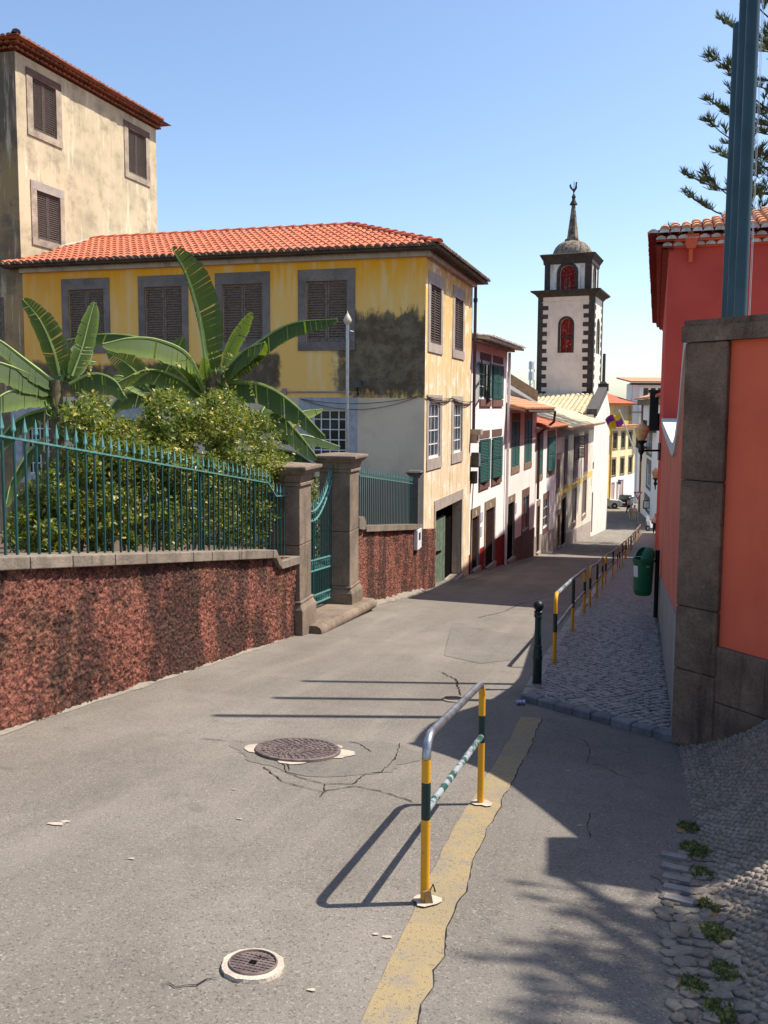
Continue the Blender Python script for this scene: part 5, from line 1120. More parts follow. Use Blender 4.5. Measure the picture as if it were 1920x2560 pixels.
# pillars
def pillar(label, y0, y1, ztop, extra=0.):
    am = (y0 + y1) / 2 * ca; hw = (y1 - y0) / 2 * ca; c = Fg.pt(am, 0, .06 - hw); g0 = rz(c.x + .3, c.y) - .35; t = thing('gate_pillar', label, 'pillar', Vector((c.x, c.y, g0 + .35)), 'stone pillars of the iron gate')
    zp = g0 + .35 + .42
    b = MB(); b.frust(c, hw + .065, hw + .065, g0, zp, Fg.u, Fg.n); b.frust(c, hw + .065, hw + .02, zp, zp + .09, Fg.u, Fg.n); b.frust(c, hw + .03, hw + .03, zp + .09, zp + .13, Fg.u, Fg.n); bev(b.build('base', M['pillar'], t), .01)
    zm = zp + (ztop - zp) * .45
    b = MB(); b.frust(c, hw, hw, zp + .13, zm - .004, Fg.u, Fg.n); bev(b.build('shaft_block', M['pillar'], t), .01); b = MB(); b.frust(c, hw, hw, zm + .004, ztop - .30, Fg.u, Fg.n); bev(b.build('shaft_block', M['pillar'], t), .01)
    b = MB(); b.frust(c, hw + .03, hw + .03, ztop - .30, ztop - .25, Fg.u, Fg.n); b.frust(c, hw + .012, hw + .05, ztop - .25, ztop - .13, Fg.u, Fg.n); b.frust(c, hw + .07, hw + .13, ztop - .13, ztop - .06, Fg.u, Fg.n); b.frust(c, hw + .14, hw + .14, ztop - .06, ztop - .01, Fg.u, Fg.n); b.frust(c, hw + .14, hw * .3, ztop - .01, ztop + .03, Fg.u, Fg.n); bev(b.build('cap', M['pillar'], t), .01)
    return t
zp1 = at(700, 1161, 12.8).z; zp2 = at(850, 1136, 15.3).z
pillar('nearer stone gate pillar, left of the green gate', 12.52, 13.02, zp1); pillar('taller farther stone gate pillar beside the silver mast', 15.05, 15.6, zp2)
# threshold
ts = thing('gate_step', 'worn rounded stone step in front of the green gate', 'step', Fg.pt(14.4, -2, .1)); y0, y1 = 12.75, 15.95
q0, q1 = Fg.pt(y0 * ca, rz(*Fg.pt(y0 * ca, 0, .2)[:2]) + .02, 0), Fg.pt(y1 * ca, rz(*Fg.pt(y1 * ca, 0, .2)[:2]) + .13, 0)
MB().para(q0 - Fg.n * .9 - Zv * .3, q1 - q0, Fg.n * 1.12, Zv * .40).build('slab', M['pillar'], ts)
MB().tube([q0 + Fg.n * .22 - Zv * .0, q1 + Fg.n * .22 - Zv * .0], .10, 12).build('nosing', M['pillar'], ts, True)
# gate
Fgt = Fr(Fg.pt(0, 0, -.27), GA); g0, g1 = 13.04 * ca, 15.04 * ca; gm_ = (g0 + g1) / 2; GT = thing('iron_gate', 'green double iron gate with concave spear-topped crest', 'gate', Fgt.pt(gm_, -2, 0))
zb0 = lambda a: q0.z + (q1.z - q0.z) * (a - y0 * ca) / ((y1 - y0) * ca) + .16
def gtop(a): k = (a - gm_) / (g1 - gm_); return zb0(gm_) + 1.62 + .62 * abs(k) ** 1.9
for a in np.linspace(g0 + .03, g1 - .03, 23):
    z0, z1 = zb0(a), gtop(a); o = Fgt.pt(a, z0); mid_ = abs(a - gm_) < .06
    key = .014 if not mid_ else .03
    if key not in bar_me: bar_me[key] = MB().box((0, 0, .5), key, key, 1.).mesh('bar', M['green_iron'])
    p_ = inst('bar', bar_me[key], GT, axes(o, Fgt.u, Fgt.n, Zv * (z1 - z0 + .02)))
    s_o = bpy.data.objects.new('spearhead', spear_me); C.objects.link(s_o); s_o.parent = p_; s_o.matrix_local = axes(o, Fgt.u, Fgt.n, Zv * (z1 - z0 + .02)).inverted() @ axes(Fgt.pt(a, z1 + .02), Fgt.u * .95, Fgt.n * .95, Zv * .95)
al_ = np.linspace(g0, g1, 25)
for off in (0., -.16): MB().tube([Fgt.pt(a, gtop(a) + off) for a in al_], .019, 6).build('top_rail', M['spear'], GT, True)
for hh in (.06, .20, .62, .80): MB().tube([Fgt.pt(g0, zb0(g0) + hh), Fgt.pt(g1, zb0(g1) + hh)], .018, 6).build('cross_rail', M['spear'], GT, True)
b = MB()
for a in np.linspace(g0 + .07, g1 - .07, 20):
    z = gtop(a) - .08; b.tube([Fgt.pt(a + .05 * math.cos(t_), z + .055 * math.sin(t_)) for t_ in np.linspace(0, 5.4, 9)], .007, 4)
    z = zb0(a) + .71; b.tube([Fgt.pt(a - .04, z - .08), Fgt.pt(a + .04, z + .08)], .008, 4); b.tube([Fgt.pt(a + .04, z - .08), Fgt.pt(a - .04, z + .08)], .008, 4)
    z = zb0(a) + .13; b.tube([Fgt.pt(a + .04 * math.cos(t_), z + .06 * math.sin(t_)) for t_ in np.linspace(0, 6.28, 8)], .008, 4)
b.build('scrollwork', M['spear'], GT, False, 'stuff')
for a in np.linspace(g0 + .05, g1 - .05, 22): MB().tube([Fgt.pt(a, zb0(a) + .2), Fgt.pt(a, zb0(a) + .62)], .008, 4).build('dog_bar', M['green_iron'], GT)
# right-hand stretch
aR0, aR1 = 15.62 * ca, 23.3 * ca; cb2, ct2 = line2(Fg, (911.5, 1328.6), (1053, 1322.8)), line2(Fg, (913, 1314), (1053, 1310)); rl2 = line2(Fe, (911.5, 1192.6), (1039, 1211.4))
aC = Fg.pix(1052, 1315)[0]
GW2 = thing('garden_wall', 'shorter rough red wall between the gate and the ochre house', 'wall', Fg.pt(19.5, -3, -.2))
rough_wall(GW2, aR0, aR1, lambda a: rz(*Fg.pt(a, 0)[:2]) - .25, cb2, .04)
js = np.linspace(aR0 + .5, aC, 6)
MB().prism([Fg.pt(aR0, ct2(aR0) + .16, .07), Fg.pt(aR0 + .34, ct2(aR0) + .13, .07), Fg.pt(aR0 + .48, ct2(aR0), .07), Fg.pt(aR0 + .48, cb2(aR0), .07), Fg.pt(aR0 + .3, cb2(aR0), .07), Fg.pt(aR0, cb2(aR0) + .06, .07)], Fg.n * -.42).build('coping_stone', M['coping'], GW2)
for a, b_ in zip(js, js[1:]): MB().prism([Fg.pt(a + .005, cb2(a), .07), Fg.pt(b_ - .005, cb2(b_), .07), Fg.pt(b_ - .005, ct2(b_), .07), Fg.pt(a + .005, ct2(a), .07)], Fg.n * -.42).build('coping_stone', M['coping'], GW2)
FN2 = thing('iron_fence', 'short green spear-topped fence between gate pillar and ochre house', 'fence', Fe.pt(19, -1.5, 0)); al2 = list(np.arange(aR0 + .12, aC - .25, .15))
fence(FN2, Fe, al2, lambda a: rl2(a) + .012 + (.1 if a < aR0 + .5 else 0), lambda a: ct2(a) + (.12 if a < aR0 + .4 else 0), 1.05)
railing(FN2, Fe, [(aR0, rl2(aR0) + .1), (aR0 + .4, rl2(aR0) + .1), (aR0 + .7, rl2(aR0 + .7)), (aC - .15, rl2(aC - .15))])
b = MB(); e_ = Fe.pt(aC - .12, 0); zt_ = at(1045, 1180, e_.y).z; b.frust(e_, .11, .11, ct2(aC), zt_ - .1, Fg.u, Fg.n); b.frust(e_, .12, .2, zt_ - .1, zt_, Fg.u, Fg.n); b.frust(e_, .2, .16, zt_, zt_ + .04, Fg.u, Fg.n); b.build('end_post', M['basalt'], FN2)
a_, z_ = Fg.pix(1040, 1347); mt = thing('meter_cabinet', 'white plastic meter cabinet on the short red wall', 'meter box', Fg.pt(a_, z_, 0)); Fg.bx(MB(), a_ - .24, a_ + .24, z_ - .24, z_ + .24, 0, .09).build('case', M['white_plastic'], mt); Fg.bx(MB(), a_ - .1, a_ + .1, z_ - .02, z_ + .16, .09, .096).build('window', M['glass'], mt)
# silver mast
q = at(868, 1140, 17.2); MS = thing('silver_mast', 'slim silver mast with pale onion finial behind the gate pillar', 'mast', Vector((q.x, q.y, -2.2))); zt_ = at(868, 815, 17.2).z
MB().tube([Vector((q.x, q.y, -2.4)), Vector((q.x, q.y, zt_))], .034, 10).build('pole', M['metal'], MS, True)
MB().lathe(Vector((q.x, q.y, zt_)), [(.034, 0), (.034, .03), (.075, .07), (.085, .12), (.05, .19), (.015, .25), (.002, .30)], 12).build('finial', plain('cream_finial', (.62, .53, .40), .5), MS, True)
MB().tube([Vector((q.x + .05, q.y - .02, zt_ - .1)), Vector((q.x + .12, q.y - .02, zt_ - .12))], .02, 6).build('pulley', M['metal'], MS)
# ------------------------------------------------------------------ plants
def crom(pts, n):
    pts = [Vector(p) for p in pts]; P_ = [pts[0] * 2 - pts[1]] + pts + [pts[-1] * 2 - pts[-2]]; out = []
    for k in range(n + 1):
        t = k / n * (len(pts) - 1); i = min(int(t), len(pts) - 2); f = t - i; a, b, c, d = P_[i:i + 4]
        out.append(.5 * ((2 * b) + (c - a) * f + (2 * a - 5 * b + 4 * c - d) * f * f + (3 * b - a - 3 * c + d) * f ** 3))
    return out
def banana_leaf(t, px, y0, y1, wpx, style, bright=.2, left=1., right=1., n=26, tear=.7):
    m = len(px); pts = [at(x, y, y0 + (y1 - y0) * i / (m - 1)) for i, (x, y) in enumerate(px)]; sp = crom(pts, n); W = 1.05 * wpx / FPX * (y0 + y1) / 2
    b = MB(); col = []
    for sd, kk in ((-1, left), (1, right)):
        if kk <= 0: continue
        off = 0.
        for i in range(n):
            s0, s1 = i / n, (i + 1) / n; off = off * .55 + rnd.uniform(-.2, .2)
            gap = .45 * rnd.random() ** 4 if rnd.random() < tear else 0.
            row = []; sh_ = rnd.random()
            for s, e in ((s0, 0), (s1 - gap / n, 1)):
                p = sp[i].lerp(sp[i + 1], e * (1 - gap)); tg = (sp[min(i + 1, n)] - sp[max(i - 1, 0)]).normalized(); vd = p.normalized()
                if style == 'up': sv = tg.cross(vd).normalized() * sd; dr_ = -vd * .35
                else: sv = tg.cross(Zv).normalized() * sd; dr_ = -Zv
                if style == 'hang': dv = (sv * .35 - Zv * .94).normalized() if sv.dot(vd) < 0 else (sv * .75 - Zv * .55).normalized()
                elif style == 'flat': dv = (sv * .9 - Zv * .4 + Zv * off * .5).normalized()
                else: dv = (sv * .93 + dr_ * .4 + tg * off * .3).normalized()
                w_ = W * kk * max(.05, math.sin(math.pi * min(1, (s * .94 + .05) ** .72)) ** .55) * (1 + off * .25)
                fold = (Zv * -.18 if style != 'up' else vd * .1)
                for c in range(4):
                    f = c / 3; q = p + dv * w_ * f + fold * w_ * f * f + tg * (w_ * .28 * f); row.append(q); col.append((.15 + .6 * sh_ * (.4 + .6 * f), bright * (.5 + .5 * f) * (1.4 if f > .9 else .8), 0, 1))
            k0 = len(b.v); b.v += [tuple(q) for q in row]; b.f += [(k0 + c, k0 + c + 1, k0 + 5 + c, k0 + 4 + c) for c in range(3)]
    b.col = col; L = b.build('banana_leaf', M['banana'], t, 'all'); MB().tube(sp, [max(.006, .02 * (1 - i / n) + .004) * W / .17 for i in range(n + 1)], 5).build('midrib', M['midrib'], L, True)
def stem(t, px, py0, py1, y, r_, m=None):
    p, q = at(px, py0, y), at(px + 4, py1, y); MB().tube([p, p.lerp(q, .5) + Vector((.02, 0, 0)), q], [r_ * .7, r_ * .9, r_ * 1.2], 10).build('stem', m or M['trunk'], t, True)
B1 = thing('banana_plant', 'banana plant with fruit bunch at the left edge behind the fence', 'plant', at(140, 1300, 11.4), 'banana plants in the garden'); stem(B1, 140, 950, 1330, 11.4, .11)
for px, y1, w_, st_, br, l_, r_ in (([(150, 940), (132, 870), (100, 800), (57, 748)], 11.2, 34, 'up', .3, 1, .75), ([(135, 955), (70, 905), (0, 852), (-60, 825)], 10.8, 40, 'hang', .2, 1, 1), ([(128, 962), (60, 930), (-10, 905), (-70, 900)], 10.6, 46, 'hang', .25, 1, 1),
    ([(125, 985), (70, 970), (10, 985), (-45, 1030)], 10.6, 44, 'hang', .45, 1, 1), ([(180, 940), (205, 870), (222, 805), (236, 755)], 11.6, 25, 'up', .5, 1, .8), ([(170, 945), (200, 890), (228, 855)], 11.8, 26, 'up', .35, 1, 1), ([(175, 960), (235, 934), (285, 950), (312, 990)], 11.2, 38, 'hang', .2, 1, 1),
    ([(130, 1020), (60, 1040), (10, 1085), (-20, 1150)], 10.9, 36, 'hang', .15, 1, 1), ([(130, 1080), (160, 1055), (203, 1090), (220, 1120)], 11.0, 30, 'hang', .4, 1, 1), ([(120, 1090), (70, 1130), (30, 1200), (15, 1260)], 11.0, 34, 'hang', .25, 1, 1), ([(150, 960), (180, 900), (240, 905)], 12, 30, 'flat', .2, 1, 1)):
    banana_leaf(B1, px, 11.4, y1, w_, st_, br, l_, r_)
bn = MB()
for k in range(16):
    a = k * 2.4; p = at(142, 1012 + 2.6 * k, 11.3) + Vector((math.cos(a) * .07, math.sin(a) * .07, 0)); bn.tube([p, p + Vector((math.cos(a) * .06, math.sin(a) * .06, .04)), p + Vector((math.cos(a) * .07, math.sin(a) * .07, .11))], [.012, .018, .008], 5)
bn.build('fruit_bunch', plain('green_banana', (.12, .2, .03), .5), B1, True, 'stuff')
B2 = thing('banana_plant', 'tallest banana plant with one upright leaf in the middle of the garden', 'plant', at(530, 1300, 14.2), 'banana plants in the garden'); stem(B2, 528, 930, 1330, 14.2, .13)
for px, y1, w_, st_, br, l_, r_ in (([(520, 930), (500, 800), (468, 690), (430, 620)], 14.0, 52, 'up', .08, 1, .12), ([(560, 918), (582, 860), (608, 815), (629, 781)], 14., 20, 'up', .8, 1, .7), ([(550, 930), (650, 853), (731, 808), (842, 797)], 13.6, 42, 'hang', .12, 1, 1), ([(555, 935), (611, 877), (662, 855)], 13.5, 44, 'hang', .15, 1, 1),
    ([(515, 985), (470, 890), (400, 852), (330, 845), (257, 860)], 13.2, 46, 'hang', .5, 1, 1), ([(500, 950), (420, 870), (330, 840), (245, 836), (168, 850)], 14.6, 34, 'hang', .35, 1, 1), ([(522, 965), (514, 930), (510, 893)], 13.9, 15, 'up', .9, 1, 1), ([(540, 930), (524, 860), (506, 800)], 14.4, 14, 'up', .9, 1, 1),
    ([(570, 955), (656, 962), (731, 1007), (812, 1090)], 13.6, 46, 'hang', .15, 1, 1), ([(500, 985), (446, 945), (370, 925), (289, 958)], 13.8, 36, 'hang', .4, 1, 1), ([(520, 950), (450, 960), (400, 1000)], 14.8, 36, 'flat', .3, 1, 1), ([(530, 945), (590, 985), (640, 1040)], 14.6, 40, 'hang', .3, 1, 1)):
    banana_leaf(B2, px, 14.2, y1, w_, st_, br, l_, r_)
B3 = thing('banana_plant', 'lower banana plant drooping towards the gate pillar', 'plant', at(650, 1300, 15.2), 'banana plants in the garden'); stem(B3, 640, 1080, 1330, 15.2, .11)
for px, y1, w_, st_, br, l_, r_ in (([(635, 1060), (690, 1031), (740, 1076), (792, 1142)], 15.0, 44, 'hang', .15, 1, 1), ([(650, 1120), (731, 1130), (780, 1158)], 15., 26, 'hang', .1, 1, 1), ([(690, 1090), (762, 1088), (850, 1116)], 16., 22, 'hang', .15, 1, 1), ([(690, 1070), (747, 1032), (806, 1022)], 16.2, 20, 'hang', .6, 1, 1), ([(640, 1070), (600, 1010), (540, 1010)], 15.5, 34, 'hang', .4, 1, 1), ([(640, 1080), (660, 1020), (700, 990)], 15.8, 26, 'flat', .4, 1, 1)):
    banana_leaf(B3, px, 15.2, y1, w_, st_, br, l_, r_)
B4 = thing('banana_plant', 'small banana plant half hidden between the two tall ones', 'plant', at(380, 1300, 15.5), 'banana plants in the garden'); stem(B4, 380, 990, 1330, 15.5, .1)
for px, y1, w_, st_, br, l_, r_ in (([(380, 980), (330, 920), (270, 880)], 15.5, 30, 'up', .5, 1, 1), ([(385, 980), (430, 900), (458, 842)], 15.6, 26, 'up', .2, 1, 1), ([(380, 985), (310, 985), (260, 1040)], 15.3, 36, 'hang', .4, 1, 1), ([(385, 985), (440, 960), (480, 1000)], 15.6, 34, 'hang', .3, 1, 1), ([(375, 985), (300, 940), (265, 960)], 15.7, 30, 'flat', .5, 1, 1)):
    banana_leaf(B4, px, 15.5, y1, w_, st_, br, l_, r_)
# vine-covered shrub pressing against the fence
SH = thing('vine_shrub', 'dense yellow-green climbing shrub spilling over behind the iron fence', 'shrub', at(400, 1330, 11.)); q_ = random.Random(5)
def yb(px): r_ = (px - 960) / FPX; return 4.443 / (.2517 - r_)
ell = [(390, 1260, 320, 120, 9), (215, 1052, 48, 58, 1.4), (330, 1130, 140, 75, 3.), (425, 1042, 62, 55, 1.6), (545, 1042, 72, 62, 2.), (615, 1110, 82, 80, 2.2), (680, 1165, 45, 38, .7), (640, 1260, 72, 115, 2.4), (240, 1220, 150, 100, 2.8), (150, 1320, 110, 70, 1.4), (455, 1150, 140, 80, 3.), (70, 1355, 60, 35, .4)]
b = MB(); col = []; tot = sum(e[4] for e in ell); NL = 66000; per = 46
for (cx_, cy_, rx, ry, wt) in ell:
    for i in range(int(NL * wt / tot / per)):                 # leaf clumps, each a little ball of leaves
        d = Vector((q_.gauss(0, 1), q_.gauss(0, 1) - .35, q_.gauss(0, 1))).normalized(); rr = 1.04 - .5 * q_.random() ** 1.8
        kx, ky = cx_ + d.x * rx * rr, cy_ - d.z * ry * rr; yc = yb(kx) + .5 + .85 * (1 + d.y * rr); rc = q_.uniform(7, 24); cen = at(kx, ky, yc); rw = rc / FPX * yc
        big = .5 + .5 * math.sin(kx * .023 + 1.3) * math.sin(ky * .031); hue = q_.random() ** 1.4
        if ky > 1410: continue
        for k in range(int(per * (rc / 16) ** 1.3)):
            e = Vector((q_.gauss(0, 1), q_.gauss(0, 1), q_.gauss(0, 1))).normalized() * q_.random() ** .45; p = cen + Vector((e.x * rw * 1.2, e.y * rw, e.z * rw * .85))
            s = q_.uniform(.015, .033); u_ = (e + Vector((q_.gauss(0, .8), q_.gauss(0, .8), q_.gauss(-.2, .7)))).normalized(); nn = Vector((q_.gauss(.3, .8), q_.gauss(-.3, .8), q_.gauss(.8, .6))).normalized(); v_ = nn.cross(u_)
            if v_.length < .1: continue
            v_.normalize(); k0 = len(b.v)
            b.v += [tuple(p), tuple(p + u_ * s + v_ * s * .62 + nn * s * .18), tuple(p + u_ * s * 2.1), tuple(p + u_ * s - v_ * s * .62 + nn * s * .18)]; b.f += [(k0, k0 + 1, k0 + 2), (k0, k0 + 2, k0 + 3)]
            c1_ = q_.random() ** 1.2 * (.35 + .5 * big + .5 * hue); c2_ = q_.random() if q_.random() < .10 + .45 * hue * big else 0
            col += [(c1_, c2_, 0, 1)] * 4
b.col = col; b.build('foliage', M['vine'], SH)
for k in range(26):
    x = 80 + 24 * k; p = at(x + q_.uniform(-10, 10), 1395, yb(x) + 1.2); q2 = at(x + q_.uniform(-60, 60), q_.uniform(1020, 1200), yb(x) + 1.3); MB().tube([p, p.lerp(q2, .5) + Vector((q_.uniform(-.1, .1), 0, 0)), q2], [.02, .014, .006], 5).build('branch', M['trunk'], SH)
for k in range(10):                                           # loose shoots in the air
    x, y = ((700, 1120), (720, 1090), (745, 1070), (640, 1010), (420, 930), (300, 985), (560, 940), (730, 1150), (230, 950), (690, 1060))[k]; p = at(x, y, yb(x) + 1.2); e = p + Vector((q_.uniform(-.15, .35), 0, q_.uniform(.0, .3))); b = MB(); b.tube([p, p.lerp(e, .5) + Zv * .05, e], .004, 4); col = [(.4, .3, 0, 1)] * len(b.v)
    for i in range(12):
        o = p.lerp(e, i / 11) + Zv * .03; u_ = Vector((q_.gauss(0, 1), q_.gauss(0, 1), q_.gauss(0, .6))).normalized(); v_ = u_.orthogonal().normalized(); s = .03; k0 = len(b.v); b.v += [tuple(o), tuple(o + u_ * s + v_ * s * .5), tuple(o + u_ * s * 2), tuple(o + u_ * s - v_ * s * .5)]; b.f.append((k0, k0 + 1, k0 + 2, k0 + 3)); col += [(q_.random(), .2, 0, 1)] * 4
    b.col = col; b.build('shoot', M['vine'], SH)

HG = thing('garden_shrub', 'dark shrub seen through the bars of the green gate', 'shrub', at(800, 1420, 16.4)); b = MB(); col = []
for i in range(5200):
    p = at(q_.gauss(800, 26), q_.uniform(1190, 1440), 16.4 + q_.gauss(0, .45)) + Vector((-.35, 0, 0)); s = q_.uniform(.02, .045); u_ = Vector((q_.gauss(0, 1), q_.gauss(0, 1), q_.gauss(0, 1))).normalized(); v_ = u_.orthogonal().normalized(); k0 = len(b.v)
    b.v += [tuple(p), tuple(p + u_ * s + v_ * s * .6), tuple(p + u_ * s * 2), tuple(p + u_ * s - v_ * s * .6)]; b.f.append((k0, k0 + 1, k0 + 2, k0 + 3)); col += [(q_.random() * .6, q_.random() * .4 if q_.random() < .2 else 0, 0, 1)] * 4
b.col = col; b.build('foliage', M['vine'], HG); p = at(800, 1440, 16.4) + Vector((-.35, 0, 0)); MB().tube([p, p + Zv * 1.2], [.03, .015], 6).build('stem', M['trunk'], HG)
# ------------------------------------------------------------------ red wall, red house, flagpoles, pines on the right
RP = Vector((2.42, 6.86, 0)); RA = R(17.1); Fx = Fr(RP, RA, -1)     # runs down the street, faces left
prof = [(0, 2.36), (.3, 2.37), (.7, 2.33), (1.05, 2.19), (1.35, 2.0), (1.6, 1.80), (2.05, 1.58), (2.7, 1.38), (3.4, 1.28), (4.2, 1.27), (7, 1.30), (12.3, 1.38), (14, 1.44)]
RW = thing('red_street_wall', 'red street wall with grey base and scooped pale coping beside the pavement', 'wall', Fx.pt(6, -1.8, -.2))
fas = .16; MB().prism([Fx.pt(d, z - fas) for d, z in prof] + [Fx.pt(14, -4.5), Fx.pt(0, -2.5)], Fx.n * -.3).build('wall', M['red_pale'], RW)
b = MB()
for (d0, z0), (d1, z1) in zip(prof, prof[1:]): b.prism([Fx.pt(d0, z0 - fas, .03), Fx.pt(d1, z1 - fas, .03), Fx.pt(d1, z1, .03), Fx.pt(d0, z0, .03)], Fx.n * -.37)
b.build('coping', M['wall_top'], RW)
dz = lambda d: -.055 - .150 * d
MB().prism([Fx.pt(.0, dz(0)), Fx.pt(6.5, dz(6.5)), Fx.pt(14, dz(14)), Fx.pt(14, -4.6), Fx.pt(0, -2.6)], Fx.n * .016).build('grey_base', M['dado'], RW)
# wing wall curving to the gate on the right
PL = [(2.42, 6.86), (2.65, 6.58), (2.84, 6.28), (2.97, 5.9), (3.05, 5.45), (3.16, 4.75)]
WW = thing('entrance_wall', 'red panelled entrance wall with dark stone pier at right edge', 'wall', Vector((2.8, 6.4, -.8)))
def seg_fr(i): p, q = PL[i], PL[i + 1]; return Fr(p, math.atan2(q[0] - p[0], q[1] - p[1])), math.hypot(q[0] - p[0], q[1] - p[1])
zc = 2.21; zpl = -.17
f0_, l0_ = seg_fr(0)
for z0, z1 in ((-1.6, -.42), (-.415, .1), (.105, 1.12), (1.125, zc - .005)): bev(f0_.bx(MB(), -.035, .325, z0, z1, -.34, .03).build('pier_block', M['pier_stone'], WW), .012)
for i in range(5):
    f, l = seg_fr(i); s0 = .33 if i == 0 else 0.
    if l - s0 < .05: s0 = l - .05
    f.bx(MB(), s0, l + .01, zpl, zc, -.32, -.02).build('panel', M['red_wall'], WW)
    for z0, z1 in ((-1.6, -.62), (-.612, zpl)): bev(f.bx(MB(), s0 + .004, l + .006, z0, z1, -.33, .015).build('plinth_block', M['pier_stone'], WW))
    p, q = Vector((*PL[i], 0)), Vector((*PL[i + 1], 0)); n_ = f.n; f.bx(MB(), -.06, l + .03, zc, 2.33, -.36, .05).build('cap_stone', M['pier_stone'], WW); f.bx(MB(), -.05, l + .03, 2.332, 2.38, -.34, .03).build('cap_stone', M['pier_stone'], WW)
GP = thing('gate_pier', 'square red entrance gate pier just outside the right edge', 'pier', Vector((3.42, 4.62, -.6)))
b = MB(); b.frust(Vector((3.42, 4.62, 0)), .24, .24, -1.4, 2.62, AC, AU); b.build('shaft', M['red_wall'], GP); b = MB(); b.frust(Vector((3.42, 4.62, 0)), .28, .28, 2.62, 2.85, AC, AU); b.build('cap', M['pier_stone'], GP)
# red house
RC = Vector((6.54, 20.24, 0)); Rf = Fr(RC, R(107.5)); Rs = Fr(RC, R(17.5), -1); RH = thing('red_house', 'large deep red house with white scalloped tile cornice on the right', 'house', Vector((10, 28, -3)))
zh = 5.34; RLn = 22.; rw_ = 12.
mb = MB(); holed(mb, Rf, 0, rw_, -5, zh, [], .2); mb.quad(Rs.pt(0, -9), Rs.pt(RLn, -9), Rs.pt(RLn, zh), Rs.pt(0, zh)); mb.quad(Rs.pt(RLn, -9), Rs.pt(RLn, -9) + Rf.u * rw_, Rs.pt(RLn, zh) + Rf.u * rw_, Rs.pt(RLn, zh)); mb.build('wall', plain('deep_red_render', (.56, .085, .06), .9, 0, .07, 1.1, .12, (.49, .072, .053), .25, 120), RH)
oh = .45; k0 = RC + Rf.n * oh + Rs.n * oh; kk = [k0, k0 + Rf.u * (rw_ + oh), k0 + Rf.u * (rw_ + oh) + Rs.u * (RLn + oh), k0 + Rs.u * (RLn + oh)]; zr = Zv * (zh + .32); ap = k0 + Rf.u * 6 + Rs.u * 6 + Zv * (zh + 2.3); ap2 = k0 + Rf.u * 6 + Rs.u * (RLn - 6) + Zv * (zh + 2.3)
mb = MB(); mb.add([p + zr for p in kk] + [ap, ap2], [(0, 1, 4), (1, 2, 5, 4), (2, 3, 5), (3, 0, 4, 5), (3, 2, 1, 0)]); rr_ = mb.build('roof', M['red_trim'], RH)
th = math.atan2(1.98, 6); tiles(rr_, kk[0] + zr, Rf.u, -Rf.n * math.cos(th) + Zv * math.sin(th), rw_, 6, .23, .4, M['faded_tile'], None, 60, 'roof_tile', lambda a, c: a > c * .95)
for j, (o_, d_) in enumerate(((.16, .0), (.30, .13), (.47, .25))):
    q0 = RC + Rf.n * o_ + Rs.n * o_ + Zv * (zh + d_); eave(rr_, q0, Rf.u, Rf.n, rw_, .235, M['tile_edge'], .36, .05, 52); eave(rr_, RC + Rf.n * o_ + Rs.n * o_ + Zv * (zh + d_), Rs.u, Rs.n, RLn, .235, M['old_tile'] if 0 else M['red_trim'], .36, .05, 0, 'side_eave_tile')
for o_, z0, z1 in ((.03, zh - .05, zh + .0), (.14, zh + .0, zh + .12), (.28, zh + .12, zh + .24)):
    b = MB(); Rs.bx(b, -o_, RLn, z0, z1, -.1, o_); b.build('cornice', M['red_trim'], RH); b = MB(); Rf.bx(b, -o_ + .003, rw_, z0, z1 - .002, -.1, o_ - .06); b.build('cornice', M['red_wall'], RH)
a_, z_ = Rf.pix(1728, 600); b = MB(); c_ = Rf.pt(a_, 0, .14); b.frust(c_, .09, .15, z_ - .22, z_ + .02, Rf.u, Rf.n); b.frust(c_, .16, .16, z_ + .02, z_ + .09, Rf.u, Rf.n); b.tube([c_ + Zv * (z_ - .2), c_ + Zv * (z_ - .5) - Rf.n * .08], .05, 8); b.build('rain_hopper', M['red_wall'], RH)
MB().box(Rf.pt(a_ - .02, z_ + .16, .2), .12, .12, .1, Rf.u, Rf.n).build('camera_housing', M['white_plastic'], RH)
# flagpoles
for k, (px, y, zt, r_, lab) in enumerate(((1851, 7.95, 6.1, .056, 'nearest and thickest of three teal flagpoles, running out of the top'), (1832, 8.77, 5.74, .056, 'middle of the three teal flagpoles behind the entrance wall'), (1817, 9.73, 5.80, .056, 'shortest and farthest of the three teal flagpoles'))):
    q = at(px, 777, y); FP = thing('flagpole', lab, 'flagpole', Vector((q.x, q.y, -1.2)), 'flagpoles behind the entrance wall')
    MB().tube([Vector((q.x, q.y, -1.6)), Vector((q.x, q.y, zt))], r_, 16).build('pole', M['pole'], FP, True); MB().lathe(Vector((q.x, q.y, zt)), [(r_ * 1.02, -.01), (r_ * .98, .03), (r_ * .6, .055), (.002, .06)], 16).build('cap', M['pole'], FP, True)
    b = MB()
    for dx in (.012, .022): b.tube([Vector((q.x + r_ + dx, q.y - .02, -1)), Vector((q.x + r_ + dx * 1.2, q.y - .02, zt - .1))], .0022, 4)
    b.build('halyard', M['white_plastic'], FP)
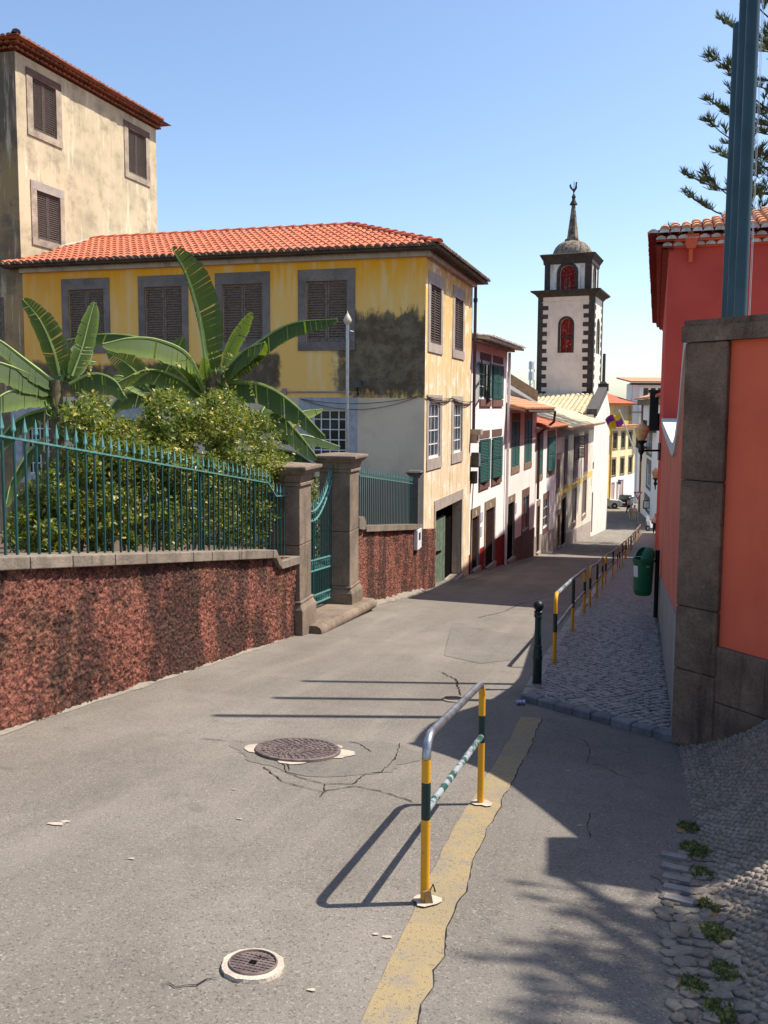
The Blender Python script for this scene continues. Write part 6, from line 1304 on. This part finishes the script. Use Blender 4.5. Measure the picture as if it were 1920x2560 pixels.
# Norfolk pines
def pine(label, base, zs, lens, rise, rtr, nbr, az0, tuft=.3, dens=1., seed=3, fat=1., angs=None):
    q_ = random.Random(seed); t = thing('norfolk_pine', label, 'tree', base, 'pines beyond the right edge'); top = zs[-1] + .5; MB().tube([base - Zv * .5, Vector((base.x, base.y, top * .6)), Vector((base.x, base.y, top))], [rtr, rtr * .7, rtr * .25], 10).build('trunk', M['bark'], t, True)
    fb = MB(); col = []
    def tuf(p, d, s):
        g = q_.random()
        for i in range(int(18 * dens)):
            dd = (d * .55 + Zv * q_.uniform(.35, 1.0) + Vector((q_.gauss(0, .42), q_.gauss(0, .42), 0))).normalized(); o = p + d * q_.uniform(-.5, .5) * s * .8; sd = dd.cross(Vector((q_.gauss(0, 1), q_.gauss(0, 1), q_.gauss(0, 1)))).normalized() * s * .034; k0 = len(fb.v)
            L_ = s * q_.uniform(.6, 1.05); fb.v += [tuple(o - sd), tuple(o + sd), tuple(o + dd * L_ * .6 + sd * 1.1), tuple(o + dd * L_), tuple(o + dd * L_ * .6 - sd * 1.1)]; fb.f.append((k0, k0 + 1, k0 + 2, k0 + 3, k0 + 4)); col.extend([(g, q_.random() * .3, 0, 1)] * 5)
    crown = MB()
    for w_, (z, L) in enumerate(zip(zs, lens)):
        for k in range(nbr):
            a = az0 + 6.283 * k / nbr + w_ * .37 + q_.uniform(-.12, .12) if angs is None else angs[k] + q_.uniform(-.1, .1); ll = L * q_.uniform(.82, 1.08); rs = rise * q_.uniform(.7, 1.3); d = Vector((math.cos(a), math.sin(a), 0)); sd = Vector((-d.y, d.x, 0)); o = Vector((base.x, base.y, z + q_.uniform(-.15, .15)))
            pts = [o + d * ll * s + Zv * (-.22 * ll * math.sin(s * 2.4) * .5 + rs * s * s) for s in np.linspace(0, 1, 8)]; crown.tube(pts, [fat * (.045 * ll / 3.5 * (1 - .8 * i / 7) + .006) for i in range(8)], 5, False)
            for s in np.arange(.30, 1.01, .085 / dens):
                p = crom(pts, 20)[int(s * 20)]; sg = 1 if int(s * 100) % 2 else -1
                tw = ll * .30 * (1.08 - s) + .12
                for sg in (-1, 1):
                    if q_.random() < .38: continue
                    e = p + sd * sg * tw * q_.uniform(.6, 1.1) + d * tw * .5 + Zv * tw * .28; crown.tube([p, p.lerp(e, .5) - Zv * .03, e], [.014, .01, .006], 4, False); tuf(e, (e - p).normalized(), tuft * q_.uniform(.75, 1.15))
                    if tw > .5: tuf(p.lerp(e, .55), (e - p).normalized(), tuft * .8)
                if s > .9: tuf(p, d, tuft)
    crown.build('branches', M['bark'], t, True, 'stuff'); fb.col = col; fb.build('foliage', M['pine'], t); return t
pine('norfolk pine with tufted upswept boughs rising behind the red house', Vector((25.6, 52.5, -7)), [11.2, 13.4, 15.2, 16.9, 18.9, 21.2, 23.6, 26., 28.2], [8.8, 8.5, 8.0, 7.7, 7.4, 7.0, 6.2, 5.2, 4.], 2.4, .42, 7, 2.95, .66, 1.25)
pine('pine standing right of the view, known by its feathery shadow on the asphalt', Vector((5.2, 2.98, -.5)), [5.35, 5.6, 5.9], [1.85, 1.6, 1.2], .25, .13, 7, 1.55, .16, 1.3, 9, 3.2, (1.0, 1.3, 1.55, 1.78, -.9, -.2, .5))
# ------------------------------------------------------------------ street furniture
def arc(c, a, b, r, n=5): return [c + a * (r * math.cos(t)) + b * (r * math.sin(t)) for t in np.linspace(0, math.pi / 2, n)]
def rail_near():
    A, B = gnd(1062, 2262), gnd(1201, 2012); t = thing('railing', 'near yellow and green hooped railing standing alone on the painted line', 'railing', A, 'hooped yellow railings'); h = .77; r_ = .0205; br = .10; u = (B - A); u.z = 0; u.normalize()
    At, Bt = A + Zv * h, B + Zv * h; d = (Bt - At).normalized()
    for p, s in ((A, 1), (B, -1)):
        MB().tube([p - Zv * .05, p + Zv * .395], r_, 14).build('post', M['rail_y'], t, True); MB().tube([p + Zv * .395, p + Zv * .565], r_ + .0006, 14).build('green_band', M['rail_g'], t, True)
        MB().tube([p + Zv * .565, p + Zv * (h - br + (.0 if s > 0 else .05))], r_, 14).build('post_top', M['rail_y'], t, True)
        ring = []; k = 14
        for i in range(k): a = 6.283 * i / k; f = .062 + rnd.uniform(-.012, .016); ring.append((p.x + f * math.cos(a) + .01, p.y + f * math.sin(a)))
        fan(MB(), ring, .014); b = MB(); fan(b, ring, .014); b.build('footing', M['cement'], t)
    pts = [A + Zv * (h - br)] + [A + Zv * (h - br) + d * br * (1 - math.cos(a)) + Zv * br * math.sin(a) for a in np.linspace(.25, math.pi / 2, 6)]; q = [B + Zv * (h - br) - d * br * (1 - math.cos(a)) + Zv * br * math.sin(a) for a in np.linspace(math.pi / 2, .25, 6)]
    MB().tube(pts + q[:-3], r_, 14).build('top_rail', M['rail_steel'], t, True); MB().tube(q[-4:] + [B + Zv * (h - br + .04)], r_ + .0006, 14).build('bend', M['rail_y'], t, True)
    MB().tube([A + Zv * .43, B + Zv * .43], r_ * .85, 12).build('mid_rail', M['rail_bar'], t, True)
    MB().box(A + Zv * .045 + Vector((.012, -.026, 0)), .034, .014, .06, (.95, .2, .2), (-.2, .97, 0), (-.2, 0, .97)).build('padlock', plain('brass_padlock', (.30, .19, .09), .5, .3), t); MB().tube([A + Vector((.02, -.024, .07)), A + Vector((.035, -.02, .1)), A + Vector((.045, -.01, .06))], .004, 6).build('shackle', M['black_iron'], t)
rail_near()
RLs = [(2.16, 10.6), (3.90, 16.41), (4.46, 18.27), (6.24, 24.18), (6.62, 25.37)]
def kxy(y): return float(np.interp(y, [10.6, 16.41, 24.18, 29.34, 43, 72], [2.16, 3.90, 6.24, 8.0, 12.35, 21.75]))
names = ['first hooped railing of the row, nearest the black bollard', 'second hooped railing of the row down the pavement edge', 'third hooped railing of the row down the pavement edge', 'fourth hooped railing of the row along the kerb', 'fifth hooped railing of the row along the kerb', 'sixth hooped railing of the row along the kerb', 'seventh hooped railing of the row, near the people', 'last small hooped railing at the far end of the row']
def panel(y0, y1, lab):
    P_ = [Vector((kxy(y), y, rz(kxy(y), y) + PH)) for y in (y0, (y0 + y1) / 2, y1)]; t = thing('railing', lab, 'railing', P_[0], 'hooped yellow railings'); h = .88; r_ = .026; br = .12; d = (P_[2] - P_[0]).normalized()
    for i, p in enumerate(P_):
        MB().tube([p - Zv * .04, p + Zv * .40], r_, 8).build('post', M['rail_y'], t, True); MB().tube([p + Zv * .40, p + Zv * (.64 if i != 1 else h)], r_ + .0006, 8).build('green_band', M['rail_g'], t, True)
        if i != 1: MB().tube([p + Zv * .64] + [p + Zv * (h - br) + d * (br * (1 - math.cos(a))) * (1 if i == 0 else -1) + Zv * br * math.sin(a) for a in np.linspace(0, math.pi / 2, 5)], r_, 8).build('bend', M['rail_y'], t, True)
    MB().tube([P_[0] + Zv * h + d * br, P_[1] + Zv * h, P_[2] + Zv * h - d * br], r_ * .98, 8).build('top_rail', M['rail_bar'], t, True); MB().tube([P_[0] + Zv * .45, P_[1] + Zv * .45, P_[2] + Zv * .45], r_ * .8, 8).build('mid_rail', M['rail_bar'], t, True)
for (y0, y1), lab in zip(((10.6, 16.41), (18.27, 24.18), (25.37, 31.2), (33., 38.9), (40.6, 46.5), (48.2, 54.), (55.8, 61.6), (63.4, 69)), names): panel(y0, y1, lab)
# bollard
p = gnd(1342, 1712, PH); BO = thing('bollard', 'black iron bollard with ball top at the pavement corner', 'bollard', p)
k = .92 / 1.0; MB().lathe(p, [(.050, -.03), (.050, .30 * k), (.054, .31 * k), (.054, .34 * k), (.047, .36 * k), (.05, .40 * k), (.036, .45 * k)], 16).build('base', M['rail_g'], BO, True)
MB().lathe(p, [(.037, .44 * k), (.046, .45 * k), (.046, .47 * k), (.037, .48 * k), (.035, .80 * k), (.046, .81 * k), (.046, .83 * k), (.038, .845 * k), (.046, .855 * k), (.046, .875 * k), (.028, .89 * k)], 16).build('shaft', M['rail_g'], BO, True); MB().lathe(p + Zv * (.94 * k), [(.056 * math.cos(a), .056 * math.sin(a)) for a in np.linspace(-1.2, 1.57, 9)], 16).build('ball', M['black_iron'], BO, 'all')
# litter bin
q = gnd(1641, 1545, PH); q = Vector((q.x - .02, q.y, q.z)); BN = thing('litter_bin', 'green plastic litter bin with hood on a post by the red wall', 'bin', q); bc = q + Vector((-.27, -.02, 0)); z0 = .46; hb_ = .70
MB().tube([q - Zv * .05, q + Zv * 1.33], .042, 10).build('post', M['black_iron'], BN, True)
MB().lathe(bc + Zv * z0, [(.05, .0), (.145, .005), (.165, .05), (.178, .30), (.190, hb_ - .08), (.192, hb_ - .05), (.215, hb_ - .05), (.218, hb_), (.198, hb_), (.186, hb_ - .04), (.17, .1), (.02, .08)], 24).build('body', M['bin'], BN, True)
b = MB(); n = 12; vs_ = []
for i in range(n + 1):
    a = R(-125) + R(250) * i / n; 
    for f, z in ((1.0, 0.), (1.0, .07), (.82, .15), (.45, .20), (0., .21)): vs_.append(bc + Vector((math.cos(a) * .195 * f + (.05 * z / .2), math.sin(a) * .195 * f, z0 + hb_ + z + .012)))
b.add(vs_, [(i * 5 + j, (i + 1) * 5 + j, (i + 1) * 5 + j + 1, i * 5 + j + 1) for i in range(n) for j in range(4)]); b.build('hood', M['bin_lid'], BN, True)
for a0, a1, z1, z2, nm, m in ((R(185), R(222), .36, .58, 'sticker', M['white_plastic']), (R(268), R(288), hb_ - .14, hb_ - .10, 'plate', M['sill'])):
    b = MB(); pts = [(a0 + (a1 - a0) * i / 4) for i in range(5)]
    for x, y in zip(pts, pts[1:]): b.quad(*[bc + Vector((math.cos(a) * (.162 + .034 * z / .62 + .004), math.sin(a) * (.162 + .034 * z / .62 + .004), z0 + z)) for a, z in ((x, z1), (y, z1), (y, z2), (x, z2))])
    b.build(nm, m, BN)
# wall lamps
def wall_lamp(px, py, y, lab):
    s = 1.; w_ = at(1652, py, y); xw = RC.x + (y - RC.y) * math.tan(R(17.5)) if y < 41 else Q0.x + (y - Q0.y) * math.tan(R(15.2)); c = at(px, py, y); t = thing('wall_lamp', lab, 'lamp', c, 'lantern lamps on wall brackets')
    MB().lathe(c, [(.10, 0), (.16, .16), (.205, .30), (.205, .34), (.07, .46), (.02, .53), (.005, .58)], 10).build('globe', M['lamp_glass'], t, True); MB().lathe(c, [(.02, -.62), (.035, -.5), (.03, -.42), (.09, -.32), (.09, -.26), (.06, -.2), (.07, -.1), (.14, -.05), (.15, .0), (.02, .005)], 12).build('collar', M['black_iron'], t, True)
    MB().tube([c - Zv * .29, Vector((xw + .03, c.y + .1, c.z - .29))], .03, 8).build('arm', M['black_iron'], t, True); MB().box(Vector((xw + .0, c.y + .1, c.z - .32)), .06, .16, .5).build('wall_plate', M['black_iron'], t)
wall_lamp(1604, 1101, 24.5, 'amber lantern on iron bracket nearest us on the red house'); wall_lamp(1639, 1195, 44., 'smaller amber lantern further down the street')
# flag
f0_, f1_ = at(1587, 1130, 60), at(1548, 1025, 58.5); FL = thing('flag', 'yellow and purple quartered flag on a slanting white staff over the street', 'flag', f0_); MB().tube([f0_, f1_], .045, 8).build('staff', M['white_paint'], FL, True)
n_ = NT('flag_cloth'); ft_ = n_.sep(n_.attr('tint'))[0]; fm = n_.fin(n_.mix(ft_, (.70, .46, .012), (.23, .035, .26)), .8)
b = MB(); col = []; nu, nv = 12, 8
for i in range(nu):
    for j in range(nv):
        qd = []
        for (ii, jj) in ((i, j), (i + 1, j), (i + 1, j + 1), (i, j + 1)):
            s, v = ii / nu, jj / nv; o = f1_.lerp(f0_, .03 + .27 * v); qd.append(o + Vector((-.95 * s, .22 * math.sin(s * 9 + v * 2) * s, -.62 * s - .10 * math.sin(s * 7) + .1 * s * (1 - v))))
        pu = ((i < nu / 2) ^ (j < nv / 2)); k0 = len(b.v); b.v += [tuple(x) for x in qd]; b.f.append((k0, k0 + 1, k0 + 2, k0 + 3)); col += [(1. if pu else 0., 0, 0, 1)] * 4
b.col = col; b.build('cloth', fm, FL)
# far signs
def tri(c, s, up): return [c + Vector((-s, 0, .58 * s * up)), c + Vector((s, 0, .58 * s * up)), c + Vector((0, 0, -1.15 * s * up))]
p = at(1594, 1308, 84); YS = thing('yield_sign', 'red and white triangular give-way sign on a grey post', 'sign', p); MB().tube([p, Vector((p.x, p.y, at(0, 1232, 84).z + .3))], .045, 8).build('post', M['metal'], YS); c = at(1594, 1236, 84) - Vector((0, .08, 0))
MB().prism(tri(c, .44, 1), (0, .03, 0)).build('plate', plain('sign_red', (.55, .02, .02), .4), YS); MB().prism([x - Vector((0, .008, 0)) for x in tri(c, .27, 1)], (0, .006, 0)).build('face', M['white_plastic'], YS)
p = at(1547.5, 1250, 101); PS = thing('parking_sign', 'small blue square sign on a thin post before the cream building', 'sign', p); MB().tube([p - Zv * .3, at(1547.5, 1196, 101)], .04, 6).build('post', M['metal'], PS); c = at(1548, 1205, 101) - Vector((0, .08, 0)); MB().box(c, .36, .03, .52).build('plate', plain('sign_blue', (.02, .12, .5), .4), PS)
b = MB(); b.box(c + Vector((-.06, -.02, 0)), .05, .01, .34); b.box(c + Vector((.02, -.021, .14)), .14, .01, .05); b.box(c + Vector((.02, -.021, .02)), .14, .01, .05); b.box(c + Vector((.08, -.022, .08)), .05, .01, .12); b.build('letter', M['white_plastic'], PS)
p = at(1616, 1280, 88); MN = thing('menu_board', 'black framed menu board with white sheet on the pavement', 'sign', p); c = at(1616, 1261, 88); MB().box(c, .72, .06, .86, (.98, 0, .05)).build('frame', M['black_iron'], MN); MB().box(c - Vector((0, .035, 0)), .56, .01, .66).build('sheet', M['white_plastic'], MN); MB().tube([c - Zv * .43, p], .03, 6).build('leg', M['black_iron'], MN)
# ------------------------------------------------------------------ vehicles
def wheel(t, c, r_, ax, w_=.2):
    c = Vector(c); ax = Vector(ax); wl = MB().lathe(c - ax * w_ / 2, [(r_ * .6, 0), (r_ * .95, 0), (r_, .03), (r_, w_ - .03), (r_ * .95, w_), (r_ * .6, w_)], 20, ax).build('wheel', plain('tyre', (.02, .02, .02), .9), t, True)
    MB().lathe(c - ax * (w_ / 2 + .005), [(.05, 0), (r_ * .62, .01), (r_ * .62, w_ + .0), (.05, w_ + .01)], 14, ax).build('rim', M['metal'], wl)
def car(name, label, o, az, prof, glass, W, m, wh, wr, lights, extra=None):
    """prof: side outline (x forward, z up); glass: list of side window outlines"""
    u = Vector((math.sin(az), math.cos(az), 0)); v = Vector((math.cos(az), -math.sin(az), 0)); t = thing(name, label, 'car', o)
    b = MB(); n = len(prof); rows = []
    for s, k in ((-1, .86), (-.93, 1.), (.93, 1.), (1, .86)):
        rows.append([o + u * (x * (1 if abs(s) < 1 else .985)) + v * (W / 2 * s * (1 - .16 * max(0, (z - .95) / .6))) + Zv * (z if abs(s) < 1 else .1 + (z - .1) * .97) for x, z in prof])
    vs_ = [q for r_ in rows for q in r_]; fs = [(k * n + i, k * n + (i + 1) % n, (k + 1) * n + (i + 1) % n, (k + 1) * n + i) for k in range(3) for i in range(n)] + [tuple(range(n)), tuple(3 * n + i for i in range(n - 1, -1, -1))]
    b.add(vs_, fs); b.build('body', m, t, True)
    for s in (-1, 1):
        for g in glass: MB().prism([o + u * x + v * (s * W / 2 * (1.004 - .16 * max(0, (z - .95) / .6))) + Zv * z for x, z in g], v * (s * .012)).build('side_window', M['glass'], t)
        for x in wh: wheel(t, o + u * x + v * s * (W / 2 - .1) + Zv * wr, wr, v)
        for x, z, mm in lights: MB().box(o + u * x + v * s * W * .36 + Zv * z, .06, .3, .16, u, v).build('headlight' if x > 0 else 'tail_light', mm, t)
        MB().box(o + u * .75 + v * s * (W / 2 + .1) + Zv * 1.02, .1, .2, .14, u, v).build('mirror', m, t)
    if extra: extra(t, o, u, v)
    return t
red_l = plain('tail_red', (.5, .02, .02), .3); wht_l = plain('lamp_clear', (.7, .7, .7), .2)
g_ = at(1532, 1267, 104); o = g_ - Vector((1.45, 0, 0)); o.z = rz(o.x, o.y)
def px_(t, o, u, v):
    b = MB(); b.add([o + u * x + v * y + Zv * z for x, y, z in ((.62, -.66, 1.1), (.62, .66, 1.1), (.1, .6, 1.6), (.1, -.6, 1.6))], [(0, 1, 2, 3)]); b.build('windscreen', M['glass'], t); MB().box(o + u * 2.4 + Zv * .45, .12, 1.7, .25, u, v).build('bumper', M['black_iron'], t)
car('pickup_car', 'silver four-wheel-drive car half hidden behind the church wall', o, R(93), [(-2.3, .35), (2.35, .35), (2.4, .75), (2.25, 1.02), (.95, 1.12), (.25, 1.70), (-1.5, 1.72), (-2.2, 1.15), (-2.35, .8)], [[(.75, 1.12), (.2, 1.6), (-.35, 1.62), (-.35, 1.12)], [(-.45, 1.12), (-.45, 1.62), (-1.4, 1.62), (-1.8, 1.14)]], 1.8, plain('silver_paint', (.42, .46, .45), .3, .4, .03), (1.45, -1.4), .38, [(2.32, .85, wht_l), (-2.3, .95, red_l)], px_)
o = at(1562, 1262, 108); o.z = rz(o.x, o.y) - .02
def hx_(t, o, u, v):
    b = MB(); b.add([o + u * x + v * y + Zv * z for x, y, z in ((-1.97, -.62, 1.0), (-1.97, .62, 1.0), (-1.62, .56, 1.4), (-1.62, -.56, 1.4))], [(0, 1, 2, 3)]); b.build('rear_window', M['glass'], t); MB().box(o - u * 2.03 + Zv * .62, .02, .5, .12, u, v).build('number_plate', M['white_plastic'], t)
car('hatchback_car', 'black hatchback parked before the cream building', o, R(22), [(-1.9, .3), (1.95, .3), (2.0, .65), (1.8, .85), (.9, .95), (.2, 1.44), (-1.5, 1.46), (-1.92, .98), (-2.0, .6)], [[(.75, .95), (.2, 1.36), (-.5, 1.38), (-.5, .95)], [(-.58, .95), (-.58, 1.38), (-1.4, 1.38), (-1.65, .98)]], 1.72, plain('black_paint', (.012, .012, .014), .2, .3, .02), (1.25, -1.2), .31, [(1.9, .72, wht_l), (-1.95, .85, red_l)], hx_)
# scooter
o = at(1630, 1293, 77); o.z = rz(o.x, o.y) + PH; SC = thing('scooter', 'white scooter parked on the pavement by the wall', 'scooter', o); u = Vector((-.75, -.6, 0)).normalized(); v = Vector((-u.y, u.x, 0))
wheel(SC, o + u * .65 + Zv * .25, .25, v, .12); wheel(SC, o - u * .6 + Zv * .25, .25, v, .12); sm_ = plain('scooter_white', (.7, .72, .76), .3)
MB().prism([o + u * x + v * -.17 + Zv * z for x, z in ((-.85, .5), (-.2, .42), (.25, .25), (.4, .3), (.62, .95), (.5, 1.0), (.2, .45), (-.1, .62), (-.9, .78))], v * .34).build('body', sm_, SC); MB().prism([o + u * x + v * -.14 + Zv * z for x, z in ((-.9, .79), (-.12, .64), (-.1, .74), (-.85, .88))], v * .28).build('seat', M['black_iron'], SC); MB().tube([o + u * .5 + v * -.33 + Zv * 1.05, o + u * .55 + Zv * 1.0, o + u * .5 + v * .33 + Zv * 1.05], .025, 6).build('handlebar', M['black_iron'], SC); MB().prism([o + u * .62 + v * s * .18 + Zv * z for s, z in ((-1, 1.0), (1, 1.0), (.7, 1.4), (-.7, 1.4))], u * .02).build('windshield', sm_, SC); MB().lathe(o + u * .68 + Zv * .88, [(.08, 0), (.07, .04), (.01, .05)], 10, u).build('headlight', wht_l, SC)
# ------------------------------------------------------------------ people
def skin(name, pts, edges, rad, m, par, root=0, sub=1):
    me = bpy.data.meshes.new(name); me.from_pydata([tuple(p) for p in pts], edges, []); me.materials.append(m); o = bpy.data.objects.new(name, me); C.objects.link(o); o.parent = par; WL[o.name] = WL[par.name]
    md = o.modifiers.new('skin', 'SKIN'); md.use_smooth_shade = True; md.branch_smoothing = .4
    if not me.skin_vertices: me.skin_vertices.new()
    for i, r_ in enumerate(rad): me.skin_vertices[0].data[i].radius = (r_, r_); me.skin_vertices[0].data[i].use_root = (i == root)
    s = o.modifiers.new('sub', 'SUBSURF'); s.levels = s.render_levels = sub; return o
skin_m = plain('skin_tone', (.46, .27, .19), .6)
def person(label, o, az, h, shirt, trous, hair, step=.12, arms=((.0, .0), (.0, .0)), bag=None):
    t = thing('person', label, 'person', o, 'people at the end of the street'); c, s = math.cos(-az), math.sin(-az)
    def L(x, y, z): return Vector((c * x - s * y, s * x + c * y, z)) * h
    (lx, ly), (rx, ry) = arms
    J = [L(0, 0, .53), L(0, .005, .64), L(0, .0, .75), L(0, 0, .83), L(0, .005, .875), L(0, .012, .935), L(0, .0, .985)]
    E_ = [(0, 1), (1, 2), (2, 3), (3, 4), (4, 5), (5, 6)]; Rd = [.085, .078, .092, .05, .034, .062, .04]
    for sg, (ax, ay), st_ in ((-1, arms[0], step), (1, arms[1], -step)):
        k = len(J); J += [L(sg * .105, 0, .80), L(sg * .135, -.02 + ay * .3, .645), L(sg * (.13 - ax), .05 + ay, .52 + ay * .6), L(sg * (.125 - ax), .08 + ay * 1.2, .475 + ay * .7)]; E_ += [(2, k), (k, k + 1), (k + 1, k + 2), (k + 2, k + 3)]; Rd += [.046, .034, .024, .02]
        k = len(J); J += [L(sg * .052, 0, .49), L(sg * .055, st_ * .45 + .01, .28), L(sg * .055, st_ - .02, .05), L(sg * .06, st_ + .07, .018)]; E_ += [(0, k), (k, k + 1), (k + 1, k + 2), (k + 2, k + 3)]; Rd += [.066, .046, .03, .022]
    sc = h
    skin('body', J, E_, [r_ * sc for r_ in Rd], skin_m, t)
    ids = [0, 1, 2, 3, 7, 8, 15, 16]; mp = {q: i for i, q in enumerate(ids)}; skin('shirt', [J[i] for i in ids], [(mp[a], mp[b]) for a, b in E_ if a in mp and b in mp], [(Rd[i] + .012) * sc for i in ids], shirt, t)
    ids = [0, 11, 12, 13, 19, 20, 21]; mp = {q: i for i, q in enumerate(ids)}; skin('trousers', [J[i] for i in ids], [(mp[a], mp[b]) for a, b in E_ if a in mp and b in mp], [(Rd[i] + .012) * sc for i in ids], trous, t)
    MB().lathe(o + J[5] + Zv * .01 * h, [(.066 * h * math.cos(a), .066 * h * math.sin(a)) for a in np.linspace(-.1, 1.5, 5)], 10).build('hair', hair, t, 'all')
    fwd = (L(0, 1, 0) / h).normalized(); side = (L(1, 0, 0) / h).normalized(); hd = o + J[5]
    MB().prism([hd + fwd * .055 * h + side * .008 * h, hd + fwd * .055 * h - side * .008 * h, hd + fwd * .078 * h - Zv * .012 * h], Zv * .022 * h).build('nose', skin_m, t)
    for sg in (-1, 1): MB().box(hd + fwd * .058 * h + side * sg * .022 * h + Zv * .012 * h, .012 * h, .006 * h, .008 * h, side, fwd).build('eye', M['void'], t); MB().box(hd + side * sg * .062 * h, .012 * h, .022 * h, .035 * h, side, fwd).build('ear', skin_m, t)
    if bag: MB().box(o + J[2] - fwd * .1 * h - Zv * .03 * h, .17 * h, .09 * h, .2 * h, side, fwd).build('backpack', bag, t)
    return t
def cl(n, c): return plain(n, c, .85, 0, .1, 12, .15)
hr_d, hr_l = cl('dark_hair', (.03, .02, .015)), cl('grey_hair', (.35, .3, .26)); navy, beige_, pink_ = cl('navy_cloth', (.025, .035, .06)), cl('beige_cloth', (.5, .42, .32)), cl('pink_cloth', (.60, .42, .38)); wht, dark_ = cl('white_cloth', (.62, .6, .6)), cl('maroon_cloth', (.06, .02, .025))
def foot(px, py, y, h=PH): q = at(px, py, y); return Vector((q.x, q.y, rz(q.x, q.y) + h))
person('person in pale shirt and dark jeans walking by the red wall near the scooter', foot(1637, 1331, 72), R(15), 1.72, cl('checked_cloth', (.5, .42, .38)), navy, hr_l, .12, ((.03, .02), (.05, .12)))
person('person in pink top and pale trousers standing beside the give-way sign', foot(1586, 1292, 86), R(200), 1.66, pink_, beige_, hr_d, .03, ((.04, .1), (.0, .0)))
person('person in beige clothes left of the one in the pink top', foot(1577, 1291, 87), R(160), 1.62, beige_, beige_, hr_l, .03)
person('person in white shirt and dark maroon trousers crossing by the black car', foot(1571, 1274, 97, 0.), R(300), 1.74, wht, dark_, hr_d, .13)
# ------------------------------------------------------------------ weeds and litter
def weed(px, py, s, n, lab, hf=None):
    p = gnd(px, py); z = max(rz(p.x, p.y), bz(p.x, p.y)); p = Vector((p.x, p.y, z)); t = thing('weed', lab, 'weed', p, 'weeds along the pebble edge'); b = MB(); col = []; q_ = random.Random(px)
    for i in range(n):
        a = q_.random() * 6.283; rr = s * q_.random() ** .6; o = p + Vector((math.cos(a) * rr, math.sin(a) * rr * 1.6, 0)); o.z = max(rz(o.x, o.y), bz(o.x, o.y)) + q_.random() * s * .3; u_ = Vector((q_.gauss(0, 1), q_.gauss(0, 1), q_.uniform(.2, 1.4))).normalized(); v_ = u_.orthogonal().normalized(); l_ = q_.uniform(.014, .032); k0 = len(b.v)
        b.v += [tuple(o), tuple(o + u_ * l_ * .5 + v_ * l_ * .3), tuple(o + u_ * l_), tuple(o + u_ * l_ * .5 - v_ * l_ * .3)]; b.f.append((k0, k0 + 1, k0 + 2, k0 + 3)); col += [(q_.random(), q_.random() * .7 if q_.random() < .4 else 0, 0, 1)] * 4
    b.col = col; b.build('foliage', M['weed'], t)
for a in ((1722, 2075, .055, 160, 'small dark weed tuft at top of the pebble edge'), (1738, 2135, .075, 320, 'largest dark weed patch between asphalt and pebbles'), (1752, 2190, .05, 160, 'grassy weed just below the dark patch'), (1768, 2272, .04, 160, 'yellowish weed beside the lit pebbles'), (1790, 2345, .055, 240, 'bright green weed in the setts'), (1812, 2440, .05, 200, 'yellow-green weed low on the right'), (1735, 2480, .045, 180, 'small weed at the asphalt side of the setts'), (1800, 2545, .05, 200, 'weed at the bottom edge of the setts'), (1697, 1862, .05, 140, 'green sprig at the foot of the red wall')): weed(*a)
p = gnd(1301, 1763); CN = thing('crushed_can', 'crushed white and blue drinks can by the kerb corner', 'can', p); MB().lathe(p + Vector((-.04, 0, .024)), [(.018, 0), (.026, .01), (.02, .05), (.027, .08), (.018, .095)], 9, (1, .2, .05)).build('shell', plain('can_metal', (.55, .56, .62), .35, .5, .3, 40, .5, (.1, .12, .3)), CN, True)
dl = [(1640, 2118), (1688, 2085), (1790, 2290), (1390, 2068), (1095, 1180)]
for k, (px, py, lab) in enumerate(((1700, 2085, 'orange dry leaf beside the dark weed'), (1783, 2300, 'brown curled dry leaf on the setts'), (1443, 2070, 'cigarette end on the shaded asphalt'))):
    p = gnd(px, py); z = max(rz(p.x, p.y), bz(p.x, p.y)) + .012; p.z = z; s = .022
    if k < 2: tag(MB().add([p + Vector((-s, 0, .004)), p + Vector((0, -s * .7, .0)), p + Vector((s * 1.3, 0, .012)), p + Vector((0, s * .8, .01)), p + Vector((0, 0, .014))], [(0, 1, 4), (1, 2, 4), (2, 3, 4), (3, 0, 4)]).build('dry_leaf', M['dry']), lab, 'leaf')
    else: tag(MB().tube([p, p + Vector((.028, .004, .0))], .004, 8).build('cigarette_end', plain('cigarette', (.6, .38, .2), .8)), lab, 'litter')
